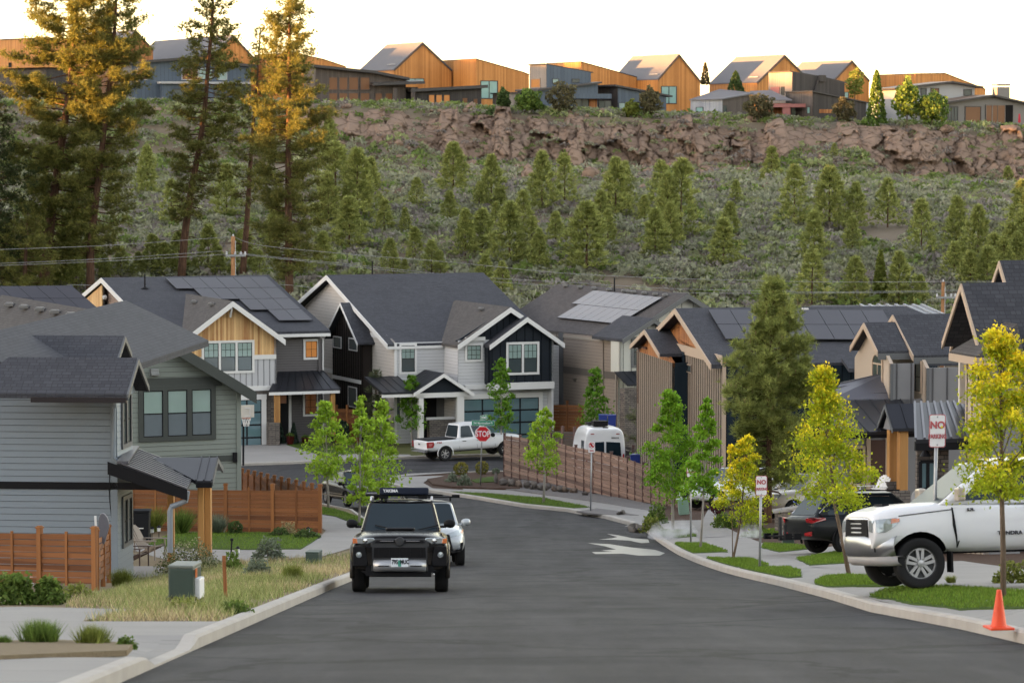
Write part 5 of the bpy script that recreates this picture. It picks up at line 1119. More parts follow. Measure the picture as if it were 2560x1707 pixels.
def rim_blue():
 c = cT2; P0 = at(c(1480, 450), YF + 3); pl = Plane(P0, 24); lp = Plane(P0, -66); R = root_at('house', pl, 0, 'blue metal house with grey wooden tower corner and orange door'); R.location.z = Hg(R.location.x, R.location.y)
 block(R, pl, [c(1480, 294), c(1770, 345)], 0, 4.5, BLUEB, FASC, .12); a = lp.uz(c(1370, 300)); flat(R, lp, [(a[0], -2), (0, -2), (0, pl.uz(c(1480, 294))[1]), (a[0], pl.uz(c(1480, 294))[1])], GREYWD, off=.03)
 mb = MB(); mb.prism([lp.P(a[0], pl.uz(c(1480, 294))[1], .1), lp.P(0, pl.uz(c(1480, 294))[1], .1), pl.P(pl.uz(c(1770, 345))[0], pl.uz(c(1480, 294))[1] - .0, -4)], (0, 0, .1)); 
 hwin(R, lp.shift(.03), c(1382, 390), c(1440, 440), GLOW, .08, GREYWD); hwin(R, pl, c(1520, 388), c(1556, 415), GLASSL, .05); hwin(R, pl, c(1648, 388), c(1692, 408), GLASS, .05)
 p2 = pl.shift(2.5); block(R, p2, [c(1430, 462), c(1640, 440), c(1815, 418)], 0, 6, BLUEB, FASC, .2, .5)
 p3 = pl.shift(4.0); a, b = p3.uz(c(1642, 515)), p3.uz(c(1905, 515)); mb = MB(); mb.prism([p3.P(*a), p3.P(*b), pl.P(b[0], b[1], 0), pl.P(a[0], a[1], 0)], (0, 0, .55)); mb.build('canopy', BLUEB, R)
 hwin(R, p2, c(1672, 520), c(1752, 622), GLASS, .05, None, 2); r = rect(p2, c(1757, 517), c(1808, 640)); solid(R, 'front_door', CEDAR2, lambda m: bar(m, p2, r, .12))
 hwin(R, p2, c(1822, 530), c(1900, 620), GLASS, .05, None, 2)
 p4 = pl.shift(3.2); q = Plane(p4.P(p4.uz(c(1945, 500))[0], 0), 24); block(R, q, [c(1945, 440), c(2262, 500)], 0, 7, BLUEB, FASC, .2, .5, oe=.6); s = q.side(0, False); t = s.uz(c(1818, 430)); flat(R, s, [(t[0], -2), (0, -2), (0, q.uz(c(1945, 440))[1]), (t[0], q.uz(c(1945, 440))[1])], CHAR, off=.02)
 hwin(R, q, c(1953, 545), c(1990, 588), GLASSL, .05)
 p5 = pl.shift(1.0); block(R, p5, [c(1242, 482), c(1300, 480)], 0, 5, GREYWD, FASC, .15, .2); block(R, p5.shift(-.3), [c(1300, 482), c(1480, 478)], 0, 4.5, BLUEB, FASC, .15, .4)
rim_blue()
def rim_char():
 c = cT3; P0 = at(c(838, 470), YF + 5); pl = Plane(P0, 26); lp = Plane(P0, -64); R = root_at('house', pl, 0, 'stepped charcoal house with corrugated metal end and pink porch'); R.location.z = Hg(R.location.x, R.location.y)
 zt = pl.uz(c(838, 342))[1]; block(R, pl, [c(838, 342), c(1008, 370), c(1180, 410)], 0, 5, CHAR, FASC, .1); a = lp.uz(c(685, 345))[0]; flat(R, lp, [(a, -2), (0, -2), (0, zt), (a, zt)], GREYWD, off=.03)
 mb = MB(); k = pl.uz(c(1008, 370)); bar(mb, pl, (k[0], k[1] - .6, k[0] + .9, k[1] + .15), .3); mb.prism([pl.P(k[0], k[1], .02), pl.P(k[0] - 1, k[1] - 2.6, .02), pl.P(k[0] - .85, k[1] - 2.6, .02), pl.P(k[0] + .15, k[1], .02)], pl.n * .2); mb.build('chimney', CHAR, R)
 hwin(R, lp.shift(.03), c(770, 440), c(786, 490), GLASS, .05); r = rect(lp.shift(.03), c(700, 440), c(756, 496)); solid(R, 'pink_panel', PINK, lambda m: bar(m, lp.shift(.03), r, .1))
 P1 = at(c(972, 600), YF - 2); q = Plane(P1, 26); ql = Plane(P1, -64); block(R, q, [c(972, 472), c(1330, 545)], 0, 6, CHAR, FASC, .12, .25, oe=.2); zt = q.uz(c(972, 472))[1]; a = ql.uz(c(820, 472))[0]; flat(R, ql, [(a, -2), (0, -2), (0, zt), (a, zt)], BRNB, off=.03)
 hwin(R, ql.shift(.03), c(938, 572), c(955, 610), TEAL, .05); u = q.uz(c(1325, 560))[0]; solid(R, 'downspout', CORR, lambda m: bar(m, q, (u - .12, -2, u + .1, q.uz(c(1325, 540))[1]), .12)); r = rect(q, c(1015, 585), c(1105, 610)); solid(R, 'rust_panel', CEDAR2, lambda m: bar(m, q, r, .06))
 P2 = at(c(382, 640), YF - 4); w = Plane(P2, 26); wl = Plane(P2, -64); zt = w.uz(c(382, 522))[1]; block(R, w, [c(382, 520), c(560, 490)], 0, 4, BRNB, ROOFG, .12, .3); a = wl.uz(c(175, 516)); flat(R, wl, [(a[0], -2), (0, -2), (0, zt), (a[0], zt)], CORR, off=.03); hwin(R, wl.shift(.03), c(213, 574), c(256, 606), TEAL, .06); hwin(R, w, c(386, 560), c(408, 640), GLASS, .05)
 mb = MB(); mb.prism([wl.P(a[0], zt, .2), wl.P(0, zt, .2), w.P(4, zt + .7, .2), w.P(3, zt + 1.2, -6)], (0, 0, .12)); mb.build('roof', ROOFG, R)
 y = YF - 1; A, B, C_, D_ = at(c(560, 472), y + 6), at(c(700, 466), y + 6), at(c(838, 530), y), at(c(600, 528), y); mb = MB(); mb.prism([D_, C_, B, A], (0, 0, .12)); mb.build('roof', ROOFG, R)
 k = Plane(at(c(820, 600), YF - 1), 10); r = rect(k, c(700, 548), c(932, 572)); solid(R, 'pink_canopy', PINK, lambda m: bar(m, k, r, 2.0, -2)); r = rect(k, c(780, 572), c(826, 670)); solid(R, 'pink_column', PINK, lambda m: bar(m, k, (r[0], -1, r[2], r[3]), .6, -.7)); k2 = k.shift(-2.2); block(R, k2, [c(690, 545), c(830, 545)], 0, 1.5, CEDAR2); hwin(R, k2, c(832, 575), c(886, 660), GLASS, .05)
rim_char()
def rim_grey():
 c = cT3; pl = Plane(at(c(2000, 700), YF), 20); R = root_at('house', pl, 0, 'grey stucco house with chimney and low-pitched roof at the right of the rim'); R.location.z = Hg(R.location.x, R.location.y)
 b = pl.shift(-5); block(R, b, [c(1530, 452), c(1870, 412), c(2030, 440)], 0, 5, STUCL, FASC, .2, .7, oe=.8); hwin(R, b, c(1745, 450), c(1792, 500), GLOWD, .08); hwin(R, b, c(1960, 458), c(2005, 492), GLASS, .08); hwin(R, b, c(1680, 450), c(1710, 500), GLASS, .08)
 block(R, pl, [c(1822, 548), c(2140, 500), c(2420, 565)], 0, 7, STUC, FASC, .2, .7, oe=.8)
 a = pl.uz(c(1745, 540)); l = pl.side(pl.uz(c(1930, 600))[0], False)
 hwin(R, pl, c(1858, 570), c(1915, 685), GLASS, .08, None, 3); hwin(R, pl, c(1970, 570), c(2065, 682), GLOWD, .1); 
 r = rect(pl, c(2098, 556), c(2278, 728)); solid(R, 'porch_shade_panel', DARKIN, lambda m: bar(m, pl, r, .04)); p = pl.shift(.05)  # flat near-black panel on the wall paints the shade of the porch
 for x0, x1 in ((2104, 2140), (2146, 2176), (2180, 2225)): hwin(R, p, c(x0, 560), c(x1, 680), GLOWD, .05, STUC)
 k = pl.shift(-4); r = rect(k, c(2145, 440), c(2226, 520)); solid(R, 'chimney', STUC, lambda m: (bar(m, k, r, 1.2), bar(m, k, (r[0] - .05, r[3] + .15, r[2] + .05, r[3] + .35), 1.3, -.05)))
 u = thing('patio_umbrella', pl.P(pl.uz(c(2238, 700))[0], Hg(40, YF - 3), 3), 'closed red patio umbrella by the grey house on the rim', 'umbrella'); o = wloc(u); mb = MB(); zt = pl.uz(c(2238, 620))[1]; zm = pl.uz(c(2238, 672))[1]; mb.lathe(V(o.x, o.y, 0), [(.02, zt + .1), (.1, zt), (.17, zm)], n=10); mb.build('canopy', M('umbrella_red', (.4, .02, .04), .7), u); mb = MB(); mb.tube([V(o.x, o.y, o.z - .2), V(o.x, o.y, zt)], .03, 6); mb.build('pole', BLACK, u)
rim_grey()
def rim_slate():
 c = cT1; pl = Plane(at(c(1200, 600), YF + 4), 18); R = root_at('house', pl, 0, 'slate-blue modern house half hidden behind the tall pines'); R.location.z = Hg(R.location.x, R.location.y)
 block(R, pl, [c(860, 420), c(1180, 395), c(1640, 440)], 0, 8, BLUEB, FASC, .3, .8, oe=.6)
 for x0, x1 in ((900, 960), (1190, 1290), (1300, 1380), (1420, 1480)): hwin(R, pl, c(x0, 450), c(x1, 520), GLOWD if x0 < 1300 else GLASSL, .08, STUCL)
 p = pl.shift(1.5); block(R, p, [c(1060, 548), c(1640, 552)], 0, 3, BLUEB, STUCL, .25, .6)
 for x0, x1 in ((1130, 1230), (1400, 1460), (1240, 1330)): hwin(R, p, c(x0, 585), c(x1, 700), GLASS, .06, CHAR)
rim_slate()
# ---------------------------------------------------------------- rock band and boulders
def m_rock(name, a, b, c3):
 n = N(name); co = n.coord('Object'); f = n.noise(co, .5, 6, .65); g = n.noise(co, 3.5, 6, .7); vo = n.n('ShaderNodeTexVoronoi', feature='DISTANCE_TO_EDGE'); vo.inputs['Scale'].default_value = .55; wv = n.scale(co, (1, 1, .8))
 ad = n.n('ShaderNodeVectorMath', operation='ADD'); n.l(wv, ad.inputs[0]); cb = n.n('ShaderNodeCombineXYZ'); n.l(n.math('MULTIPLY', g, .9), cb.inputs[0]); n.l(n.math('MULTIPLY', f, .9), cb.inputs[2]); n.l(cb.outputs[0], ad.inputs[1]); n.l(ad.outputs[0], vo.inputs['Vector'])
 cr = n.ramp(vo.outputs[0], [(0, (0, 0, 0)), (.05, (1, 1, 1))]); c = n.mix(f, a, b); c = n.mix(n.math('MULTIPLY', g, .55), c, c3); c = n.mix(n.math('MULTIPLY', n.math('SUBTRACT', 1, cr), .7), c, dk(c3, .35)); c = n.mix(n.math('MULTIPLY', n.noise(co, .12, 3), .55), c, (c3[0] * 1.5, c3[1] * 1.25, c3[2] * 1.15))
 return n.pbsdf(c, .95, 0, .15, n.math('ADD', g, n.math('MULTIPLY', cr, .6)), .8, .25)
ROCK = m_rock('canyon_rock', (.27, .18, .135), (.4, .29, .22), (.16, .115, .09))
def cliff():
 xs = np.arange(-42, 66, .2); nt = 46; vs = np.zeros((nt, len(xs), 3))
 for i, x in enumerate(xs):
  px = 1280 + F * x / 345; s = cliff_strength(px)
  zt = Hg(x, 353.5) + .2 + .9 * noise.noise(V(x * .22, 1.3, 2)) + .5 * noise.cell(V(x * .5, 1, 1)); h = (7.4 + 1.6 * noise.noise(V(x * .09, 5.3, 1)))* min(1, .45 + .55 * s); zb = zt - h
  for j in range(nt):
   t = j / (nt - 1); z = zb + (zt - zb) * t; y = 343.5 + 9 * t ** 1.6 - s * 1.5 * noise.noise(V(x * .13, 4, z * .05))
   p = V(x * .38, y * .3, z * .5); d, pt = noise.voronoi(V(x * .42 + .25 * noise.noise(p * 2), 9, z * .36 + .25 * noise.noise(p * 2 + V(9, 0, 0))), distance_metric='DISTANCE'); cell = noise.cell(pt[0] * 31.7)
   q0 = V(x * .42, 9, z * .36) - pt[0]; ta, tb = noise.cell(pt[0] * 7.3 + V(3, 1, 0)) - .5, noise.cell(pt[0] * 5.9 + V(0, 7, 2)) - .2; d2, pt2 = noise.voronoi(V(x * .95, z * .9, 3)); q2 = V(x * .95, 0, z * .9) - pt2[0]; y -= s * (1.5 * cell - .2 + .7 * ta * q0.x + .5 * tb * q0.z + .35 * noise.cell(pt2[0] * 17.1) + .16 * noise.noise(V(x * 1.5, z * 1.5, 0)))
   y += (1 - min(1, s * 1.6)) * 3.0 + (1.6 if t > .97 else 0) + (.5 * (.05 - min(.05, d[1] - d[0])) / .05 + .35 * (.06 - min(.06, d2[1] - d2[0])) / .06) * 1.3 * s
   vs[j, i] = (x, y, z)
 idx = np.arange(nt * len(xs)).reshape(nt, -1); f = np.stack([idx[:-1, :-1], idx[:-1, 1:], idx[1:, 1:], idx[1:, :-1]], -1).reshape(-1, 4)
 o = np_mesh('cliff', vs.reshape(-1, 3), f, ROCK); o['kind'] = 'structure'
cliff()
def rock_mesh(seed, sub=2):
 bm = bmesh.new(); bmesh.ops.create_icosphere(bm, subdivisions=sub, radius=1); 
 for v in bm.verts:
  d, pt = noise.voronoi(v.co * .9 + V(seed * 3.7, seed, 0)); k = .72 + .38 * noise.cell(pt[0] * 13) + .16 * noise.noise(v.co * 2 + V(seed, 0, 0)); v.co = v.co * k
 vs = np.array([v.co[:] for v in bm.verts]); fs = np.array([[v.index for v in f.verts] for f in bm.faces]); bm.free(); return vs, fs
def scatter_rocks():
 VS, FS, n = [], [], 0; rk = [rock_mesh(i, 1) for i in range(6)]
 for k in range(900):
  px = random.uniform(700, 2600); s = cliff_strength(px); Y = random.choice([random.gauss(338, 5), random.gauss(351, 4), random.gauss(343, 3)]) if random.random() < .8 else random.uniform(300, 340)
  x = (px - 1280) / F * Y; r = random.uniform(.18, .6) * (1.7 if random.random() < .12 else 1) * (.55 + .6 * s); v, f = random.choice(rk); a = random.uniform(0, 6.28)
  q = v * np.array([r * random.uniform(.8, 1.5), r * random.uniform(.7, 1.1), r * random.uniform(.6, 1.)]); q = np.stack([q[:, 0] * cos(a) - q[:, 1] * sin(a), q[:, 0] * sin(a) + q[:, 1] * cos(a), q[:, 2]], 1) + np.array([x, Y, Hg(x, Y) + r * .25]); VS.append(q); FS.append(f + n); n += len(v)
 o = np_mesh('loose_rocks', np.concatenate(VS), np.concatenate(FS), ROCK); o['kind'] = 'stuff'
scatter_rocks()
ROCKG = m_rock('grey_boulder_rock', (.16, .15, .14), (.27, .245, .225), (.1, .095, .09)); ROCKT = m_rock('tan_boulder_rock', (.24, .185, .15), (.32, .26, .22), (.14, .11, .09))
def boulder(p, w, h, seed, mat, label, dz=.15, sub=3):
 g = gnd(p, dz); v, f = rock_mesh(seed, sub); s = g.y / F; v = v * np.array([w / 2 * s, w / 2.4 * s, h * s * .62]) + np.array([g.x, g.y + .15, g.z + h * s * .42]); b = bpy.data.objects.new('t', None); o = thing_mesh('boulder', v, f, mat, g); return tag(o, label, 'boulder', 'boulders below the long fence')
def thing_mesh(name, v, f, mat, loc, smooth=False):
 o = np_mesh(name, v - np.array(loc), f, mat, smooth=smooth); o.location = loc; return o
BL = [((310, 735), 45, 100, 0, 'upright dark boulder at the left end of the boulder row'), ((372, 750), 105, 80, 0, 'broad grey boulder second from the left in the row'), ((440, 758), 75, 80, 0, 'grey rounded boulder left of the square tan boulder'), ((512, 765), 80, 78, 1, 'square tan boulder in the boulder row'),
 ((575, 772), 80, 75, 0, 'grey boulder just right of the square tan boulder'), ((645, 782), 85, 80, 0, 'tall grey boulder below the left part of the long fence'), ((700, 790), 70, 60, 0, 'flat grey boulder left of the slim maple trunk'), ((765, 795), 90, 70, 0, 'grey boulder right of the slim maple trunk'), ((815, 800), 60, 55, 1, 'small tan boulder in the middle of the row'), ((870, 806), 95, 62, 0, 'dark boulder beneath the first tall fence post'),
 ((915, 808), 70, 65, 1, 'rounded tan boulder near the right of the row'), ((990, 812), 95, 55, 1, 'wide pale tan boulder near the row end'), ((1085, 832), 70, 38, 0, 'low flat boulder behind the circled sign'), ((1180, 818), 60, 40, 0, 'last small boulder at the right end of the row')]
for i, ((x, y), w, h, t, lb) in enumerate(BL): boulder(cR1(x, y), w / 3.485, h / 3.485, i + 3, ROCKT if t else ROCKG, lb)
o = boulder(cR1(1415, 1000), 115 / 3.485, 52 / 3.485, 31, ROCKG, 'dark pointed rock on gravel patch by the kerb'); del o['group']
o = boulder(cR2(0, 1150), 60, 22, 33, ROCKG, 'dark rock at the foot of the sprayed hedge'); del o['group']
# hill spur outside the frame that keeps the street in evening shade
def spur():
 xs = np.linspace(-420, -160, 22); ys = np.linspace(-200, 700, 60); vs = np.zeros((60, 22, 3))
 tab = [(-200, 20), (60, 18), (150, 16.5), (200, 17.5), (250, 21), (300, 28), (420, 30), (700, 30)]
 for j, y in enumerate(ys):
  for i, x in enumerate(xs):
   t = (x + 250) / 90.; z = -25 + (lerp_tab(tab, y) + 25 + 1.2 * noise.noise(V(y * .06, 2, 0))) * max(0, 1 - t * t) ** .8; vs[j, i] = (x, y, z if abs(t) < 1 else -25)
 idx = np.arange(60 * 22).reshape(60, 22); f = np.stack([idx[:-1, :-1], idx[:-1, 1:], idx[1:, 1:], idx[1:, :-1]], -1).reshape(-1, 4); o = np_mesh('hills', vs.reshape(-1, 3), f, HILLM, smooth=True); o['kind'] = 'structure'
spur()
# ---------------------------------------------------------------- vegetation
def m_veg(name, trans=.3, var=.26, rough=.65):
 n = N(name); a = n.n('ShaderNodeAttribute', attribute_name='col').outputs['Color']; g = n.n('ShaderNodeNewGeometry').outputs['Random Per Island']
 hs = n.n('ShaderNodeHueSaturation'); n.l(a, hs.inputs['Color']); n.l(n.math('ADD', 1 - var, n.math('MULTIPLY', g, 2 * var)), hs.inputs['Value']); n.l(n.math('ADD', .488, n.math('MULTIPLY', g, .024)), hs.inputs['Hue'])
 c = hs.outputs[0]; n.pbsdf(c, rough, 0, .22)
 t = n.n('ShaderNodeBsdfTranslucent'); n.l(c, t.inputs[0]); mx = n.n('ShaderNodeMixShader'); mx.inputs[0].default_value = trans; n.l(n.p.outputs[0], mx.inputs[1]); n.l(t.outputs[0], mx.inputs[2]); n.l(mx.outputs[0], n.out.inputs[0]); return n.m
VEG = m_veg('foliage', .42); NEEDLE = m_veg('needles', .35, .3); STRAW = m_veg('grass_blades', .3, .4)
def bark(name, a, b):
 n = N(name); co = n.coord('Object'); f = n.noise(n.scale(co, (9, 9, 1.4)), 1, 5, .7); return n.pbsdf(n.ramp(f, [(.3, a), (.7, b)]), .95, 0, .1, f, 1, .05)
BARKP = bark('pine_bark', (.045, .028, .022), (.16, .085, .055)); BARKM = bark('maple_bark', (.2, .18, .16), (.38, .35, .32)); BARKB = bark('brown_bark', (.1, .07, .05), (.22, .16, .12)); BARKD = bark('dark_bark', (.035, .028, .024), (.1, .075, .06))
def set_col(o, cols):
 a = o.data.attributes.new('col', 'FLOAT_COLOR', 'POINT'); c = np.ones((len(cols), 4), np.float32); c[:, :3] = cols; a.data.foreach_set('color', c.ravel())
def rnd_unit(n, rg):
 v = rg.normal(size=(n, 3)); return v / np.linalg.norm(v, axis=1)[:, None]
def leaves(C, size, cols, rg, up=.0, elong=.62):
 n = len(C); a = rnd_unit(n, rg); b = rnd_unit(n, rg); b[:, 2] += up * 2.4; a[:, 2] *= (1 - up); a = np.cross(b, a) if up else a; a /= np.linalg.norm(a, axis=1)[:, None]; b = np.cross(a, b); b /= np.linalg.norm(b, axis=1)[:, None]; s = (np.ones(n) * size * rg.uniform(.7, 1.25, n))[:, None]
 V4 = np.stack([C - a * s, C + b * s * elong - a * s * .1, C + a * s, C - b * s * elong - a * s * .1], 1).reshape(-1, 3); Fq = np.arange(4 * n).reshape(n, 4); return V4, Fq, np.repeat(cols, 4, axis=0)
def tufts(C, D, k, ln, wd, cols, rg, spread=.9):
 n = len(C); c = np.repeat(C, k, 0); d = np.repeat(D, k, 0) + rnd_unit(n * k, rg) * spread; d /= np.linalg.norm(d, axis=1)[:, None]; s = np.cross(d, rnd_unit(n * k, rg)); s /= np.linalg.norm(s, axis=1)[:, None]; L = (ln * rg.uniform(.7, 1.2, n * k))[:, None]
 V3 = np.stack([c + s * wd + d * L * .08, c - s * wd + d * L * .08, c + d * L], 1).reshape(-1, 3); return V3, np.arange(3 * n * k).reshape(-1, 3), np.repeat(np.repeat(cols, k, 0), 3, 0)
def lerpc(a, b, t): a, b = np.array(a), np.array(b); return a + (b - a) * np.asarray(t)[:, None]
# ---- hillside shrubs (one mass)
def shrubs_mass(name, spots, sizes, kinds, seed, nl=34):
 rg = np.random.default_rng(seed); PAL = {0: ((.2, .21, .14), (.4, .395, .28)), 1: ((.1, .15, .04), (.22, .29, .08)), 2: ((.19, .165, .15), (.32, .285, .26)), 3: ((.2, .25, .08), (.42, .43, .24)), 4: ((.17, .19, .095), (.33, .34, .18))}
 VS, FS, CS, n = [], [], [], 0
 for (x, y, z), s, k in zip(spots, sizes, kinds):
  m = nl; u = rnd_unit(m, rg); u[:, 2] = np.abs(u[:, 2]); r = rg.uniform(.55, 1.0, m) ** .5; C = u * r[:, None] * np.array([s, s, s * .72]) + np.array([x, y, z]); C[:, :2] += rg.normal(size=2) * .05
  a, b = PAL[k]; t = (rg.uniform(0, 1, m) * .5 + .5 * rg.uniform()) * (.75 + .5 * noise.noise(V(x * .12, y * .1, 3))); cols = lerpc(a, b, t); v, f, c = leaves(C, s * .26, cols, rg, .0, .5); VS.append(v); FS.append(f + n); CS.append(c); n += len(v)
 o = np_mesh(name, np.concatenate(VS), np.concatenate(FS), VEG); set_col(o, np.concatenate(CS)); o['kind'] = 'stuff'; return o
def hillside():
 rg = np.random.default_rng(11); S, Z, K = [], [], []
 while len(S) < 16500:
  Y = rg.uniform(232, 366); px = rg.uniform(-420, 2980); x = (px - 1280) / F * Y; cl = cliff_strength(px) if 700 < px else (.2 if px > 380 else 0); m = noise.noise(V(x * .07, Y * .05, 4)) + .35 * noise.noise(V(x * .3, Y * .2, 1))
  if 336 < Y < 351:
   if rg.uniform() < min(.62, .15 + .42 * cl): continue
  elif m < -.2 and rg.uniform() < .8: continue
  elif Y > 352 and rg.uniform() < .2: continue
  g = Hg(x, Y); s = rg.uniform(.4, 1.05) * (.8 if Y > 350 else 1) * (1.25 if rg.uniform() < .15 else 1); 
  if Y > 350: k = rg.choice([0, 1, 2, 3, 4], p=[.22, .34, .1, .16, .18])
  elif 325 < Y <= 350: k = rg.choice([0, 1, 2, 3, 4], p=[.32, .27, .14, .1, .17])
  else: k = rg.choice([0, 1, 2, 3, 4], p=[.5, .1, .15, .04, .21])
  S.append((x, Y, g + s * .12)); Z.append(s); K.append(k)
 for k in range(420):
  px = rg.uniform(900, 2650); t = rg.uniform(.15, 1.02); x = (px - 1280) / F * 348; zt = Hg(x, 353.5); S.append((x, 343.3 + 9 * min(1, t) ** 1.6 - (1.0 if t < .9 else 0), zt - 7 * (1 - t))); Z.append(rg.uniform(.25, .6) * (1.3 if t > .9 else 1)); K.append(rg.choice([0, 1, 4, 2]))
 n = len(S); h = n // 2; shrubs_mass('sagebrush', S[:h], Z[:h], K[:h], 1); shrubs_mass('sagebrush', S[h:], Z[h:], K[h:], 2)
hillside()
# ---- young pines on the slope
def young_pine_mesh(seed, dens=1.0):
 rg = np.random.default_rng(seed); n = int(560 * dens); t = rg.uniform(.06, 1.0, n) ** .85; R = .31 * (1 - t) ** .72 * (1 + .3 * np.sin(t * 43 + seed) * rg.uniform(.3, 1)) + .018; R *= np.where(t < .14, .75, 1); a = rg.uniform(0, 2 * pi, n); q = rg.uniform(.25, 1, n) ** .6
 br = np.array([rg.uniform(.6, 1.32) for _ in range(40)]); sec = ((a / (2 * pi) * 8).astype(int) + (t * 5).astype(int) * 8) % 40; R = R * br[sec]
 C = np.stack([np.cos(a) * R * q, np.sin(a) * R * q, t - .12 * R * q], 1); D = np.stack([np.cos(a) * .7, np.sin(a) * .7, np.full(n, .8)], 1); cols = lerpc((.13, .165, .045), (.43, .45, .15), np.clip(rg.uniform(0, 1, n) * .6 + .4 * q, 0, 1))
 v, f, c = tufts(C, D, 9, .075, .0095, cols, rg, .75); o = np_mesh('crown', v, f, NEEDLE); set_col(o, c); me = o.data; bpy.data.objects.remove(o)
 mb = MB(); mb.tube([V(0, 0, -.05), V(.004, 0, .3), V(0, .004, .93)], [.016, .012, .003], 6); t_ = mb.build('trunk', BARKP); tm = t_.data; bpy.data.objects.remove(t_); return me, tm
YP = [young_pine_mesh(s, d) for s, d in ((1, 1), (2, 1.1), (3, .8), (4, 1.2), (5, .95), (6, .7))]
hill_trees = []
def hp(c, L):
 for it in L: hill_trees.append((c(it[0], it[1]), c(it[0], it[2]), it[3] if len(it) > 3 else 1.0))
hp(cT2, [(190, 1165, 1510, 1.15), (420, 1175, 1405), (632, 1035, 1245, 1.1), (870, 808, 1140, 1.15), (1120, 890, 1245), (1040, 1060, 1250, .9), (1190, 1100, 1245), (1450, 868, 1260), (1597, 880, 1215), (950, 1240, 1560), (1060, 1240, 1535), (1150, 1190, 1400), (1240, 1200, 1610, 1.1), (1330, 1120, 1400, .9), (1385, 1290, 1610),
  (1742, 1198, 1650, 1.25), (1930, 910, 1310), (1995, 930, 1260, .8), (1830, 1120, 1410), (1540, 1258, 1490), (2225, 928, 1250), (2120, 1150, 1340), (2190, 1240, 1570), (460, 1430, 1650), (620, 1358, 1570), (555, 1230, 1410, .8), (100, 810, 1310), (245, 850, 1330), (55, 1010, 1360), (330, 905, 1260, .9), (850, 1120, 1310), (1590, 772, 885), (945, 735, 865, .9), (2290, 1200, 1510), (1430, 1370, 1650, .9), (730, 1440, 1660), (20, 1390, 1660), (1880, 1240, 1500, .8)])
hp(cT3, [(112, 920, 1445), (20, 1010, 1455, .8), (470, 1050, 1210), (432, 1190, 1410), (388, 1305, 1620, 1.1), (702, 832, 1060), (850, 958, 1360), (1080, 968, 1380, 1.1), (1252, 1068, 1375), (1460, 1040, 1360, 1.1), (980, 1253, 1590), (1230, 1290, 1530), (1680, 1178, 1550), (1912, 1160, 1510), (2050, 1218, 1570), (2245, 958, 1090, 1.2), (2335, 1058, 1410), (2160, 1400, 1660, 1.2), (1112, 808, 915), (2265, 1330, 1620, 1.1), (1930, 1450, 1680), (2350, 1235, 1520), (640, 1000, 1090, .9), (2400, 1100, 1600, 1.1)])
hp(cD, [(570, 90, 565, 1.1), (930, 150, 565), (1300, 108, 560, 1.1), (1762, 20, 350, 1.2), (1900, 100, 430, 1.1), (2040, 60, 420, 1.2), (2180, -20, 300), (2290, -60, 260, 1.1), (1480, 300, 560)])
hp(cB, [(1290, 20, 230), (1385, 95, 240), (1680, 30, 225), (1040, 120, 250, .8), (2060, 60, 330), (2200, 120, 420)])
hp(cA, [(1015, 60, 320), (1160, 105, 310), (1375, 20, 320), (1630, 160, 310), (170, 120, 390, 1.3), (500, 40, 380, 1.3), (640, 150, 420, 1.2), (1450, 100, 320), (1830, 60, 320), (2180, 90, 330), (880, 130, 340)])
hp(cA, [(40, -60, 395, 1.3), (330, -160, 400, 1.3), (560, -200, 330, 1.1), (760, -60, 330), (250, 60, 420, 1.4), (1280, -40, 300), (1500, -60, 290), (1750, -120, 300), (2050, -80, 310)])
hp(cT1, [(1480, 1080, 1440, .9), (1120, 1180, 1480, .9), (960, 960, 1290, .9), (2150, 780, 1050), (2270, 1290, 1570), (1800, 1330, 1600, 1.1)])
ORD = 'first second third fourth fifth sixth seventh eighth ninth tenth eleventh twelfth thirteenth fourteenth fifteenth sixteenth seventeenth eighteenth nineteenth twentieth'.split()
LAND = [(400, 'vented brown roof'), (760, 'cedar gable'), (1010, 'left of navy house'), (1260, 'right of navy house'), (1500, 'left of tan house'), (1730, 'right of tan house'), (1960, 'front-yard pine'), (2260, 'beige dormers'), (9999, 'steep gables')]
def hill_pines():
 cells = {}
 for i, (tp, bp, w) in enumerate(hill_trees):
  g = gnd(bp, -.05); h = abs(at(tp, g.y).z - g.z); row = 'below rock band' if bp[1] < 470 else 'at mid slope' if bp[1] < 590 else 'low on slope'; land = next(l for x, l in LAND if bp[0] < x)
  cells.setdefault((row, land), []).append((bp[0], i, g, h, w))
 for (row, land), L in cells.items():
  L.sort()
  for k, (px, i, g, h, w) in enumerate(L):
   size = 'small' if h < 3.6 else 'tall' if h > 6.2 else 'mid-sized'
   lab = f'{size} young pine {row} above {land}' + (f', {ORD[k]} from left' if len(L) > 1 else '')
   R = thing('young_pine', g, lab, 'pine', 'young pines on the hillside'); me, tm = YP[(i * 7 + 3) % 6]; ww = w * random.uniform(1.03, 1.25) * (1 if h > 4 else 1.12)
   for nm, m in (('trunk', tm), ('crown', me)):
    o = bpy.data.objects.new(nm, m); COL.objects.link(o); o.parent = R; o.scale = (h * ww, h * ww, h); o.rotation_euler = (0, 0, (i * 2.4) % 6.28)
hill_pines()
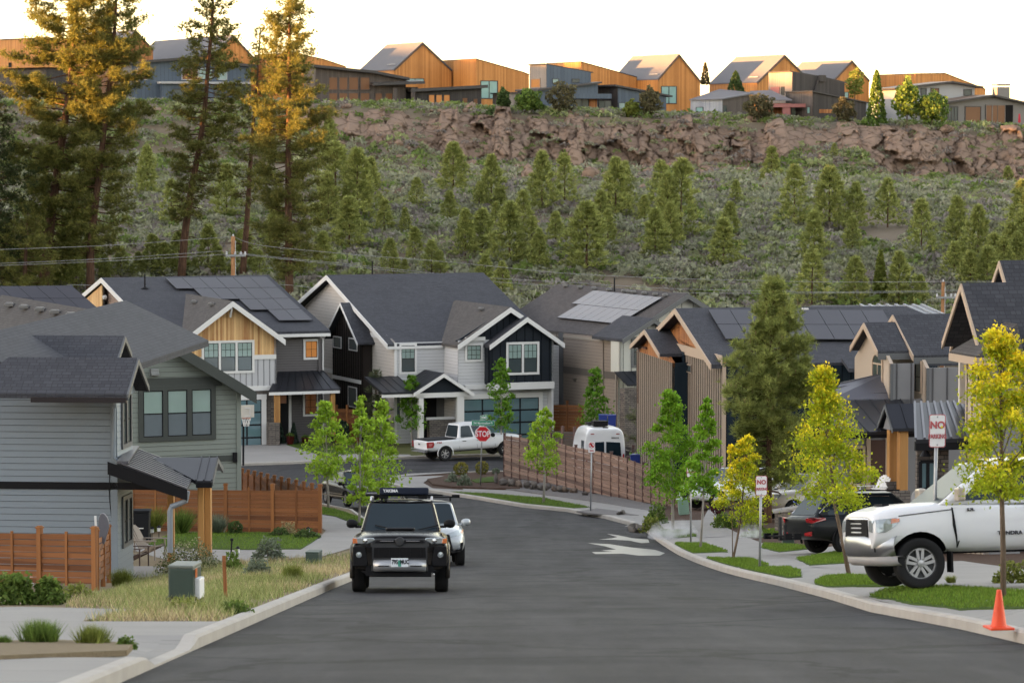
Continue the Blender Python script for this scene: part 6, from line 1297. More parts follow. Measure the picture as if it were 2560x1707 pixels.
# ---- tall ponderosas
def tall_pine(name, base, path_px, R, nb, start, label, seed, dens=1., Yoff=0, dead=10, cat='pine', tl=.34, tw=.021, tk=10, trunk_r=.34, colA=(.07, .085, .024), colB=(.23, .22, .06), group=None, low=1.0, candles=0, fl=1.0):
 rg = np.random.default_rng(seed); g = gnd(base, -.05); Y = g.y; pts = [g - V(0, 0, .2)] + [at(p, Y) for p in path_px]; n = len(pts); cum = [0]
 for a, b in zip(pts, pts[1:]): cum.append(cum[-1] + (b - a).length)
 H = cum[-1]
 def tp(t):
  s = t * H
  for i in range(n - 1):
   if s <= cum[i + 1]: return pts[i].lerp(pts[i + 1], (s - cum[i]) / (cum[i + 1] - cum[i]))
  return pts[-1]
 T = thing(name, g, label, cat, group); mb = MB(); ts = np.linspace(0, 1, 16); mb.tube([tp(t) for t in ts], [trunk_r * (1 - .93 * t) + .02 for t in ts], 10)
 tc, td, tcol = [], [], []; ga = 0
 for i in range(nb):
  t = start + (1 - start) * ((i + rg.uniform(0, 1)) / nb) ** .95; p = np.array(tp(t)); u = (t - start) / (1 - start); prof = (.55 + .9 * u if u < .45 else (1 - u) * 1.55 + .12) ** 1.0 * low if u < .45 else (1 - u) * 1.6 + .13; L = R * min(1.05, prof) * rg.uniform(.55, 1.12); ga += 2.4 + rg.normal() * .35
  el = rg.uniform(-.28, .2) + .45 * u ** 2; d = np.array([cos(ga) * cos(el), sin(ga) * cos(el), sin(el)]); e = p + d * L + np.array([0, 0, .1 * L]); mid = p + d * L * .5 - np.array([0, 0, .07 * L]); r0 = max(.025, trunk_r * .2 * (1 - .7 * u)); mb.tube([V(*p), V(*mid), V(*e)], [r0, r0 * .6, .012], 4, False)
  nsub = max(3, int(L * 4.0 * dens))
  for k in range(nsub):
   q = rg.uniform(.28, 1.0) ** .8; c = (p + (mid - p) * q * 2) if q < .5 else (mid + (e - mid) * (q - .5) * 2); sd = rnd_unit(1, rg)[0]; sd[2] = sd[2] * .6 + .12; sl = rg.uniform(.1, .5) * min(1, L / 2.2) * fl; c2 = c + (sd * .9 + d * .5) * sl
   m = rg.integers(2, 6)
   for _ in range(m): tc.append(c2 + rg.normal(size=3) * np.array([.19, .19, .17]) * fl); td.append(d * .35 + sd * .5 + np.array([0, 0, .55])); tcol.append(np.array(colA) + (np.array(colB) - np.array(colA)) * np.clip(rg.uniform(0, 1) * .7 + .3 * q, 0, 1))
 for i in range(dead):
  t = rg.uniform(.12, start + .12); p = tp(t); a = rg.uniform(0, 6.28); L = rg.uniform(.6, 2.2); e = p + V(cos(a) * L, sin(a) * L, rg.uniform(-.6, .2)); mb.tube([p, p.lerp(e, .5) + V(0, 0, .15), e], [.045, .03, .01], 4, False)
 mb.build('trunk', BARKP, T, smooth=True)
 v, f, c = tufts(np.array(tc), np.array(td), tk, tl, tw, np.array(tcol), rg, .85); o = np_mesh('crown', v, f, NEEDLE, T); set_col(o, c)
 if candles:
  m = MB(); idx = rg.choice(len(tc), candles)
  for j in idx: q = V(*tc[j]); m.tube([q, q + V(rg.normal() * .02, rg.normal() * .02, rg.uniform(.14, .3))], [.018, .008], 4)
  m.build('new_shoots', M('pine_candles', (.3, .21, .1), .8), T)['kind'] = 'stuff'
 return T
G_ = 'tall pines behind the left houses'
tall_pine('tall_pine', (105, 742), [cT1(330, 1450), cT1(370, 1150), cT1(425, 800), cT1(465, 480), cT1(500, 120), cT1(520, -420), cT1(530, -900)], 5.4, 200, .08, 'broad dense tall pine with leaning trunk at the left of the photo', 21, 3.3, group=G_, trunk_r=.42, dead=8, colA=(.06, .08, .02), colB=(.22, .21, .055))
tall_pine('tall_pine', (226, 748), [cT1(590, 1600), cT1(640, 1200), cT1(690, 760), cT1(745, 300), cT1(768, -220), cT1(775, -500)], 4.2, 150, .12, 'tall pine just right of the broad leaning pine, its top at the sky', 22, 2.4, group=G_, dead=10)
tall_pine('tall_pine', (452, 712), [cT1(1205, 1540), cT1(1250, 1230), cT1(1300, 980), cT1(1340, 700), cT1(1360, 420), cT1(1388, 150), cT1(1398, -380)], 3.2, 150, .2, 'sparse tall pine with curved bare trunk in front of the slate house', 23, 1.7, group=G_, dead=34, fl=.8)
tall_pine('tall_pine', (605, 700), [cT1(1610, 1500), cT1(1640, 1000), cT1(1680, 520), cT1(1700, 185)], 2.5, 60, .3, 'shorter slim pine between the curved pine and the sunlit pine', 24, 1.5, group=G_, dead=16, trunk_r=.27)
tall_pine('tall_pine', (724, 752), [cT1(1885, 1500), cT1(1882, 1100), cT1(1888, 700), cT1(1892, 250), cT1(1896, -330)], 3.7, 180, .08, 'straight tall pine with sunlit orange-green needles left of the brown house', 25, 2.4, group=G_, dead=18)
tall_pine('tall_pine', (-20, 765), [(-22, 600), (-20, 400), (-15, 215)], 3.8, 110, .06, 'dark full pine cut off by the left edge of the photo', 26, 1.4, group=G_, colA=(.02, .035, .012), colB=(.06, .075, .025))
tall_pine('tall_pine', (60, 770), [(62, 690), (66, 600), (70, 520)], 3.2, 55, .08, 'low bushy pine at the foot of the broad leaning pine', 29, 1.4, group=G_, trunk_r=.22)
tall_pine('front_yard_pine', cR2(1112, 1108), [cR2(1118, 700), (1925, 1050), (1930, 900), (1933, 765), (1934, 705)], 2.0, 180, .2, 'dense dark-green pine with tan shoots in front of the navy house', 27, 2.6, cat='pine', tl=.24, tw=.013, tk=13, trunk_r=.14, colA=(.1, .135, .034), colB=(.37, .4, .12), dead=6, low=1.0, candles=110, fl=.55)
tall_pine('front_yard_pine', cR1(1545, 620), [cC(1440, 1400), cC(1470, 1150), cC(1500, 960), cC(1510, 800)], 1.5, 46, .1, 'thin loose young pine before the brown battened wall', 28, 2.0, cat='pine', tl=.24, tw=.013, tk=11, trunk_r=.09, colA=(.05, .065, .03), colB=(.15, .165, .075), dead=4, fl=.6)
tall_pine('front_yard_pine', (942, 1118), [(941, 1060), (940, 1000), (940, 930)], .95, 36, .1, 'small pine by the porch of the navy-gabled house', 30, 2.2, cat='pine', tl=.25, tw=.016, tk=9, trunk_r=.07, colA=(.04, .06, .03), colB=(.13, .15, .08), dead=0, fl=.6)
# ---- street maples
def maple(base, top_y, bot_y, w, lean_x, label, pal, seed, nlv=3000, lsz=.085, barkm=None, gold=0, group=None, shape=1.0, tr=.05, parts=None, name='maple_tree'):
 """base px on the ground; crown between bot_y and top_y (px), w px wide, centred lean_x px right of the base"""
 rg = np.random.default_rng(seed); g = gnd(base, .15); s = g.y / F; zt = at((base[0], top_y), g.y).z; zb = at((base[0], bot_y), g.y).z; Hc = zt - zb; R = w * s / 2; dx = lean_x * s
 T = thing(name, g, label, 'tree', group); mb = MB(); c0 = V(g.x, g.y, g.z - .05); cb = V(g.x + dx * .55, g.y, zb); ct = V(g.x + dx, g.y, zt - .12 * Hc); mb.tube([c0, c0.lerp(cb, .5) + V(.01, 0, 0), cb, cb.lerp(ct, .5), ct], [tr * 1.15, tr, tr * .85, tr * .5, .012], 8)
 cl = []; nb = parts or int(13 + 4.2 * Hc)
 for i in range(nb):
  u = (i + rg.uniform(.2, .8)) / nb; a = i * 2.4 + rg.normal() * .3; env = (min(1, .55 + u * 2.2) if u < .22 else (1 - (u - .22) / .78) ** .85 * 1.0 + .1) * shape; rr = R * min(1.05, env) * rg.uniform(.3, 1.12); z = zb + Hc * (.03 + .95 * u); ax = cb.lerp(ct, max(0, min(1, (z - zb) / Hc))); p = V(ax.x + cos(a) * rr, ax.y + sin(a) * rr, z); st = cb.lerp(ct, max(0, u - .22)) if u > .1 else cb; mb.tube([st, st.lerp(p, .55) + V(0, 0, -.04), p], [max(.008, tr * .3 * (1 - u)), .009, .005], 4, False); cl.append((p, rr / R, u))
 per = int(nlv / nb); C, cols = [], []
 for p, q, u in cl:
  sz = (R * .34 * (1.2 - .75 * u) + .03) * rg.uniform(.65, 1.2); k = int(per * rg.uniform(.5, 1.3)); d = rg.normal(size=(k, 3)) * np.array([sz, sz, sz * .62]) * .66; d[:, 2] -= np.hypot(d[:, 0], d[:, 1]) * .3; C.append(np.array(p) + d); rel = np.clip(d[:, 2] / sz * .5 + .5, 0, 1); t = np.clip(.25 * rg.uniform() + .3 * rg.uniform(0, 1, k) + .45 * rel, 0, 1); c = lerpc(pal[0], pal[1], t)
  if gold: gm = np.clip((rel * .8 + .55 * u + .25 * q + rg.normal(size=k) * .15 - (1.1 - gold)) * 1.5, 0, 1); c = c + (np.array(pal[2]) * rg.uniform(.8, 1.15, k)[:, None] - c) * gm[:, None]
  cols.append(c)
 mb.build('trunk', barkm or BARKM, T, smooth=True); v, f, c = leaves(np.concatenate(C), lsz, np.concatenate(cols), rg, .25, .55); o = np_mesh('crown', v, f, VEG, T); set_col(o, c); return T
LIME = ((.13, .25, .02), (.48, .68, .08)); GRN = ((.08, .2, .016), (.28, .52, .045)); DGRN = ((.05, .13, .016), (.17, .36, .035)); YEL = ((.2, .28, .016), (.5, .56, .035), (1.0, .76, .05))
GM = 'young street maples'
maple(cV(423, 768), 997, 1190, 100, -6, 'slim lime-green maple by the end of the brown fence', LIME, 1, 2800, .085, group=GM)
maple(cV(685, 905), 985, 1262, 62, 6, 'narrow lime-green maple left of the dark suv roof', LIME, 2, 2600, .08, group=GM, shape=1.1)
maple(cV(852, 800), 1000, 1232, 108, 12, 'fuller lime-green maple right behind the dark suv roof', LIME, 3, 3600, .085, group=GM)
maple((1029, 1114), 934, 1072, 66, 0, 'rich green column maple by the white pickup tailgate', DGRN, 4, 2200, .1, group=GM)
maple((1253, 1140), 893, 1074, 64, 0, 'rich green column maple before the panelled garage door', DGRN, 5, 2600, .1, group=GM, shape=1.1)
maple(cR1(728, 890), 1018, 1170, 84, 4, 'yellow-green maple with pale trunk on the kerb strip by the long fence', LIME, 6, 2400, .08, group=GM)
maple((1487, 1130), 916, 1072, 74, 0, 'rich green maple beside the tan wall and blue bins', DGRN, 7, 2600, .1, group=GM)
maple(cR2(288, 1140), 972, 1232, 132, -6, 'broad green maple above the sprinkler spray', GRN, 8, 8000, .065, group=GM)
maple(cR2(525, 1292), 990, 1235, 68, 14, 'narrow green maple between two no-parking signs', GRN, 9, 5200, .058, group=GM, shape=1.15, tr=.035)
maple(cR2(806, 1386), 1085, 1300, 112, 36, 'small golden-topped maple beside the middle no-parking sign', YEL, 10, 6500, .04, BARKB, .5, GM, tr=.03)
maple(cR2(806, 1386), 1108, 1245, 26, -6, 'thin golden shoot rising left of the small golden maple', YEL, 14, 420, .06, BARKB, .75, GM, tr=.012, parts=9)
maple(cR3(167, 1146), 914, 1262, 215, -70, 'large yellow-green maple in front of the black wagon', YEL, 11, 10500, .039, BARKB, .42, GM, tr=.04)
maple(cR3(1172, 1302), 816, 1235, 210, -12, 'large golden maple at the right edge by the white pickup', YEL, 12, 12500, .034, BARKB, .5, GM, tr=.04)
# ---- shrubs: (crop, x0,y0,x1,y1, palette, label, shape)
SH = {'sage': ((.1, .13, .085), (.24, .28, .2)), 'green': ((.055, .1, .02), (.18, .27, .06)), 'cream': ((.07, .1, .03), (.5, .46, .3)), 'gold': ((.16, .17, .02), (.55, .45, .03)), 'dark': ((.035, .065, .02), (.1, .16, .05)), 'red': ((.05, .012, .014), (.14, .03, .035)), 'yg': ((.09, .12, .02), (.26, .29, .07)), 'olive': ((.06, .06, .03), (.18, .15, .08)), 'bluegreen': ((.02, .045, .03), (.06, .1, .07)), 'golden': ((.06, .09, .02), (.3, .24, .05)), 'straw': ((.2, .16, .08), (.4, .33, .18))}
def bush(c, x0, y0, x1, y1, pal, label, form='dome', n=420, lsz=.07, cat='shrub', name='shrub', group=None, dz=.15, Y=None):
 seed = int(x0 * 7 + y0 * 13) % 9999; rg = np.random.default_rng(seed); bpx = c((x0 + x1) / 2, y1); g = gnd(bpx, dz) if Y is None else at(bpx, Y); s = g.y / F; w = abs(c(x1, 0)[0] - c(x0, 0)[0]) * s; h = abs(c(0, y1)[1] - c(0, y0)[1]) * s; A, B = SH[pal] if isinstance(pal, str) else pal
 if form == 'dome': u = rnd_unit(n, rg); u[:, 2] = np.abs(u[:, 2]); r = rg.uniform(.35, 1, n) ** .45; lump = 1 + .22 * np.sin(u[:, 0] * 7 + seed) * np.cos(u[:, 1] * 6) + .12 * np.sin(u[:, 2] * 9); C = u * (r * lump)[:, None] * np.array([w / 2, w / 2.4, h * .95])
 elif form == 'cone': t = rg.uniform(0, 1, n) ** 1.4; a = rg.uniform(0, 6.28, n); r = (1 - t) ** .7 * rg.uniform(.6, 1, n) ** .5; C = np.stack([cos_(a) * r * w / 2, sin_(a) * r * w / 2, t * h], 1)
 elif form == 'ball': u = rnd_unit(n, rg); r = rg.uniform(.5, 1, n) ** .4; C = u * r[:, None] * np.array([w / 2, w / 2, h / 2]) + np.array([0, 0, h / 2])
 elif form == 'tree': u = rnd_unit(n, rg); r = rg.uniform(.3, 1, n) ** .5; lump = 1 + .25 * np.sin(u[:, 0] * 6 + seed) * np.cos(u[:, 2] * 5 + seed); C = u * (r * lump)[:, None] * np.array([w / 2, w / 2, h * .42]) + np.array([0, 0, h * .56])
 if form == 'tuft':
  D = rnd_unit(n // 8, rg) * np.array([.55, .55, 0]) + np.array([0, 0, 1]); C0 = rg.normal(size=(n // 8, 3)) * np.array([w * .14, w * .14, 0]); cols = lerpc(A, B, rg.uniform(0, 1, n // 8)); v, f, cc = tufts(C0, D, 8, h, max(.006, h * .018), cols, rg, .35)
 else:
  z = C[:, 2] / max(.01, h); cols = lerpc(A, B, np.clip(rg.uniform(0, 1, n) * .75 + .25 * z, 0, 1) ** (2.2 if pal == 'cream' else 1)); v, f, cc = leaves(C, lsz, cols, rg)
 T = thing(name, g, label, cat, group); o = np_mesh('foliage', v + np.array(g), f, VEG, T); set_col(o, cc); m = MB()
 for k in range(3 if form != 'tree' else 1):
  a = k * 2.1; m.tube([g - V(0, 0, .05), g + V(cos(a) * w * .12 * (form != 'tree'), sin(a) * w * .1 * (form != 'tree'), h * .5)], [.03 if form != 'tree' else max(.03, h * .02), .012], 5)
 m.build('stem', BARKB, T); return T
cos_, sin_ = np.cos, np.sin
for a in [(cE, 1140, 1040, 1650, 1262, 'cream', 'wide shrub covered with cream blossoms before the porch', 'dome', 2200, .035), (cE, 1855, 1010, 2100, 1180, 'sage', 'tall grey-green sage bush by the lawn edge', 'dome', 900, .045), (cE, 1795, 1165, 1995, 1285, 'sage', 'rounded grey-green sage bush in the dry grass', 'dome', 700, .04), (cE, 2060, 1205, 2250, 1315, 'yg', 'small yellow-green clump near the kerb in dry grass', 'tuft', 900),
  (cE, 1640, 1110, 1780, 1250, 'green', 'green plant behind the black stake', 'dome', 350, .045), (cE, 800, 1235, 990, 1370, 'yg', 'wispy grass clump left of the wooden chairs', 'tuft', 900), (cE, 1630, 1480, 1800, 1560, 'green', 'low green weed below the rusty stake', 'dome', 260, .03),
  (cL, -60, 225, 250, 412, 'green', 'dense leafy shrub beneath the fence at the far left', 'dome', 1500, .045), (cL, 215, 240, 430, 412, 'green', 'lighter leafy shrub right of the white pipe', 'dome', 1000, .042), (cL, 380, 285, 620, 380, 'yg', 'yellow-green weeds below the fence corner', 'dome', 500, .03),
  (cL, 105, 520, 415, 685, 'green', 'tallest weed clump in the dirt strip', 'tuft', 1500), (cL, 465, 550, 745, 692, 'yg', 'airy pale weed in the middle of the dirt strip', 'tuft', 900), (cL, 750, 632, 895, 702, 'green', 'small round weed at the right end of the dirt strip', 'dome', 300, .025), (cL, -60, 620, 95, 690, 'green', 'weed at the left end of the dirt strip', 'tuft', 500), (cL, 1440, 395, 1650, 470, 'green', 'green weeds by the kerb right of the utility box', 'dome', 320, .025), (cL, 1050, 370, 1360, 450, 'yg', 'weeds around the base of the utility box', 'dome', 380, .022),
  (cE, 1085, 785, 1172, 975, 'yg', 'upright grass by the black bin', 'tuft', 700), (cE, 1285, 795, 1385, 985, 'green', 'upright grass beside the grey downspout', 'tuft', 800), (cE, 1550, 835, 1645, 980, 'sage', 'tall spiky plant right of the porch posts', 'tuft', 700), (cE, 1675, 885, 1785, 985, 'dark', 'round dark shrub against the brown fence', 'ball', 420, .05), (cE, 1985, 938, 2125, 1000, 'dark', 'low dark mat shrub by the fence', 'dome', 320, .05), (cE, 2150, 948, 2345, 1015, 'dark', 'low dark shrub at the fence end', 'dome', 420, .05), (cE, 2195, 895, 2340, 965, 'gold', 'bright golden shrub at the fence end', 'dome', 420, .05), (cE, 2040, 895, 2190, 990, 'straw', 'dry beige flower clump before the fence', 'dome', 380, .04), (cE, 985, 705, 1090, 800, 'straw', 'dry arching grass behind the black bin', 'tuft', 500),
  (cE, 2005, 148, 2100, 318, 'bluegreen', 'taller cone-shaped evergreen beside the stone pier', 'cone', 700, .07), (cE, 2122, 165, 2196, 318, 'bluegreen', 'slimmer cone-shaped evergreen by the pink chair', 'cone', 500, .07), (cV, 480, 0, 610, 200, 'bluegreen', 'blue-green round spruce behind the slim lime maple', 'ball', 700, .09), 
  (cV, 1510, 362, 1642, 485, 'golden', 'left golden-green ball shrub in the corner bed', 'ball', 600, .05), (cV, 1700, 352, 1820, 478, 'golden', 'right golden-green ball shrub behind the stop sign', 'ball', 600, .05), (cV, 1445, 462, 1560, 545, 'sage', 'smaller silvery shrub in the corner bed', 'dome', 420, .05), (cV, 1540, 475, 1672, 575, 'sage', 'larger silvery shrub in the corner bed', 'dome', 500, .05), (cV, 1845, 415, 1915, 475, 'sage', 'little silvery shrub right of the stop sign', 'ball', 250, .05),
  (cR1, 400, 140, 720, 345, 'cream', 'cream-flowering shrub behind the fence, left clump', 'dome', 900, .07), (cR1, 640, 110, 980, 345, 'cream', 'cream-flowering shrub behind the fence, right clump', 'dome', 900, .07),
  (cR2, 40, 905, 250, 1080, 'green', 'leafy hedge plant behind the sprinkler spray', 'dome', 700, .06), (cR2, -10, 1020, 200, 1150, 'yg', 'feathery green groundcover at the driveway corner', 'dome', 700, .05), (cR2, 615, 880, 740, 1000, 'red', 'dark red barberry shrub by the white car wheel', 'ball', 450, .05), (cR2, 635, 975, 800, 1110, 'green', 'feathery green shrub below the red barberry', 'dome', 600, .05), (cR2, 745, 1030, 850, 1110, 'green', 'low green shrub beside the wet driveway', 'dome', 300, .05), (cR2, 1195, 765, 1415, 965, 'green', 'round leafy shrub right of the pine trunk', 'ball', 900, .055), (cR2, 870, 960, 1080, 1120, 'yg', 'grassy shrub left of the pine trunk', 'dome', 500, .05),
  (cR3, 1110, 1055, 1340, 1195, 'yg', 'leafy green clump behind the pickup', 'dome', 900, .035), (cR3, 780, 1140, 870, 1195, 'yg', 'small grass tuft under the pickup', 'tuft', 300), (cR3, 295, 465, 392, 560, ((.06, .02, .01), (.5, .03, .03)), 'red flowering plant on the grey house porch', 'ball', 350, .04)]: bush(*a)
for a in [(cT2, 1155, 448, 1240, 610, 'dark', 'dark upright tree left of the blue house', 'tree', 700, .22), (cT2, 1270, 448, 1455, 630, 'green', 'rounded green tree in front of the blue house', 'tree', 1100, .22), (cT2, 1475, 400, 1675, 635, 'olive', 'olive-brown tree before the blue tower', 'tree', 1100, .2), (cT2, 2075, 440, 2235, 645, 'olive', 'dark olive tree at the right of the blue house', 'tree', 1000, .2), (cT2, 1985, 522, 2090, 650, 'yg', 'yellow-green small tree before the blue house wing', 'tree', 700, .2), (cT2, 1050, 580, 1230, 680, 'dark', 'dark low shrub right of the brown house', 'dome', 600, .2),
  (cT3, 512, 480, 720, 670, 'olive', 'olive-brown tree in front of the pink canopy', 'tree', 1100, .2), (cT3, 1095, 505, 1255, 690, 'olive', 'olive tree before the charcoal wall', 'tree', 900, .2), (cT3, 408, 338, 528, 475, 'dark', 'dark conifer behind the corrugated metal end', 'cone', 600, .2), (cT3, 238, 280, 300, 420, 'olive', 'slender conifer between two orange gabled houses', 'cone', 400, .18), (cT3, 1188, 318, 1305, 530, 'yg', 'sunlit airy tree before the smaller orange gable', 'tree', 600, .18), (cT3, 1318, 332, 1455, 670, 'green', 'tall narrow green tree right of the charcoal house', 'cone', 1300, .22), (cT3, 1495, 385, 1680, 690, 'green', 'leafy birch left of the grey house', 'tree', 1500, .2), (cT3, 1640, 470, 1860, 710, 'green', 'spreading birch in front of the grey house', 'tree', 1500, .2), (cT3, 1250, 650, 1420, 715, 'green', 'green hedge clump right of the charcoal house', 'dome', 600, .2), (cT2, 110, 605, 330, 700, 'green', 'green shrub below the tall windows', 'dome', 700, .2), (cD, 1065, 90, 1220, 560, 'yg', 'pale green poplar among the hillside pines', 'cone', 1500, .2)]:
 bush(*a, cat='tree' if a[7] in ('tree', 'cone') else 'shrub', name='rim_tree' if a[7] in ('tree', 'cone') else 'shrub', dz=-.2, Y=(355 if a[0] in (cT2, cT3) and a[7] != 'dome' else None) if not (a[0] is cT3 and a[1] in (408, 238, 1188)) else 380)
# ---- grass
def blades(name, P, h, w, colA, colB, seed, lean=.35):
 rg = np.random.default_rng(seed); n = len(P); a = rg.uniform(0, 6.28, n); d = np.stack([np.cos(a), np.sin(a), np.zeros(n)], 1); hh = h * rg.uniform(.5, 1.3, n); ln = rnd_unit(n, rg) * lean; ln[:, 2] = 1; t = P + ln * hh[:, None]; Vv = np.stack([P - d * w, P + d * w, t], 1).reshape(-1, 3); o = np_mesh(name, Vv, np.arange(3 * n).reshape(n, 3), STRAW); k = np.clip(rg.uniform(0, 1, n), 0, 1); set_col(o, np.repeat(lerpc(colA, colB, k), 3, 0)); o['kind'] = 'stuff'; return o
def inpoly(x, y, poly):
 c = False
 for (x0, y0), (x1, y1) in zip(poly, poly[1:] + poly[:1]):
  if (y0 > y) != (y1 > y) and x < (x1 - x0) * (y - y0) / (y1 - y0) + x0: c = not c
 return c
def dry_grass():
 rg = np.random.default_rng(5); P, Q = [], []
 con = ghp([cL(-900, 470), cL(-400, 445), cL(150, 433), cL(870, 450), cL(535, 528), cL(1412, 528), cL(1500, 515)]) + [(-3.5, 34), (-3.5, 20), (-12, 20)]; walk = ghp([cE(2352, 1150), cE(2000, 1178), cE(1200, 1165), cE(960, 1095), cE(985, 1000), cE(2352, 1000)])
 while len(P) + len(Q) < 26000:
  y = 36 + 58 * rg.uniform() ** 1.15; x = rg.uniform(-3.8 - .16 * (y - 30) * .6 - 1.2, -3.82)
  if inpoly(x, y, con) or inpoly(x, y, walk) or y > 92: continue
  m = noise.noise(V(x * .5, y * .25, 2))
  if m < -.08 and rg.uniform() < .8: continue
  if y < 46 and rg.uniform() < .45: continue
  (P if noise.noise(V(x * .35, y * .12, 8)) + rg.normal() * .2 > .1 else Q).append((x, y, Hg(x, y) + .12))
 blades('dry_grass', np.array(P), .15, .008, (.28, .21, .11), (.55, .45, .26), 1, .7); blades('weed_grass', np.array(Q), .17, .008, (.12, .17, .04), (.36, .37, .15), 2, .7)
dry_grass()
def lawn_grass():
 rg = np.random.default_rng(8); P = []
 dens = {'g': 1500, 'f': 1000, 'd': 1000, 'c': 900, 'e': 1000, 'b': 800, 'i': 700, 'h': 600, 'j': 500, 'k': 500, 'a': 260}
 polys = [(LAWNS[k], d) for k, d in dens.items()] + [(LAWN_L, 300), (STRIP_L, 300)]
 for poly, d in polys:
  xs = [p[0] for p in poly]; ys = [p[1] for p in poly]; A = abs(area2(poly)) / 2; bb = (max(xs) - min(xs)) * (max(ys) - min(ys)); n = int(min(11000, A * d) * bb / A)
  for x, y in zip(rg.uniform(min(xs), max(xs), n), rg.uniform(min(ys), max(ys), n)):
   if inpoly(x, y, poly): P.append((x, y, Hg(x, y) + .18))
 blades('lawn_grass', np.array(P), .05, .007, (.06, .13, .012), (.17, .26, .035), 3, .5)
lawn_grass()
# ---------------------------------------------------------------- vehicles (built in local space: x forward, y left, z up)
def m_paint(name, col, rough=.3, coat=.6, metal=0):
 n = N(name); co = n.coord('Object'); f = n.noise(co, 1.6, 4); sep = n.n('ShaderNodeSeparateXYZ'); n.l(co, sep.inputs[0]); low = n.n('ShaderNodeMapRange'); n.l(sep.outputs[2], low.inputs[0]); low.inputs[1].default_value = .25; low.inputs[2].default_value = .8; low.inputs[3].default_value = .35; low.inputs[4].default_value = 0
 c = n.mix(n.math('MULTIPLY', low.outputs[0], n.noise(co, 5, 4)), col, (.2, .17, .14)); return n.pbsdf(n.mix(n.math('MULTIPLY', f, .15), c, dk(col, .8)), n.math('ADD', rough - .08, n.math('MULTIPLY', f, .16)), metal, .5 if max(col) > .05 else .2, coat=coat)
PBLK = m_paint('black_paint', (.004, .0035, .004), .22, .0); PWHT = m_paint('white_paint', (.66, .67, .69), .35, .5); PSIL = m_paint('silver_paint', (.42, .45, .47), .32, .6, .3); PSIL2 = m_paint('champagne_paint', (.42, .37, .32), .35, .5, .2); PDBL = m_paint('blue_black_paint', (.004, .007, .01), .35, .12)
TYRE = M('tyre_rubber', (.018, .018, .019), .85, var=.2, bump=.3, bsc=30); ALLOY = M('alloy', (.5, .5, .52), .3, .8, .08); CHROME = M('chrome', (.62, .62, .64), .12, 1, .04); PLAST = M('black_plastic', (.009, .009, .0105), .6, var=.15); CGLASS = m_glass('car_glass', (.006, .015, .022), .03); LENS = m_glass('lamp_lens', (.2, .225, .24), .22); RED = m_glass('tail_lens', (.35, .012, .015), .12); AMBER = m_glass('amber_lens', (.55, .12, .02), .12); SKID = M('silver_skid', (.36, .37, .39), .35, .6, .06); GUNM = M('gunmetal', (.03, .031, .034), .45, .2, .1)
def ring(st):
 x, zb, zs, zt, wb, wm, ws, wt = st; h = zs - zb; half = [(0, zb), (wb * .85, zb), (wb, zb + .06), (wm, zb + h * .3), (wm, zb + h * .62), ((wm + ws) / 2, zs - h * .14), (ws, zs - .05), (ws - .012, zs - .008), (wt, zt - .018), (wt * .55, zt), (0, zt)]
 return [V(x, y, z) for y, z in half] + [V(x, -y, z) for y, z in half[-2:0:-1]]
def body_mesh(sts, sub=1):
 R = [ring(s) for s in sts]; n = len(R[0]); vs = [v for r in R for v in r]; fs = []
 for i in range(len(R) - 1):
  for k in range(n): fs.append((i * n + k, (i + 1) * n + k, (i + 1) * n + (k + 1) % n, i * n + (k + 1) % n))
 fs.append(tuple(range(n))); fs.append(tuple(range((len(R) - 1) * n + n - 1, (len(R) - 1) * n - 1, -1)))
 me = bpy.data.meshes.new('body'); me.from_pydata(vs, [], fs); bm = bmesh.new(); bm.from_mesh(me); bmesh.ops.recalc_face_normals(bm, faces=bm.faces); bm.to_mesh(me); bm.free(); return me
from mathutils.bvhtree import BVHTree
BVH = {}
def decal(R, pts, axis, sg, name, mat, off=.01, grid=.07):
 """shell that follows the bodywork: pts are (x,z) for axis y or (y,z) for axis x, seen from the sg side"""
 bm = bmesh.new(); mk = (lambda a, b: (a, 0, b)) if axis == 'y' else (lambda a, b: (0, a, b)); vs = [bm.verts.new(mk(a, b)) for a, b in pts]; f = bm.faces.new(vs); bmesh.ops.triangulate(bm, faces=[f])
 for k, ax in ((0, 0 if axis == 'y' else 1), (1, 2)):
  lo, hi = min(p[k] for p in pts), max(p[k] for p in pts); q = lo + grid
  while q < hi: n = [0, 0, 0]; n[ax] = 1; bmesh.ops.bisect_plane(bm, geom=bm.verts[:] + bm.edges[:] + bm.faces[:], plane_co=[q * c for c in n], plane_no=n, dist=1e-5); q += grid
 d = Vector((0, -sg, 0) if axis == 'y' else (-sg, 0, 0)); T = BVH[R.name]; nr = {}
 for v in bm.verts:
  o = v.co - d * 6; loc, n, i, s = T.ray_cast(o, d)
  if loc is None: loc, n, i, s = T.find_nearest(v.co - d * 1.5)
  if n.dot(d) > 0: n = -n
  nr[v] = n; v.co = loc + n * off
 bmesh.ops.recalc_face_normals(bm, faces=bm.faces)
 if bm.faces[:] and bm.faces[:][0].normal.dot(d) > 0: bmesh.ops.reverse_faces(bm, faces=bm.faces)
 ed = [e for e in bm.edges if e.is_boundary]; pos = {tuple(v.co): nr[v] for v in bm.verts}; r = bmesh.ops.extrude_edge_only(bm, edges=ed)
 for v in r['geom']:
  if isinstance(v, bmesh.types.BMVert): v.co = v.co - pos.get(tuple(v.co), -d) * (off + .015)
 me = bpy.data.meshes.new(name); bm.to_mesh(me); bm.free(); me.materials.append(mat); o = bpy.data.objects.new(name, me); COL.objects.link(o); o.parent = R; return o
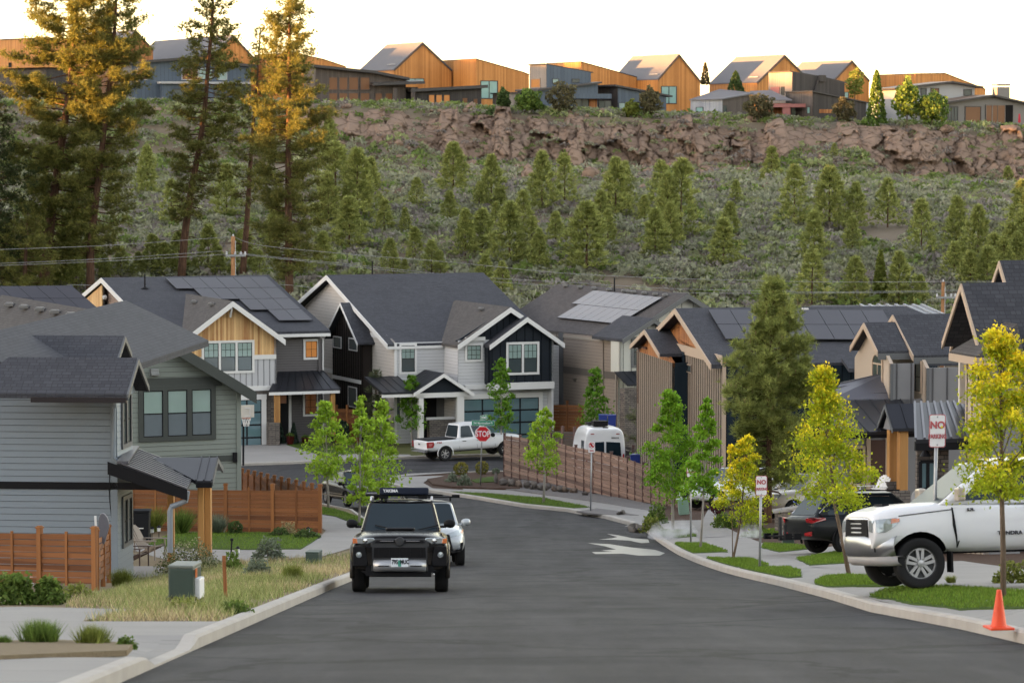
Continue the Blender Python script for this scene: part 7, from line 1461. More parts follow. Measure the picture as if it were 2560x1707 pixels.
def car_body(R, sts, paint, axles, ra, hw, name='body'):
 me = body_mesh(sts); me.materials.append(paint); me.materials.append(PLAST); o = bpy.data.objects.new(name, me); COL.objects.link(o); md = o.modifiers.new('s', 'SUBSURF'); md.levels = md.render_levels = 2
 mb = MB()
 for ax, z in axles:
  for sy in (-1, 1): mb.lathe((ax, sy * (hw + .2), z), [(0, 0), (ra, 0), (ra, .55), (0, .55)], (0, -sy, 0), 28)
 c = mb.build('cut', PLAST, fix=True); md = o.modifiers.new('b', 'BOOLEAN'); md.object = c; md.operation = 'DIFFERENCE'; md.solver = 'EXACT'; md.material_mode = 'TRANSFER'
 bpy.context.view_layer.update(); dg = bpy.context.evaluated_depsgraph_get(); me2 = bpy.data.meshes.new_from_object(o.evaluated_get(dg)); me2.name = 'body'; bpy.data.objects.remove(o); bpy.data.objects.remove(c)
 o = bpy.data.objects.new(name, me2); COL.objects.link(o); o.parent = R; BVH[R.name] = BVHTree.FromPolygons([v.co.copy() for v in me2.vertices], [tuple(q.vertices) for q in me2.polygons]); bm = bmesh.new(); bm.from_mesh(me2)
 for f in bm.faces: f.smooth = True
 for e in bm.edges:
  if len(e.link_faces) == 2 and e.calc_face_angle(0) > rad(38): e.smooth = False
 bm.to_mesh(me2); bm.free(); return o
def wheel(R, x, y, r, w, sy, style='five', name='wheel', rim=None):
 mb = MB(); ax = (0, sy, 0); h = w / 2; mb.lathe((x, y, r), [(r * .6, -h), (r * .93, -h), (r, -h * .72), (r, h * .72), (r * .965, h * .93), (r * .9, h), (r * .66, h * .96), (r * .62, h * .7)], ax, 32); W = mb.build(name, TYRE, R, smooth=True)
 rm = MB(); rm.lathe((x, y, r), [(r * .64, h * .95), (r * .6, h * .9), (r * .57, h * .5), (r * .2, h * .35), (0, h * .35)], ax, 32); rm_o = rm.build('rim', GUNM, W)
 sp = MB(); n = {'five': 5, 'six': 6, 'ten': 10}[style]; o = Vector((x, y + sy * h * .62, r)); rr = r * .61
 for i in range(n):
  a = 2 * pi * i / n + .3; d = V(cos(a), 0, sin(a))
  if style == 'five':
   t = V(-sin(a), 0, cos(a))
   for s in (-1, 1): sp.beam(o + d * rr * .22 + t * s * .03, o + d * rr * .98 + t * s * rr * .2, .05, .04, (0, 1, 0))
   sp.beam(o + d * rr * .93 - t * rr * .22, o + d * rr * .93 + t * rr * .22, .05, .05, (0, 1, 0))
  else: sp.beam(o + d * rr * .15, o + d * rr * .98, rr * .3 * 5 / n * .8, .04, (0, 1, 0))
 sp.lathe(o, [(rr * 1.03, -.02), (rr * 1.03, .03), (rr * .94, .03), (rr * .94, -.02)], ax, 32); sp.lathe(o, [(rr * .22, -.02), (rr * .22, .035), (0, .04)], ax, 16); sp.build('spokes', rim or ALLOY, W, smooth=False); return W
def lerp2(q, s, t): a, b, c, d = q; return (a.lerp(b, s)).lerp(d.lerp(c, s), t)
def pane(R, q, s0, s1, t0, t1, name, mat=None, out=.006, th=.01, rnd=True):
 P = [lerp2(q, s, t) for s, t in ((s0, t0), (s1, t0), (s1, t1), (s0, t1))]; nrm = (P[1] - P[0]).cross(P[3] - P[0]).normalized(); c = sum(P, V(0, 0, 0)) / 4
 if rnd:
  Q = []
  for i in range(4):
   p, a, b = P[i], P[i - 1], P[(i + 1) % 4]; ra_ = min(.07, .25 * min((a - p).length, (b - p).length)); Q += [p + (a - p).normalized() * ra_, p + ((a - p).normalized() + (b - p).normalized()) * ra_ * .3, p + (b - p).normalized() * ra_]
  P = Q
 mb = MB(); mb.prism([p + nrm * (out - th) for p in P], nrm * th); return mb.build(name, mat or CGLASS, R)
def cabin(R, base, top, zb, zr, paint, pil, tumble=.0, roofcol=None, rear=True, bevel=.07, mid=.0):
 """base=(xF,wF,xR,wR) top=(xf,wf,xr,wr); pil: side pane spans (s0,s1) along the length"""
 xF, wF, xR, wR = base; xf, wf, xr, wr = top; mb = MB(); n = 6; B, T = [], []
 B = [V(xF, wF, zb), V(xR, wR, zb), V(xR, -wR, zb), V(xF, -wF, zb)]; T = [V(xf, wf, zr), V(xr, wr, zr), V(xr, -wr, zr), V(xf, -wf, zr)]
 mb.v = B + T; mb.f = [(4, 5, 6, 7), (0, 1, 5, 4), (1, 2, 6, 5), (2, 3, 7, 6), (3, 0, 4, 7), (3, 2, 1, 0)]; mb.mi = [0] * 6
 c = mb.build('cabin', paint, R, bevel=bevel, fix=True, smooth=False)
 rm = MB(); m_ = (xf + xr) / 2; rz = zr + .0
 pts = []; 
 for i in range(5):
  t = i / 4; x = xf + (xr - xf) * t; w = wf + (wr - wf) * t; arch = .05 * sin(pi * (.15 + .75 * t)); pts.append([V(x, w * k, rz - .012 + (arch + .02) * (1 - abs(k) ** 3)) for k in (-.97, -.6, -.2, .2, .6, .97)])
 for a, b in zip(pts, pts[1:]):
  for k in range(5): rm.face([a[k], b[k], b[k + 1], a[k + 1]])
 rm.build('roof', roofcol or paint, R, smooth=True, fix=True)
 pane(R, [B[0], B[3], T[3], T[0]][::1], .06, .94, .06, .92, 'windshield', rnd=True) if False else pane(R, [B[3], B[0], T[0], T[3]], .05, .95, .05, .93, 'windshield')
 if rear: pane(R, [B[1], B[2], T[2], T[1]], .07, .93, .12, .9, 'rear_window')
 for s0, s1 in pil:
  pane(R, [B[0], B[1], T[1], T[0]], s0, s1, .1, .88, 'side_window'); pane(R, [B[2], B[3], T[3], T[2]], 1 - s1, 1 - s0, .1, .88, 'side_window')
 return B, T
def mirror(R, x, y, z, sy, mat, sc=1.0):
 mb = MB(); mb.lathe(V(x, y + sy * .02, z), [(0, 0), (.05 * sc, .01), (.085 * sc, .06 * sc), (.1 * sc, .13 * sc), (.095 * sc, .2 * sc), (.06 * sc, .245 * sc), (0, .26 * sc)], (0, sy, 0), 14); mb.box(V(x, y + sy * .01, z - .06), .06, .12, .05); return mb.build('mirror', mat, R, smooth=True)
def plate_box(R, x, y0, y1, z0, z1, name, mat, t=.03, bevel=.012, tilt=0):
 mb = MB(); mb.box(V(x + t / 2, (y0 + y1) / 2, (z0 + z1) / 2), t, abs(y1 - y0), z1 - z0, Matrix.Rotation(tilt, 3, 'Y') if tilt else None); return mb.build(name, mat, R, bevel=bevel)
def poly_yz(R, x, pts, t, name, mat, bevel=0, parent=None):
 mb = MB(); mb.prism([V(x, y, z) for y, z in pts], (t, 0, 0)); return mb.build(name, mat, parent or R, bevel=bevel)
def poly_3d(R, pts, vec, name, mat, bevel=0):
 mb = MB(); mb.prism([V(*p) for p in pts], vec); return mb.build(name, mat, R, bevel=bevel)
def place(R, x, y, f, wb=2.8, z=None):
 f = Vector((f[0], f[1], 0)).normalized(); l = Vector((-f.y, f.x, 0)); a, b = Vector((x, y, 0)) + f * wb / 2, Vector((x, y, 0)) - f * wb / 2; hz_ = lambda p: GZ(p.x, p.y)
 za, zb = hz_(a), hz_(b); X = Vector((f.x * wb, f.y * wb, za - zb)).normalized(); p, q = Vector((x, y, 0)) + l * .8, Vector((x, y, 0)) - l * .8; Y = Vector((l.x * 1.6, l.y * 1.6, hz_(p) - hz_(q))).normalized(); Z = X.cross(Y).normalized(); Y = Z.cross(X)
 M4 = Matrix((X, Y, Z)).transposed().to_4x4(); M4.translation = Vector((x, y, (za + zb) / 2 if z is None else z)); R.matrix_world = M4
def GZ(x, y):
 onroad = x < xk(y) + .1 and x > -3.7 - max(0, y - 85) * .04 or (150 < y < 176) ; return Hr(y) + .004 if onroad else Hg(x, y) + .16
FRONT = Matrix(((0, 0, 1, 0), (1, 0, 0, 0), (0, 1, 0, 0), (0, 0, 0, 1)))   # text on a face looking along +x (text right = +y seen from the front)
def T_front(x, y, z): return Matrix.Translation((x, y, z)) @ FRONT
def T_left(x, y, z): return Matrix.Translation((x, y, z)) @ Matrix(((-1, 0, 0, 0), (0, 0, 1, 0), (0, 1, 0, 0), (0, 0, 0, 1)))    # on the left flank, facing +y
def T_right(x, y, z): return Matrix.Translation((x, y, z)) @ Matrix(((1, 0, 0, 0), (0, 0, -1, 0), (0, 1, 0, 0), (0, 0, 0, 1)))
def flare(R, x, z, r, y, sy, mat, w=.05, t=.07):
 mb = MB(); mb.tube([V(x + cos(a) * r, y + sy * .0, max(.28, z + sin(a) * r)) for a in np.linspace(-.35, pi + .35, 17)], w, 6); return mb.build('fender_flare', mat, R, smooth=True)
WT = M('lettering_white', (.75, .76, .78), .6); BT = M('lettering_black', (.015, .015, .02), .6); TRED = M('lettering_red', (.35, .02, .025), .6); GRNM = M('plate_green', (.02, .25, .18), .6)
def suv_front():
 R = thing('parked_suv', (0, 0, 0), 'black suv facing the camera with long roof awning and silver skid plate', 'car')
 S = [(-2.4, .6, .95, 1.08, .78, .86, .82, .66), (-2.3, .48, 1.02, 1.13, .84, .93, .88, .72), (-1.3, .42, 1.1, 1.17, .88, .955, .92, .78), (0, .4, 1.1, 1.17, .88, .94, .91, .78), (1.0, .4, 1.1, 1.2, .88, .945, .91, .74), (1.6, .42, 1.07, 1.18, .88, .955, .9, .7), (2.1, .45, 1.04, 1.13, .88, .95, .87, .62), (2.26, .42, 1.0, 1.08, .85, .93, .82, .56), (2.3, .4, .97, 1.04, .82, .9, .78, .5)]
 car_body(R, S, PBLK, [(1.46, .39), (-1.33, .39)], .47, .93)
 cabin(R, (1.02, .80, -2.2, .80), (.22, .64, -1.85, .64), 1.12, 1.74, PBLK, [(.16, .40), (.45, .68), (.73, .94)])
 for x in (1.46, -1.33):
  for sy in (-1, 1): wheel(R, x, sy * .80, .39, .26, sy, 'six'); flare(R, x, .39, .5, sy * .92, sy, PBLK, .045)
 for sy in (-1, 1):
  y = lambda a: sy * a
  poly_yz(R, 2.24, [(y(.88), 1.05), (y(.9), .93), (y(.62), .93), (y(.47), 1.0), (y(.5), 1.045)], .09, 'headlight', LENS, .015); poly_yz(R, 2.3, [(y(.9), 1.04), (y(.9), .94), (y(.8), .94), (y(.82), 1.03)], .035, 'turn_lamp', AMBER, .008)
  mb = MB(); mb.lathe((2.3, y(.66), .985), [(0, .05), (.045, .045), (.055, .0)], (1, 0, 0), 16); mb.build('headlight_bulb', CHROME, R)
  poly_yz(R, 2.25, [(y(.9), .88), (y(.9), .5), (y(.62), .5), (y(.6), .62), (y(.66), .86)], .08, 'fog_lamp_housing', PLAST, .02); mb = MB(); mb.lathe((2.33, y(.78), .72), [(0, .02), (.052, .015), (.06, -.01)], (1, 0, 0), 16); mb.build('fog_light', LENS, R)
  poly_yz(R, 2.27, [(y(.66), .9), (y(.6), .52), (y(.52), .52), (y(.53), .88)], .07, 'bumper_corner', PBLK, .02)
  mirror(R, .82, sy * .82, 1.31, sy, PLAST, .88)
  mb = MB(); mb.tube([V(.1, sy * .6, 1.76), V(.0, sy * .6, 1.83), V(-1.5, sy * .6, 1.84), V(-1.62, sy * .6, 1.77)], .022, 8); mb.build('roof_rail', ALLOY, R, smooth=True)
  mb = MB(); a = V(1.04, sy * .1 + .12, 1.16); mb.beam(a, a + V(-.18, sy * .52, .12), .02, .02); mb.build('wiper', PLAST, R)
 poly_yz(R, 2.27, [(-.5, 1.03), (-.56, .94), (-.54, .4), (.54, .4), (.56, .94), (.5, 1.03)], .05, 'grille_surround', GUNM, .02)
 poly_yz(R, 2.325, [(-.44, 1.0), (-.48, .95), (.48, .95), (.44, 1.0)], .02, 'grille_bar', PLAST); poly_yz(R, 2.325, [(-.49, .86), (-.5, .665), (.5, .665), (.49, .86)], .012, 'grille', M('grille_mesh', (.008, .008, .009), .7, bump=1, bsc=120))
 for sy in (-1, 1): plate_box(R, 2.345, sy * .12, sy * .38, .975, .99, 'grille_strip', CHROME, .012, .004)
 mb = MB(); mb.lathe((2.34, 0, .975), [(.0, .02), (.075, .018), (.09, 0)], (1, 0, 0), 20); mb.build('emblem', GUNM, R)
 for k in range(5): plate_box(R, 2.337, -.4 + k * .2 - .008, -.4 + k * .2 + .008, .68, .85, 'grille_rib', PLAST, .01, .003)
 mb = MB(); mb.tube([V(2.33, -.49, .51), V(2.36, -.3, .515), V(2.365, 0, .515), V(2.36, .3, .515), V(2.33, .49, .51)], .118, 14); sk = mb.build('skid_plate', SKID, R, smooth=True)
 for sy in (-1, 1): plate_box(R, 2.475, sy * .2, sy * .42, .5, .52, 'skid_slot', PLAST, .006, .003)
 pl = plate_box(R, 2.475, -.165, .165, .49, .66, 'license_plate', M('plate_white', (.62, .66, .7), .5), .012, .004)
 plate_box(R, 2.489, -.03, .03, .5, .62, 'plate_tree', GRNM, .002, 0); lettering('795', .115, BT, pl, T_front(2.4885, -.09, .585), .004, .72); lettering('MUC', .115, BT, pl, T_front(2.4885, .095, .585), .004, .68)
 poly_yz(R, 2.1, [(-.75, .42), (-.6, .3), (.6, .3), (.75, .42)], .15, 'underguard', PLAST, .02); mb = MB(); mb.box(V(.2, 0, .42), 4.2, 1.3, .2); mb.build('chassis', PLAST, R)
 mb = MB(); mb.tube([V(2.3, .62, .36), V(2.4, .62, .33), V(2.42, .66, .36)], .02, 6); mb.build('tow_hook', ALLOY, R)
 mb = MB(); mb.box(V(1.25, 0, 1.2), .55, .56, .07); mb.build('hood_scoop', PBLK, R, bevel=.03)
 for z, sy in ((1.4, .36), (1.4, -.36)):
  mb = MB(); mb.box(V(.35, sy, 1.3), .12, .44, .42); mb.build('seat', PLAST, R, bevel=.05)
 mb = MB(); mb.box(V(-.42, .05, 1.95), .26, .98, .15); b = mb.build('awning_bag', M('navy_vinyl', (.014, .019, .034), .6, bump=.2), R, bevel=.035); lettering('YAKIMA', .085, WT, b, T_front(-.288, -.22, 1.955), .002, .95)
 for y_ in (-.36, .42): plate_box(R, -.55, y_ - .09, y_ + .09, 1.8, 1.88, 'awning_bracket', PLAST, .2, .01)
 mb = MB(); mb.beam(V(-.45, -.72, 1.87), V(-.45, .82, 1.87), .06, .035); mb.beam(V(-1.2, -.72, 1.87), V(-1.2, .72, 1.87), .06, .035); mb.build('crossbar', PLAST, R)
 mb = MB(); mb.lathe((-1.7, 0, 1.8), [(.05, 0), (.03, .06), (0, .09)], n=8); mb.build('antenna', PBLK, R); return R
R = suv_front(); p = gnd((997, 1478), 0); place(R, p.x, p.y + 1.35, (.022, -1))
def generic_car(label, paint, S, cab, pil, axles, r, tw, tr, style='ten', name='parked_car', front=True, fz=.7, fx=None, rim=None, belt=1.0, ra=None, hw=.9, cat='car', rear=True):
 R = thing(name, (0, 0, 0), label, cat); car_body(R, S, paint, [(a, r) for a in axles], ra or r * 1.14, hw); (base, top, zb, zr) = cab; cabin(R, base, top, zb, zr, paint, pil)
 for x in axles:
  for sy in (-1, 1): wheel(R, x, sy * tr, r, tw, sy, style, rim=rim)
 mb = MB(); mb.box(V((axles[0] + axles[1]) / 2, 0, .36), axles[0] - axles[1] - .2, 1.2, .2); mb.build('chassis', PLAST, R); return R
# silver-white suv right behind the black one
S_SUV = [(-2.45, .55, .95, 1.08, .75, .85, .8, .6), (-2.3, .4, 1.02, 1.1, .84, .93, .88, .7), (-1.4, .32, 1.08, 1.13, .88, .965, .92, .78), (0, .3, 1.06, 1.12, .88, .95, .91, .78), (1.0, .3, 1.04, 1.14, .88, .95, .9, .74), (1.6, .32, 1.0, 1.1, .88, .96, .88, .68), (2.1, .34, .93, 1.03, .86, .92, .8, .58), (2.38, .4, .82, .92, .75, .82, .68, .45), (2.45, .46, .74, .82, .6, .68, .55, .3)]
def white_suv():
 R = generic_car('silver-white suv parked directly behind the black suv', PSIL, S_SUV, ((1.15, .8, -2.2, .8), (.3, .62, -1.8, .62), 1.06, 1.7), [(.16, .42), (.47, .7), (.75, .95)], (1.5, -1.4), .37, .25, .81)
 for sy in (-1, 1):
  y = lambda a: sy * a
  decal(R, [(y(.42), .86), (y(.5), .76), (y(.84), .84), (y(.9), .97), (y(.7), .95)], 'x', 1, 'headlight', LENS, .012); decal(R, [(y(.8), .87), (y(.86), .87), (y(.9), .96), (y(.84), .95)], 'x', 1, 'turn_lamp', AMBER, .018)
  poly_yz(R, 2.2, [(y(.88), .64), (y(.84), .4), (y(.66), .4), (y(.66), .6)], .16, 'fog_lamp_housing', PLAST, .02); mb = MB(); mb.lathe((2.36, y(.74), .5), [(0, .02), (.05, .015), (.055, 0)], (1, 0, 0), 12); mb.build('fog_light', LENS, R); mirror(R, .95, sy * .84, 1.16, sy, PSIL, 1.0)
 poly_yz(R, 2.42, [(-.5, .85), (-.6, .42), (.6, .42), (.5, .85)], .05, 'grille', PLAST, .02); mb = MB(); mb.beam(V(-.2, -.8, 1.83), V(-.2, .86, 1.83), .07, .04)
 for sy in (-1, 1): mb.beam(V(-.2, sy * .6, 1.72), V(-.2, sy * .6, 1.83), .05, .05)
 mb.box(V(-.2, .75, 1.87), .1, .22, .06); mb.build('ski_rack', PLAST, R, bevel=.01); return R
R = white_suv(); place(R, -2.3, 87.8, (.05, -1))
# black sedan beyond the brown fence
S_SED = [(-2.4, .5, .88, .98, .68, .78, .72, .55), (-2.2, .32, .94, 1.02, .8, .88, .82, .68), (-1.4, .24, .95, 1.02, .84, .92, .87, .74), (0, .22, .9, .96, .84, .92, .87, .76), (.9, .24, .88, .95, .84, .92, .86, .72), (1.5, .25, .82, .9, .84, .92, .82, .64), (2.1, .28, .72, .8, .76, .84, .7, .5), (2.4, .36, .62, .68, .6, .66, .54, .3)]
R = generic_car('black sedan parked on the street beyond the brown fence', PBLK, S_SED, ((1.05, .78, -1.75, .76), (.15, .55, -.95, .55), .9, 1.42), [(.14, .46), (.51, .86)], (1.4, -1.38), .32, .22, .78, 'five')
for sy in (-1, 1): poly_3d(R, [(2.3, sy * .42, .66), (2.08, sy * .76, .72), (1.98, sy * .82, .78), (2.2, sy * .5, .74)], (.04, 0, .03), 'headlight', LENS, .01); mirror(R, .85, sy * .78, .96, sy, PBLK, .9)
poly_yz(R, 2.38, [(-.4, .62), (-.42, .48), (.42, .48), (.4, .62)], .04, 'grille', CHROME, .01); mb = MB(); mb.beam(V(-1.9, -.935, .42), V(1.9, -.935, .42), .02, .05); mb.beam(V(-1.2, -.9, .52), V(1.2, -.94, .52), .02, .03); mb.build('side_trim', CHROME, R)
place(R, -6.75, 136.6, (.36, -.93))
# white crew-cab pickup on the cross street
def pickup(label, paint, lift, r, fx, style, wb, cabx, zh, zroof, hwid, Lr):
 R = thing('parked_pickup', (0, 0, 0), label, 'pickup truck'); L = lift; zb_ = zh - .12; S = [(-Lr, .62 + L, zb_ - .04, zb_, .8, .94, .96, .9), (-Lr + .06, .5 + L, zb_ - .02, zb_ + .02, .86, .98, .98, .94), (-wb / 2 - .1, .46 + L, zb_ - .02, zb_ + .02, .9, 1., .985, .94), (-.9, .46 + L, zb_ - .02, zb_ + .02, .9, .99, .98, .94), (cabx, .44 + L, zh - .06, zh, .9, .99, .97, .86), (wb / 2 - .3, .46 + L, zh - .09, zh, .9, 1., .965, .84), (wb / 2 + .4, .5 + L, zh - .14, zh - .04, .9, 1., .955, .8), (fx - .2, .5 + L, zh - .19, zh - .1, .88, .99, .945, .8), (fx - .05, .5 + L, zh - .23, zh - .15, .86, .965, .92, .78), (fx - .01, .5 + L, zh - .27, zh - .2, .84, .94, .89, .74), (fx, .52 + L, zh - .31, zh - .25, .8, .9, .85, .7)]
 car_body(R, S, paint, [(wb / 2, r), (-wb / 2, r)], r * 1.24, hwid)
 for x in (wb / 2, -wb / 2):
  for sy in (-1, 1): wheel(R, x, sy * (hwid - .14), r, .28, sy, style)
 mb = MB(); mb.box(V(-.1, 0, .55 + L), Lr * 2 - .9, 1.1, .25); mb.build('chassis', PLAST, R); return R
def f_pickup():
 R = pickup('white crew-cab pickup parked across the far street, tailgate to the left', PWHT, .02, .4, 2.92, 'six', 3.69, 1.15, 1.26, 1.95, .98, 2.95)
 cabin(R, (1.25, .92, -1.05, .93), (.5, .72, -.85, .74), 1.13, 1.94, PWHT, [(.2, .52), (.57, .93)])
 mb = MB(); mb.box(V(-1.98, 0, 1.19), 1.75, 1.72, .05); mb.build('bed_cover', PLAST, R, bevel=.02)
 for sy in (-1, 1):
  y = lambda a: sy * a
  poly_3d(R, [(-2.97, y(.97), 1.1), (-2.97, y(.985), .78), (-2.6, y(1.005), .78), (-2.5, y(1.003), .95), (-2.55, y(1.0), 1.1)], (0, sy * .02, 0), 'tail_light', RED, .01); mb = MB(); mb.prism([V(-2.85, y(1.022), 1.02), V(-2.85, y(1.025), .86), V(-2.68, y(1.027), .86), V(-2.62, y(1.026), 1.02)], (0, sy * .006, 0)); mb.build('tail_light_lens', m_glass('clear_red_lens', (.5, .12, .12), .15), R); mirror(R, 1.0, sy * .95, 1.26, sy, PLAST, 1.2)
  for x in (.35, -.55): mb = MB(); mb.beam(V(x - .02, y(.995), 1.02), V(x - .24, y(.995), 1.02), .03, .035); mb.build('door_handle', PLAST, R)
  mb = MB(); mb.beam(V(1.05, y(.96), .5), V(-1., y(.96), .5), .1, .06); mb.build('running_board', PLAST, R)
  lettering('FX4', .13, TRED, R, T_right(-2.2, -1.003, 1.03) if sy < 0 else T_left(-2.2, 1.003, 1.03), .004, 1.3); flare(R, -1.845, .4, .47, sy * .985, sy, PWHT, .03)
  for x in (1.2, .1, -.98): mb = MB(); mb.beam(V(x, y(.9905), .6), V(x, y(.978), 1.1), .008, .008); mb.build('door_seam', PLAST, R)
 mb = MB(); mb.box(V(-3.0, 0, .62), .16, 1.9, .2); mb.build('rear_bumper', CHROME, R, bevel=.03); plate_box(R, -2.985, -.1, .1, .92, .99, 'tailgate_handle', PLAST, -.02, .01); return R
R = f_pickup(); a = gnd((1114.6, 1152), 0); f = V(.9, .43, 0).normalized(); l = V(-f.y, f.x, 0); c = a + l * .98 + f * 1.845; place(R, c.x, c.y, f, 3.7)
# white lifted-looking pickup nosing out of the right driveway
def t_pickup():
 R = pickup('white pickup with chunky tyres parked nose-out at the right edge', PWHT, .12, .41, 2.62, 'five', 3.7, 1.1, 1.39, 1.98, .98, 2.9)
 cabin(R, (1.52, .94, -1.2, .95), (.6, .74, -.95, .74), 1.33, 2.04, PWHT, [(.11, .52), (.56, .93)])
 for sy in (-1, 1):
  y = lambda a: sy * a
  decal(R, [(2.57, .92), (2.57, 1.12), (2.24, 1.15), (2.18, 1.1), (2.32, .98), (2.44, .92)], 'y', sy, 'headlight', LENS, .014); decal(R, [(2.34, 1.06), (2.2, 1.08), (2.19, 1.135), (2.32, 1.135)], 'y', sy, 'turn_lamp', AMBER, .02); decal(R, [(y(.7), .94), (y(.88), .92), (y(.9), 1.11), (y(.72), 1.11)], 'x', 1, 'headlight_front', LENS, .014)
  for q in ([(1.3, 1.36), (1.29, 1.0), (1.19, .56), (1.205, .56), (1.305, 1.0), (1.315, 1.36)], [(.05, 1.36), (.05, .56), (.062, .56), (.062, 1.36)], [(-1.1, 1.36), (-1.1, .56), (-1.088, .56), (-1.088, 1.36)], [(2.2, 1.17), (1.3, 1.255), (1.3, 1.267), (2.2, 1.182)]): decal(R, q, 'y', sy, 'panel_gap', PLAST, .012, .09)
  mb = MB(); mb.box(V(1.2, y(1.08), 1.5), .13, .24, .22); mb.box(V(1.18, y(.96), 1.42), .06, .16, .06); mb.build('mirror', M('chrome_beige_mirror', (.42, .36, .3), .3, .3), R, bevel=.05)
  for x in (.1, -.9): mb = MB(); mb.beam(V(x - .02, y(1.005), 1.27), V(x - .28, y(1.005), 1.27), .035, .045); mb.build('door_handle', PLAST, R, bevel=.01)
  lettering('TUNDRA', .085, BT, R, T_left(.35, 1.003, .86) if sy > 0 else T_right(.35, -1.003, .86), .002, 1.2); lettering('5.7L', .06, BT, R, T_left(1.0, 1.0, 1.25) if sy > 0 else T_right(1.0, -1.0, 1.25), .004, 1.2)
  mb = MB(); mb.box(V(1.33, y(.86), .42), .03, .26, .34); mb.build('mud_flap', PLAST, R)
 decal(R, [(-.62, 1.13), (-.66, .85), (.66, .85), (.62, 1.13)], 'x', 1, 'grille', PLAST, .02); mb = MB()
 for z in (.92, .99, 1.06): mb.tube([V(2.64 - .05 * (k / 4) ** 2, k * .145, z) for k in range(-4, 5)], .016, 6)
 mb.build('grille_bars', ALLOY, R, smooth=True); mb = MB(); mb.tube([V(2.645 - .05 * (k / 4) ** 2, k * .16, 1.13) for k in range(-4, 5)], .022, 6); mb.build('grille_trim', CHROME, R, smooth=True)
 def bumper(prof, nm, mat):
  ys = np.linspace(-1, 1, 33); vs = []
  for k in ys: t = abs(k); vs.append([V(2.27 + .43 * (1 - t ** 3.2) ** .55 + dx, 1.0 * k * (1 if t < .9 else 1), z) for dx, z in prof])
  mb = MB()
  for a, b in zip(vs, vs[1:]):
   for k in range(len(prof) - 1): mb.face([a[k], b[k], b[k + 1], a[k + 1]])
  return mb.build(nm, mat, R, smooth=True, fix=True)
 bumper([(-.14, .86), (-.03, .86), (.02, .82), (.03, .68), (0, .54), (-.14, .52)], 'front_bumper', M('bumper_chrome', (.42, .42, .43), .28, .85, .05)); bumper([(-.12, .54), (-.02, .53), (-.03, .44), (-.1, .38), (-.2, .38)], 'bumper_valance', M('bumper_grey', (.3, .29, .29), .5))
 for sy in (-1, 1): plate_box(R, 2.52, sy * .74, sy * .84, .6, .72, 'fog_light', PLAST, .06, .02)
 mb = MB(); mb.box(V(2.2, 0, 1.355), .12, .5, .03); mb.build('hood_vent', PLAST, R, bevel=.01)
 mb = MB(); mb.tube([V(-1.6, .2, .62), V(-1.2, .25, .5), V(-.9, .3, .55)], .16, 10); mb.build('exhaust', GUNM, R, smooth=True); return R
R = t_pickup(); hub = at(cR3(626, 1100), 51.3); f = V(-.985, -.17, 0).normalized(); l = V(-f.y, f.x, 0); c = hub - l * .84 - f * 1.85; c.z = hub.z - .41; place(R, c.x, c.y, f, 3.7); R.location.z = c.z
# dark wagon in the next driveway
S_WAG = [(-2.42, .55, .9, 1.0, .7, .82, .78, .6), (-2.3, .4, .98, 1.06, .82, .9, .86, .7), (-1.4, .32, 1.02, 1.08, .86, .93, .89, .76), (0, .3, .98, 1.04, .86, .92, .88, .76), (.95, .3, .95, 1.04, .86, .92, .87, .72), (1.6, .32, .9, .99, .86, .93, .84, .64), (2.1, .36, .82, .9, .8, .88, .75, .55), (2.42, .42, .7, .76, .62, .7, .58, .35)]
def wagon():
 R = generic_car('dark blue-black wagon with hitch bike rack in the right driveway', PDBL, S_WAG, ((1.1, .78, -2.25, .78), (.25, .58, -1.75, .58), .98, 1.62), [(.15, .42), (.46, .68), (.72, .9)], (1.38, -1.36), .36, .24, .79, 'ten')
 for sy in (-1, 1):
  y = lambda a: sy * a
  poly_3d(R, [(-2.42, y(.6), .86), (-2.36, y(.84), .84), (-2.0, y(.93), .92), (-2.0, y(.925), .98), (-2.38, y(.84), 1.0), (-2.44, y(.6), .98)], (-.02, sy * .025, 0), 'tail_light', RED, .01); mirror(R, .9, sy * .8, 1.06, sy, PDBL, .95); mb = MB(); mb.tube([V(.5, y(.53), 1.68), V(-1.6, y(.54), 1.69)], .02, 6); mb.build('roof_rail', PLAST, R)
  mb = MB(); B = [V(1.0, y(.8), .985), V(-1.95, y(.8), .99), V(-2.12, y(.77), 1.1), V(-1.6, y(.645), 1.53), V(.1, y(.645), 1.53)]; mb.tube(B, .014, 6); mb.build('window_trim', CHROME, R)
  poly_3d(R, [(-2.4, y(.5), .5), (-2.36, y(.8), .5), (-2.36, y(.8), .62), (-2.4, y(.5), .58)], (-.03, 0, 0), 'rear_reflector', RED); flare(R, -1.36, .36, .42, sy * .91, sy, PLAST, .035); flare(R, 1.38, .36, .42, sy * .91, sy, PLAST, .035)
 mb = MB(); mb.beam(V(-2.3, 0, .42), V(-2.95, 0, .42), .07, .07); mb.beam(V(-2.9, 0, .4), V(-2.9, 0, 1.02), .07, .07); mb.beam(V(-2.75, 0, .45), V(-2.75, 0, .8), .06, .06); mb.build('rack_mast', GUNM, R)
 mb = MB()
 for x in (-2.7, -2.98): mb.beam(V(x, -.62, .5), V(x, .62, .5), .06, .05)
 for x in (-2.7, -2.98):
  for yy in (-.6, .6): mb.box((x, yy, .5), .2, .08, .16)
 mb.build('rack_tray', PLAST, R); return R
R = wagon(); a = gnd(cR3(140, 1003), .16); f = V(.92, .39, 0).normalized(); l = V(-f.y, f.x, 0); c = a + l * .8 + f * 1.36; place(R, c.x, c.y, f, 2.75)
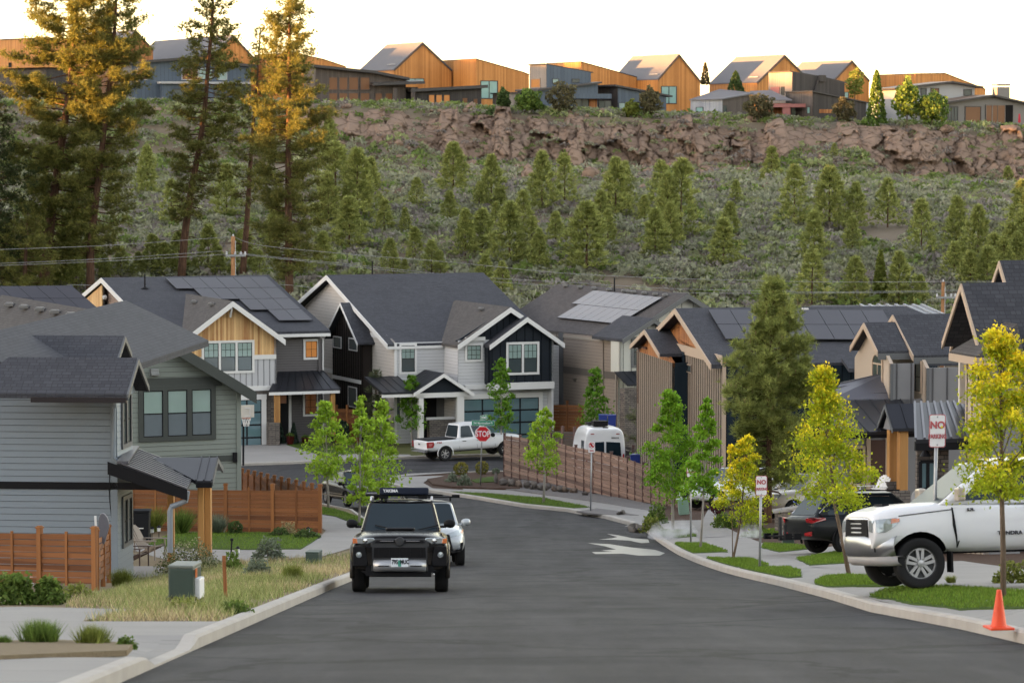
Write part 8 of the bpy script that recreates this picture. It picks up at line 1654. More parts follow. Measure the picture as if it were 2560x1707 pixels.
# white crossover behind the sprinkler and champagne suv behind it
R = generic_car('white crossover half hidden behind the narrow green maple', PWHT, S_SUV, ((1.2, .8, -2.2, .78), (.35, .6, -1.7, .6), 1.04, 1.66), [(.16, .42), (.47, .7), (.75, .93)], (1.45, -1.35), .37, .24, .81, 'five')
for sy in (-1, 1): decal(R, [(2.36, .78), (1.95, .86), (1.72, .97), (2.1, .95), (2.36, .88)], 'y', sy, 'headlight', LENS, .012); mirror(R, .95, sy * .83, 1.14, sy, PWHT, 1.)
poly_yz(R, 2.42, [(-.36, .8), (-.2, .46), (.2, .46), (.36, .8)], .06, 'grille', PLAST, .02)
for sy in (-1, 1): poly_yz(R, 2.4, [(sy * .36, .82), (sy * .2, .5), (sy * .28, .5), (sy * .44, .82)], .07, 'grille_trim', CHROME, .01)
a = gnd(cR2(672, 950), .16); f = V(-.88, -.47, 0).normalized(); l = V(-f.y, f.x, 0); c = a - l * .82 - f * 1.45; place(R, c.x, c.y, f, 2.8)
R = generic_car('champagne suv beside the pine trunk, windows lit by the sky', PSIL2, S_SUV, ((1.2, .8, -2.2, .8), (.35, .62, -1.8, .62), 1.06, 1.7), [(.16, .42), (.47, .7), (.75, .95)], (1.5, -1.4), .37, .25, .81, 'ten')
for sy in (-1, 1): poly_3d(R, [(2.34, sy * .42, .78), (2.12, sy * .86, .82), (1.98, sy * .92, .98), (2.2, sy * .62, .95)], (.03, 0, .02), 'headlight', LENS, .01); mirror(R, .95, sy * .84, 1.16, sy, PSIL2, 1.)
poly_yz(R, 2.42, [(-.5, .85), (-.5, .5), (.5, .5), (.5, .85)], .05, 'grille', PLAST, .02)
a = gnd(cR2(800, 915), .16); f = V(-.9, -.43, 0).normalized(); l = V(-f.y, f.x, 0); c = a - f * 2.3 - l * .4; place(R, c.x + .3, 119.5, f, 2.8)
# white camper van behind the long fence
def van():
 R = thing('camper_van', (0, 0, 0), 'white high-roof camper van with roof unit behind the long fence', 'van'); S = [(-2.98, .42, 2.4, 2.64, .9, .99, .9, .76), (-2.95, .38, 2.45, 2.7, .92, 1.02, .93, .8), (-2.7, .36, 2.5, 2.76, .92, 1.03, .94, .82), (-1, .35, 2.5, 2.78, .92, 1.03, .94, .82), (1.2, .35, 2.45, 2.76, .92, 1.02, .93, .8), (1.7, .35, 1.9, 2.4, .92, 1., .92, .74), (2.3, .38, 1.1, 1.45, .88, .98, .9, .7), (2.9, .45, .85, 1.0, .75, .85, .75, .5)]
 car_body(R, S, PWHT, [(1.9, .36), (-1.6, .36)], .42, .98)
 for x in (1.9, -1.6):
  for sy in (-1, 1): wheel(R, x, sy * .86, .36, .24, sy, 'five')
 for sy in (-1, 1):
  poly_yz(R, -2.96, [(sy * .05, 1.2), (sy * .82, 1.2), (sy * .76, 2.02), (sy * .05, 2.06)], -.05, 'rear_window', CGLASS, .02); poly_yz(R, -2.95, [(sy * .88, 1.0), (sy * .97, 1.0), (sy * .95, 1.45), (sy * .88, 1.45)], -.06, 'tail_light', RED, .01)
  for x in (-2.4, -1.9): mb = MB(); mb.box(V(x, sy * 1.02, 1.85), .3, .02, .5); mb.build('side_window', CGLASS, R, bevel=.008)
  plate_box(R, -3.0, sy * .55, sy * .72, 2.42, 2.47, 'marker_lamp', RED, .05, .01)
 mb = MB(); mb.box(V(-1.9, .12, 2.93), .9, .72, .26); mb.build('roof_unit', PLAST, R, bevel=.03); mb = MB(); mb.box(V(-2.75, -.05, 2.72), .1, .28, .12); mb.build('camera_pod', PLAST, R, bevel=.01)
 mb = MB(); mb.box(V(.2, .2, 2.84), .5, .5, .12); mb.box(V(-.9, .5, 2.83), .6, .15, .08); mb.build('roof_vent', PLAST, R, bevel=.02)
 lettering('SPRINTER', .08, BT, R, Matrix.Translation((-3.0, -.5, 2.25)) @ Matrix(((0, 0, -1, 0), (-1, 0, 0, 0), (0, 1, 0, 0), (0, 0, 0, 1))), .002, 1.1); return R
R = van(); p = at(cR1(1258, 400), 157); place(R, p.x - .3, 160.5, (-.12, 1), 3.5)
# ---------------------------------------------------------------- fences, signs, poles and small things
def fence(name, label, A, B, h, board, postm, npost, mids=1, bh=.14, gap=.012, pw=.12, cap=True, zoff=0, top_drop=0, cat='fence', th=.02, hA=None, hB=None, back=False):
 """A, B world ground points; boards run between posts following the ground line"""
 A, B = Vector(A), Vector(B); R = thing(name, A, label, cat); d = (B - A); dh = Vector((d.x, d.y, 0)).normalized(); nrm = Vector((dh.y, -dh.x, 0)); bd = MB()
 for i in range(npost):
  a, b = A.lerp(B, i / npost), A.lerp(B, (i + 1) / npost); n = int((h - .05) / (bh + gap)); jit = [random.uniform(-.012, .012) for _ in range(2)]
  for k in range(n):
   z = .06 + k * (bh + gap); o = nrm * (.012 if k % 2 else -.004)
   p, q = a + V(0, 0, z + jit[0]) + o, b + V(0, 0, z + jit[1]) + o; bd.prism([p, q, q + V(0, 0, bh), p + V(0, 0, bh)], nrm * th)
 bd.build('fence_boards', board, R)
 for i in range(npost + 1):
  a = A.lerp(B, i / npost); pm = MB(); rot = Matrix.Rotation(atan2(dh.y, dh.x), 3, 'Z'); pm.box(a + V(0, 0, (h + .06) / 2 - .1), pw, pw, h + .26, rot)
  if cap: pm.box(a + V(0, 0, h + .075), pw * 1.35, pw * 1.35, .035, rot); pm.box(a + V(0, 0, h + .105), pw * .9, pw * .9, .03, rot)
  pm.build('fence_post', postm, R)
  if i < npost:
   for m in range(1, mids + 1):
    c = A.lerp(B, (i + m / (mids + 1)) / npost) + nrm * .03; pm = MB(); pm.box(c + V(0, 0, h / 2), pw * .55, .04, h * .98, rot); pm.build('fence_batten', postm, R)
 return R
def gp(p, dz=.1): return gnd(p, dz)
def atg(px, Y, dz=.1):
 x = (px - 1280) / F * Y; return V(x, Y, Hg(x, Y) + dz)
# left foreground fence
zb = lambda p, Y: at(p, Y)
a, b = at(cE(-490, 1345), 79), at(cE(697, 1365), 77); s = F / 77
fence('slat_fence', 'red-brown horizontal slat fence at the far left beside the blue-grey house', a, b, 1.34, FENCE, FPOST, 3, 1, bh=.135, gap=.018)
a2 = at(cE(735, 1300), 79.5); b2 = at(cE(800, 1285), 85.5); fence('slat_fence', 'short fence return running back to the blue-grey house corner', at(cE(712, 1352), 77.4), at(cE(800, 1290), 84), 1.25, FENCE, FPOST, 2, 0, bh=.125, gap=.03)
# middle fence
YF1 = 112.3; a, b = atg(cE(960, 0)[0], 113.6), atg(cV(340, 0)[0], YF1); fence('board_fence', 'tall brown horizontal board fence behind the little lawn', a, b, 1.66, FENCE, FPOST, 4, 1, bh=.14, gap=.008)
c = atg(cE(1772, 0)[0], 134.0); fence('board_fence', 'brown fence stepping away uphill beside the grey-green house', b + V(0, .12, 0), c, 1.62, FENCE, FPOST, 11, 1, bh=.14, gap=.008)
# long weathered fence on the right
PTS = [(388, 652), (525, 680), (680, 707), (850, 737), (1010, 772), (1165, 806), (1320, 840), (1465, 868), (1600, 892), (1745, 918), (1880, 940), (1990, 962)]
wp = []
for i, (x, y) in enumerate(PTS): t = i / (len(PTS) - 1); Y = 158 - 27 * t ** 1.0; p = cR1(x, y); wp.append(at(p, Y))
TOPS = [305, 322, 347, 374, 408, 438, 468, 506, 560, 612, 660, 705]
def long_fence():
 R = thing('long_fence', wp[0], 'long weathered plank fence running down to the right from the corner', 'fence'); bd = MB()
 tp = [at(cR1(x, ty), p.y) for (x, y), ty, p in zip(PTS, TOPS, wp)]
 for i in range(len(wp) - 1):
  a, b, ta, tb = wp[i], wp[i + 1], tp[i], tp[i + 1]; d = (b - a); nrm = Vector((d.y, -d.x, 0)).normalized(); nb = 11
  for half in (0, 1):
   j = random.uniform(-.02, .02)
   for k in range(nb):
    f0, f1 = k / nb, (k + .93) / nb; L = lambda s, f: a.lerp(b, s).lerp(ta.lerp(tb, s), f) + V(0, 0, j); s0, s1 = half / 2 + .01, half / 2 + .49; o = nrm * (.03 if k % 2 else .0); bd.prism([L(s0, f0) + o, L(s1, f0) + o, L(s1, f1) + o, L(s0, f1) + o], nrm * .025)
  m = a.lerp(b, .5) + nrm * .05; tm = ta.lerp(tb, .5) + nrm * .05; pm = MB(); pm.beam(m - V(0, 0, .15), tm + V(0, 0, .02), .07, .05, (1, 0, 0)); pm.build('fence_batten', FPOSTW, R)
 bd.build('fence_boards', FENCEW, R)
 for p, t in zip(wp, tp): pm = MB(); pm.box((p + t) / 2 + V(0, 0, .0), .13, .13, (t - p).length + .16); pm.box(t + V(0, 0, .095), .16, .16, .03); pm.build('fence_post', FPOSTW, R)
long_fence()
for (x0, x1, Y, lb, h) in ((cC(565, 0)[0], cC(905, 0)[0], 190, 'red-brown fence between the navy-gabled house and the tan house', 2.1), (cB(805, 0)[0], cB(985, 0)[0], 189, 'red-brown fence piece between the two middle houses', 1.9)):
 fence('board_fence', lb, atg(x0, Y), atg(x1, Y - .6), h + .25, FENCE, FPOST, 2, 0, bh=.17, gap=.01)
fence('board_fence', 'dark fence behind the long fence, left of the white van', atg(cR1(690, 0)[0], 172), atg(cR1(1000, 0)[0], 170), 2.0, FENCEW if 0 else M('dark_fence', (.06, .045, .04), .8, var=.3, sc=6), FPOSTW, 3, 0, bh=.16, gap=.02)
fence('board_fence', 'dark fence behind the long fence, right of the white van', atg(cR1(1425, 0)[0], 160), atg(cR1(1700, 0)[0], 152), 1.7, MATS['dark_fence'], FPOSTW, 3, 0, bh=.16, gap=.02)
# ---- signs
GALV = M('galvanised_post', (.3, .31, .32), .4, .5, .15, 6); SRED = M('sign_red', (.55, .012, .02), .45, var=.04); SWHITE = M('sign_white', (.7, .7, .7), .5, var=.04); SGREEN = M('sign_green', (.005, .25, .14), .45, var=.05); PKRED = M('sign_faded_red', (.45, .09, .1), .5)
FACE = Matrix(((1, 0, 0, 0), (0, 0, -1, 0), (0, 1, 0, 0), (0, 0, 0, 1)))
def facing(p, yaw): return Matrix.Translation(p) @ Matrix.Rotation(rad(yaw), 4, 'Z') @ FACE
def sign_post(label, base, top, Y=None, r=.03, name='street_sign', dz=.15):
 g = gnd(base, dz) if Y is None else at(base, Y); t = at((base[0], top[1]), g.y); tx = at(top, g.y); R = thing(name, g, label, 'sign'); mb = MB(); mb.tube([g - V(0, 0, .1), V(tx.x, g.y, t.z)], r, 8); mb.build('pole', GALV, R, smooth=True); return R, g, V(tx.x, g.y, t.z)
def sheet_sign(R, c, w, h, yaw, mat, rad_=.04, name='sign_panel', edge=None):
 """rounded panel centred at c facing the camera"""
 Mx = facing(c, yaw); loc = wloc(R)
 def rr(w, h, r, z0, z1, m, nm, par):
  P = []
  for cx, cy, a0 in ((w / 2 - r, h / 2 - r, 0), (-w / 2 + r, h / 2 - r, pi / 2), (-w / 2 + r, -h / 2 + r, pi), (w / 2 - r, -h / 2 + r, 1.5 * pi)):
   for k in range(5): a = a0 + k * pi / 8; P.append(Mx @ V(cx + r * cos(a), cy + r * sin(a), z0))
  mb = MB(); mb.prism(P, (Mx @ V(0, 0, 1) - Mx @ V(0, 0, 0)) * (z1 - z0)); return mb.build(nm, m, par)
 o = rr(w, h, rad_, .03, .035, edge or mat, name, R)
 if edge: rr(w - .024, h - .024, rad_ * .8, .035, .037, mat, 'sign_face', o)
 return o, Mx
def in_parent(Mx, par): return Matrix.Translation(-wloc(par)) @ Mx
def txt(s, size, mat, par, Mx, x, y, bold=.0, sx=1): return lettering(s, size, mat, par, in_parent(Mx, par) @ Matrix.Translation((x, y, .0405)), bold, sx)
def stop():
 R, g, t = sign_post('red octagonal stop sign with two green street name blades on top', (1201, 1215), (1206, 1040), r=.035); c = at((1207, 1084.5), g.y); s = g.y / F; yaw = 0; Mx = facing(c, yaw); r = 38.6 * s / 2 / cos(pi / 8)
 mb = MB(); mb.prism([Mx @ V(r * cos(pi / 8 + k * pi / 4), r * sin(pi / 8 + k * pi / 4), .03) for k in range(8)], Mx.to_3x3() @ V(0, 0, .004)); o = mb.build('sign_panel', SWHITE, R); mb = MB(); r2 = r * .93; mb.prism([Mx @ V(r2 * cos(pi / 8 + k * pi / 4), r2 * sin(pi / 8 + k * pi / 4), .034) for k in range(8)], Mx.to_3x3() @ V(0, 0, .003)); f = mb.build('sign_face', SRED, o)
 txt('STOP', r * .98, WT, f, Mx, 0, -.005, .006, .74)
 c2 = at((1207.5, 1057), g.y); o, m = sheet_sign(R, c2, 57 * s, 13.0 * s, 0, SGREEN, .03, 'street_name_blade', SWHITE); txt('SW Marshmallow Pl', .15, WT, o, m, 0, -.005, .002, .74)
 c3 = at((1208, 1043), g.y); o, m = sheet_sign(R, c3, 1.0, 12.2 * s, 70, SGREEN, .03, 'street_name_blade', SWHITE); txt('SW Yates Dr', .15, WT, o, m, 0, -.005, .003, .85); mb = MB(); mb.tube([t, c3 + V(0, 0, .1)], .03, 8); mb.build('blade_bracket', GALV, R)
stop()
def nopark(label, base, cpx, w, h, Y=None):
 R, g, t = sign_post(label, base, (cpx[0], cpx[1] - h / 2 + 3), Y); c = at(cpx, g.y); s = g.y / F; o, m = sheet_sign(R, c - V(0, .02, 0), w * s, h * s, 4, SWHITE, .04, 'sign_panel', PKRED); H_ = h * s; W_ = w * s; txt('NO', H_ * .3, PKRED, o, m, 0, H_ * .17, .006, .95 * min(1, W_ / (H_ * .5))); txt('PARKING', H_ * .19, PKRED, o, m, 0, -H_ * .17, .003, .78 * W_ / (H_ * .56)); mb = MB(); 
 for k in (-.42, .42): mb.lathe(m @ V(0, H_ * k, .037), [(0, .006), (.012, .004), (.014, 0)], -V(0, 1, 0), 8)
 mb.build('bolt', GALV, R); return R
nopark('large no-parking sign on grey post beside the white pickup', cR3(712, 1246), cR3(737, 199), 41.5, 83, 52.0)
nopark('mid-sized no-parking sign in front of the small golden maple', cR2(1042, 1466), cR2(1055, 742), 29, 50)
nopark('smaller far no-parking sign beside the broad green maple', cR2(442, 1250), cR2(443, 605), 21.5, 37)
def circled():
 R, g, t = sign_post('white sign with red circled and crossed letter on gravel patch', cR1(1137, 968), cR1(1147, 370)); c = at(cR1(1147, 408), g.y); s = g.y / F; o, m = sheet_sign(R, c, 16.5 * s, 27 * s, 0, SWHITE, .03); w = 16.5 * s; cy = .075; K = in_parent(m, o); K2 = m
 mb = MB(); ro, ri = w * .43, w * .34
 for k in range(24): a, b = 2 * pi * k / 24, 2 * pi * (k + 1) / 24; mb.prism([K2 @ V(ro * cos(a), cy + ro * sin(a), .036), K2 @ V(ro * cos(b), cy + ro * sin(b), .036), K2 @ V(ri * cos(b), cy + ri * sin(b), .036), K2 @ V(ri * cos(a), cy + ri * sin(a), .036)], K2.to_3x3() @ V(0, 0, .003))
 d = .7071 * ri; q = .02; mb.prism([K2 @ V(-d - q, cy + d - q, .042), K2 @ V(-d + q, cy + d + q, .042), K2 @ V(d + q, cy - d + q, .042), K2 @ V(d - q, cy - d - q, .042)], K2.to_3x3() @ V(0, 0, .003)); mb.build('red_circle', SRED, o); txt('R', w * .62, BT, o, m, 0, cy, .008, .9); mb = MB(); mb.prism([K2 @ V(-w * .32, -.17, .036), K2 @ V(w * .32, -.17, .036), K2 @ V(w * .32, -.12, .036), K2 @ V(-w * .32, -.12, .036)], K2.to_3x3() @ V(0, 0, .002)); mb.build('arrow_bar', PKRED, o)
circled()
# ---- cone
def cone():
 g = gnd(cR3(1142, 1492), .16); R = thing('traffic_cone', g, 'orange traffic cone on the kerb ramp at the lower right', 'traffic cone'); OR = M('cone_orange', (.75, .06, .012), .45, var=.06); s = g.y / F; w, h = 165 / 2.614 * s, 258 / 2.614 * s
 mb = MB(); mb.box(g + V(0, 0, .015), w, w, .03, Matrix.Rotation(.2, 3, 'Z')); mb.build('base', OR, R, bevel=.01); mb = MB(); mb.lathe(g, [(w * .34, .03), (w * .3, .06), (w * .1, h * .96), (w * .085, h), (w * .05, h), (w * .05, h - .05)], n=28); mb.build('cone_body', OR, R, smooth=True)
cone()
# ---- utility boxes
UG = M('utility_green', (.035, .06, .05), .5, var=.15, bump=.1); UGL = M('pale_green_plastic', (.2, .33, .26), .5, var=.1)
def ubox(c, x0, y0, x1, y1, label, Y=None, mat=None, depth=.6, yaw=-8, pad=True, lidh=.05):
 g = gnd(c((x0 + x1) / 2, y1), .12); s = g.y / F; w = abs(c(x1, 0)[0] - c(x0, 0)[0]) * s; h = abs(c(0, y1)[1] - c(0, y0)[1]) * s; R = thing('utility_box', g, label, 'utility box'); rot = Matrix.Rotation(rad(yaw), 3, 'Z'); f = g + V(0, depth / 2, 0); mb = MB(); mb.box(f + V(0, 0, h / 2), w, depth, h, rot); mb.build('box_body', mat or UG, R, bevel=.03); mb = MB(); mb.box(f + V(0, 0, h + .015), w * 1.03, depth * 1.04, lidh, rot); mb.build('lid', M('utility_lid', (.12, .14, .125), .5, var=.1) if pad else (mat or UG), R, bevel=.015)
 if pad: mb = MB(); mb.box(f + V(0, 0, .05), w * 1.18, depth * 1.2, .16, rot); mb.build('pad', PLAST, R, bevel=.02); mb = MB(); mb.box(f + V(w * .56, -.05, h * .42), .1, .3, h * .55, rot); mb.build('side_box', SWHITE, R, bevel=.015); mb = MB(); mb.box(f + V(w * .5, -depth * .4, h * .86), .012, .1, .14, rot); mb.build('warning_label', AMBER, R)
 return R
ubox(cL, 1112, 178, 1282, 425, 'green utility box standing in the dry weeds by the left kerb', depth=.55)
ubox(cV, 232, 1158, 348, 1250, 'small dark green utility box by the sidewalk left of the black suv', pad=False, depth=.5)
ubox(cR2, 1245, 1160, 1345, 1260, 'small green utility box behind the hitch rack', pad=False, depth=.5, yaw=0)
def green_ped():
 g = gnd(cR2(380, 998), .15); s = g.y / F; R = thing('utility_pedestal', g, 'pale green ribbed pedestal leaning beside the sprinkler spray', 'utility box'); w = 92 / 3.484 * s; h = 132 / 3.484 * s; rot = Matrix.Rotation(-.1, 3, 'Y'); mb = MB(); mb.box(g + V(0, .2, h / 2), w, .4, h, rot); o = mb.build('box_body', UGL, R, bevel=.03); mb = MB()
 for k in range(6): mb.box(g + V(0.0 + (k - 2.5) * -.012 - .0, -.005, h * (.2 + .13 * k)), w * .8, .02, .03, rot)
 mb.build('louvre', UGL, R); mb = MB(); mb.box(g + V(-.06, .2, h * 1.0), w * 1.06, .44, .05, rot); mb.build('lid', UGL, R, bevel=.015)
green_ped()
# ---- stakes, pipe
def stick(c, x0, y0, x1, y1, r, mat, label, name, cat, dz=.12, sq=True):
 g = gnd(c(x1, y1), dz); t = at(c(x0, y0), g.y); R = thing(name, g, label, cat); mb = MB(); (mb.beam(g - V(0, 0, .1), t, r * 2, r * 1.2) if sq else mb.tube([g - V(0, 0, .1), t], r, 8)); mb.build('shaft', mat, R); return R, g, t
stick(cL, 1463, 100, 1477, 400, .028, CEDAR2, 'rust-brown wooden stake leaning in the dry grass', 'wooden_stake', 'stake'); stick(cL, 205, 230, 213, 300, .04, SWHITE, 'short white pipe stub in the leafy shrub', 'pipe_stub', 'pipe', sq=False)
R, g, t = stick(cL, 1515, 5, 1500, 195, .02, BLACK, 'thin black path lamp stake in the weeds', 'path_lamp', 'lamp', sq=False); mb = MB(); mb.lathe(t, [(.02, 0), (.045, .02), (.045, .06), (.0, .08)], n=10); mb.build('lamp_head', BLACK, R)
def path_light(c, x, y0, y1, label):
 g = gnd(c(x, y1), .15); t = at(c(x, y0), g.y); R = thing('path_lamp', g, label, 'lamp'); mb = MB(); mb.tube([g - V(0, 0, .1), t], .014, 6); mb.build('shaft', BLACK, R); mb = MB(); mb.box(t - V(0, 0, .06), .1, .1, .14); mb.build('lantern', SWHITE, R, bevel=.01); mb = MB(); mb.lathe(t, [(.09, 0), (.02, .07), (0, .08)], n=8); mb.build('cap', BLACK, R)
path_light(cE, 1118, 945, 1035, 'path lamp just right of the black bin'); path_light(cE, 1168, 935, 1020, 'path lamp left of the front porch post'); path_light(cE, 2265, 945, 1010, 'path lamp before the golden shrub'); path_light(cE, 1748, 1090, 1150, 'path lamp by the sidewalk near the sage bush'); path_light(cE, 1762, 915, 975, 'path lamp by the round dark shrub')
# ---- bins
def bin_(c, x0, y0, x1, y1, mat, label, Y=None, yaw=0):
 g = gnd(c((x0 + x1) / 2, y1), .15) if Y is None else at(c((x0 + x1) / 2, y1), Y); s = g.y / F; w = abs(c(x1, 0)[0] - c(x0, 0)[0]) * s; h = abs(c(0, y1)[1] - c(0, y0)[1]) * s; R = thing('wheelie_bin', g, label, 'bin'); b, t = w * .42, w * .48; P = [V(-b, -b, .05), V(b, -b, .05), V(b, b, .05), V(-b, b, .05)]; T = [V(-t, -t, h * .9), V(t, -t, h * .9), V(t, t, h * .9), V(-t, t, h * .9)]; mb = MB(); mb.v = [g + V(0, w / 2, 0) + p for p in P + T]; mb.f = [(3, 2, 1, 0), (4, 5, 6, 7), (0, 1, 5, 4), (1, 2, 6, 5), (2, 3, 7, 6), (3, 0, 4, 7)]; mb.mi = [0] * 6; mb.build('bin_body', mat, R, bevel=.03); mb = MB(); mb.box(g + V(0, w / 2, h * .935), w * 1.04, w * 1.06, h * .07); mb.build('lid', mat, R, bevel=.02); mb = MB(); mb.tube([g + V(-w * .4, w * .98, h * .86), g + V(w * .4, w * .98, h * .86)], .02, 6); mb.build('handle', PLAST, R)
 for sx in (-1, 1): mb = MB(); mb.lathe(g + V(sx * w * .42, w * .9, .12), [(0, -.03), (.12, -.03), (.12, .03), (0, .03)], (1, 0, 0), 14); mb.build('wheel', TYRE, R)
 mb = MB(); mb.box(g + V(0, -.001, h * .43), w * .3, .02, .03); mb.build('bin_label', SWHITE if mat is BINK else mat, R); return R
BINK = M('bin_black', (.014, .015, .018), .5); BINB = M('bin_blue', (.012, .035, .2), .45)
bin_(cE, 972, 800, 1100, 1045, BINK, 'black wheelie bin against the brown fence by the porch')
gb = Hg(4, 172); bin_(cR1, 1208, 122, 1285, 262, BINB, 'left blue wheelie bin behind the white van', 176); bin_(cR1, 1287, 124, 1362, 262, BINB, 'right blue wheelie bin behind the white van', 176)
bin_(cR1, 1480, 470, 1580, 560, BINB, 'dark blue bin lid showing above the long fence right of the van', 152)
# ---- electric meter and post on the tan house
def meter():
 p = at(cC(1170, 1230), 188.5); R = thing('meter_post', (p.x, p.y, Hg(p.x, p.y)), 'grey electric meter post at the tan house corner', 'meter'); z0 = Hg(p.x, p.y); mb = MB(); mb.tube([V(p.x, p.y, z0), V(p.x, p.y, p.z)], .06, 8); mb.build('pole', GALV, R)
 for dx in (-.45, .5): mb = MB(); mb.box(V(p.x + dx, p.y - .05, p.z + .1), .5, .25, .8); mb.build('meter_box', M('meter_grey', (.26, .28, .27), .5), R, bevel=.03)
 mb = MB(); mb.beam(V(p.x - .6, p.y, p.z - .2), V(p.x + .7, p.y, p.z - .2), .08, .08); mb.build('crossarm', GALV, R)
meter()
# ---- basketball hoop
def hoop():
 g = gnd(cE(1788, 480), .16); R = thing('basketball_hoop', g, 'basketball hoop with pale backboard beside the grey-green house', 'basketball hoop'); t = at(cE(1790, 120), g.y); mb = MB(); mb.beam(g, t, .1, .1); mb.beam(t, t + V(.05, -.5, .35), .08, .08); mb.build('pole', BLACK, R); c = at(cE(1820, 82), g.y - .6); s = g.y / F; w, h = 97 / 2.94 * s, 92 / 2.94 * s; mb = MB(); mb.box(c, w, .04, h, Matrix.Rotation(.3, 3, 'Z')); bb = mb.build('backboard', M('backboard_cream', (.55, .51, .45), .5), R, bevel=.01)
 mb = MB(); q = at(cE(1798, 90), g.y - .66); ww = .3
 for dx, dz, sx, sz in ((0, .22, .6, .04), (0, -.22, .6, .04), (-.28, 0, .04, .44), (.28, 0, .04, .44)): mb.box(q + V(dx, 0, dz), sx, .02, sz)
 mb.build('backboard_square', WHITE, bb); rc = q + V(.12, -.4, -.28); mb = MB(); mb.tube([rc + V(.24 * cos(a), .24 * sin(a), 0) for a in np.linspace(0, 2 * pi, 19)], .018, 5); mb.build('rim', M('hoop_rim', (.4, .2, .15), .5), R); mb = MB()
 for k in range(10):
  a0 = 2 * pi * k / 10
  for sgn in (-1, 1): mb.tube([rc + V(.24 * cos(a0), .24 * sin(a0), 0), rc + V(.18 * cos(a0 + sgn * .4), .18 * sin(a0 + sgn * .4), -.22), rc + V(.13 * cos(a0 + sgn * .75), .13 * sin(a0 + sgn * .75), -.42)], .011, 4)
 mb.build('net', WHITE, R)
hoop()
# ---- chairs
def adirondack(g, yaw, mat, label, sc=1.0):
 R = thing('garden_chair', g, label, 'chair'); Q = Matrix.Rotation(rad(yaw), 3, 'Z'); L = lambda x, y, z: Vector(g) + Q @ V(x * sc, y * sc, z * sc)
 bk = MB(); n = 6
 for k in range(n):
  x = -.25 + .1 * k; hh = .98 - .12 * abs(k - 2.5) / 2.5; bk.prism([L(x, .22, .3), L(x + .085, .22, .3), L(x + .095, .55, hh), L(x - .01, .55, hh)], Q @ V(0, -.02, .005))
 bk.build('backrest', mat, R); st = MB()
 for k in range(5): y = -.32 + .12 * k; st.prism([L(-.27, y, .38 - .02 * k), L(.27, y, .38 - .02 * k), L(.27, y + .1, .36 - .02 * k), L(-.27, y + .1, .36 - .02 * k)], (0, 0, .022))
 st.build('seat', mat, R)
 for sx in (-1, 1):
  a = MB(); a.prism([L(sx * .3, -.38, .56), L(sx * .43, -.38, .56), L(sx * .4, .36, .54), L(sx * .3, .36, .54)], (0, 0, .025)); a.build('armrest', mat, R)
  for (p, q) in ((L(sx * .33, -.33, 0), L(sx * .33, -.33, .56)), (L(sx * .31, .5, 0), L(sx * .31, -.3, .4)), (L(sx * .33, .3, .2), L(sx * .33, .32, .55))): lg = MB(); lg.beam(p, q, .035, .09); lg.build('leg', mat, R)
 return R
CB = M('chair_brown', (.06, .035, .03), .6); CT = M('chair_tan', (.2, .16, .13), .6)
p = gnd(cE(1060, 1235), .2); adirondack(p + V(-.35, .2, 0), 75, CB, 'dark brown slatted garden chair nearer the street on the porch', 1.05); p = gnd(cE(1060, 1195), .2); adirondack(p + V(.05, 1.0, 0), 70, CT, 'weathered tan garden chair behind the dark brown one', 1.05)
p = at(cR3(320, 668), 108.3); adirondack(p, -55, WHITE, 'white slatted garden chair on the grey house porch', .95)
def armchair():
 g = gnd(cE(2245, 262), .16); R = thing('porch_armchair', g, 'dark wicker armchair with pink cushions on the cedar-gabled porch', 'chair'); PK_ = M('pink_cushion', (.4, .22, .21), .8); mb = MB(); mb.box(g + V(0, .4, .25), .85, .8, .3); mb.box(g + V(-.4, .4, .42), .1, .8, .35); mb.box(g + V(.4, .4, .42), .1, .8, .35); mb.box(g + V(0, .78, .55), .85, .1, .6); mb.build('chair_frame', BLACK, R, bevel=.03); mb = MB(); mb.box(g + V(.05, .3, .46), .8, .75, .16); mb.build('seat_cushion', PK_, R, bevel=.05); mb = MB(); mb.box(g + V(.15, .62, .85), .78, .18, .75, Matrix.Rotation(-.25, 3, 'X')); mb.build('back_cushion', PK_, R, bevel=.06)
armchair()
def pot(c, x0, y0, x1, y1, label):
 g = gnd(c((x0 + x1) / 2, y1), .16); s = g.y / F; w = abs(c(x1, 0)[0] - c(x0, 0)[0]) * s / 2; h = abs(c(0, y1)[1] - c(0, y0)[1]) * s; R = thing('plant_pot', g, label, 'plant pot'); mb = MB(); hp_ = h * .68; mb.lathe(g + V(0, w, 0), [(0, 0), (w * .72, 0), (w, hp_), (w * 1.05, hp_), (w * .9, hp_ - .04), (0, hp_ - .06)], n=18); mb.build('pot', M('glazed_red_pot', (.14, .02, .022), .3), R, smooth=True); rg = np.random.default_rng(3); n = 220; u = rnd_unit(n, rg); u[:, 2] = np.abs(u[:, 2]); C = u * np.array([w, w, h * .35]) * rg.uniform(.5, 1, n)[:, None] + np.array(g + V(0, w, hp_ - .05)); v, f, c_ = leaves(C, .07, lerpc((.05, .1, .02), (.14, .22, .05), rg.uniform(0, 1, n)), rg); o = np_mesh('plant', v, f, VEG, R); set_col(o, c_)
pot(cE, 2100, 236, 2162, 328, 'round dark red plant pot between the cone shrubs'); pot(cE, 2212, 254, 2274, 322, 'round dark red plant pot in front of the pink chair')
g = gnd(cE(1970, 300), .16); R = thing('black_planter', g, 'black tub beside the garage door of the cedar-gabled house', 'planter'); mb = MB(); mb.lathe(g, [(0, 0), (.34, 0), (.4, 1.0), (.36, 1.0), (.34, .9), (0, .9)], n=16); mb.build('tub', BINK, R, smooth=True)
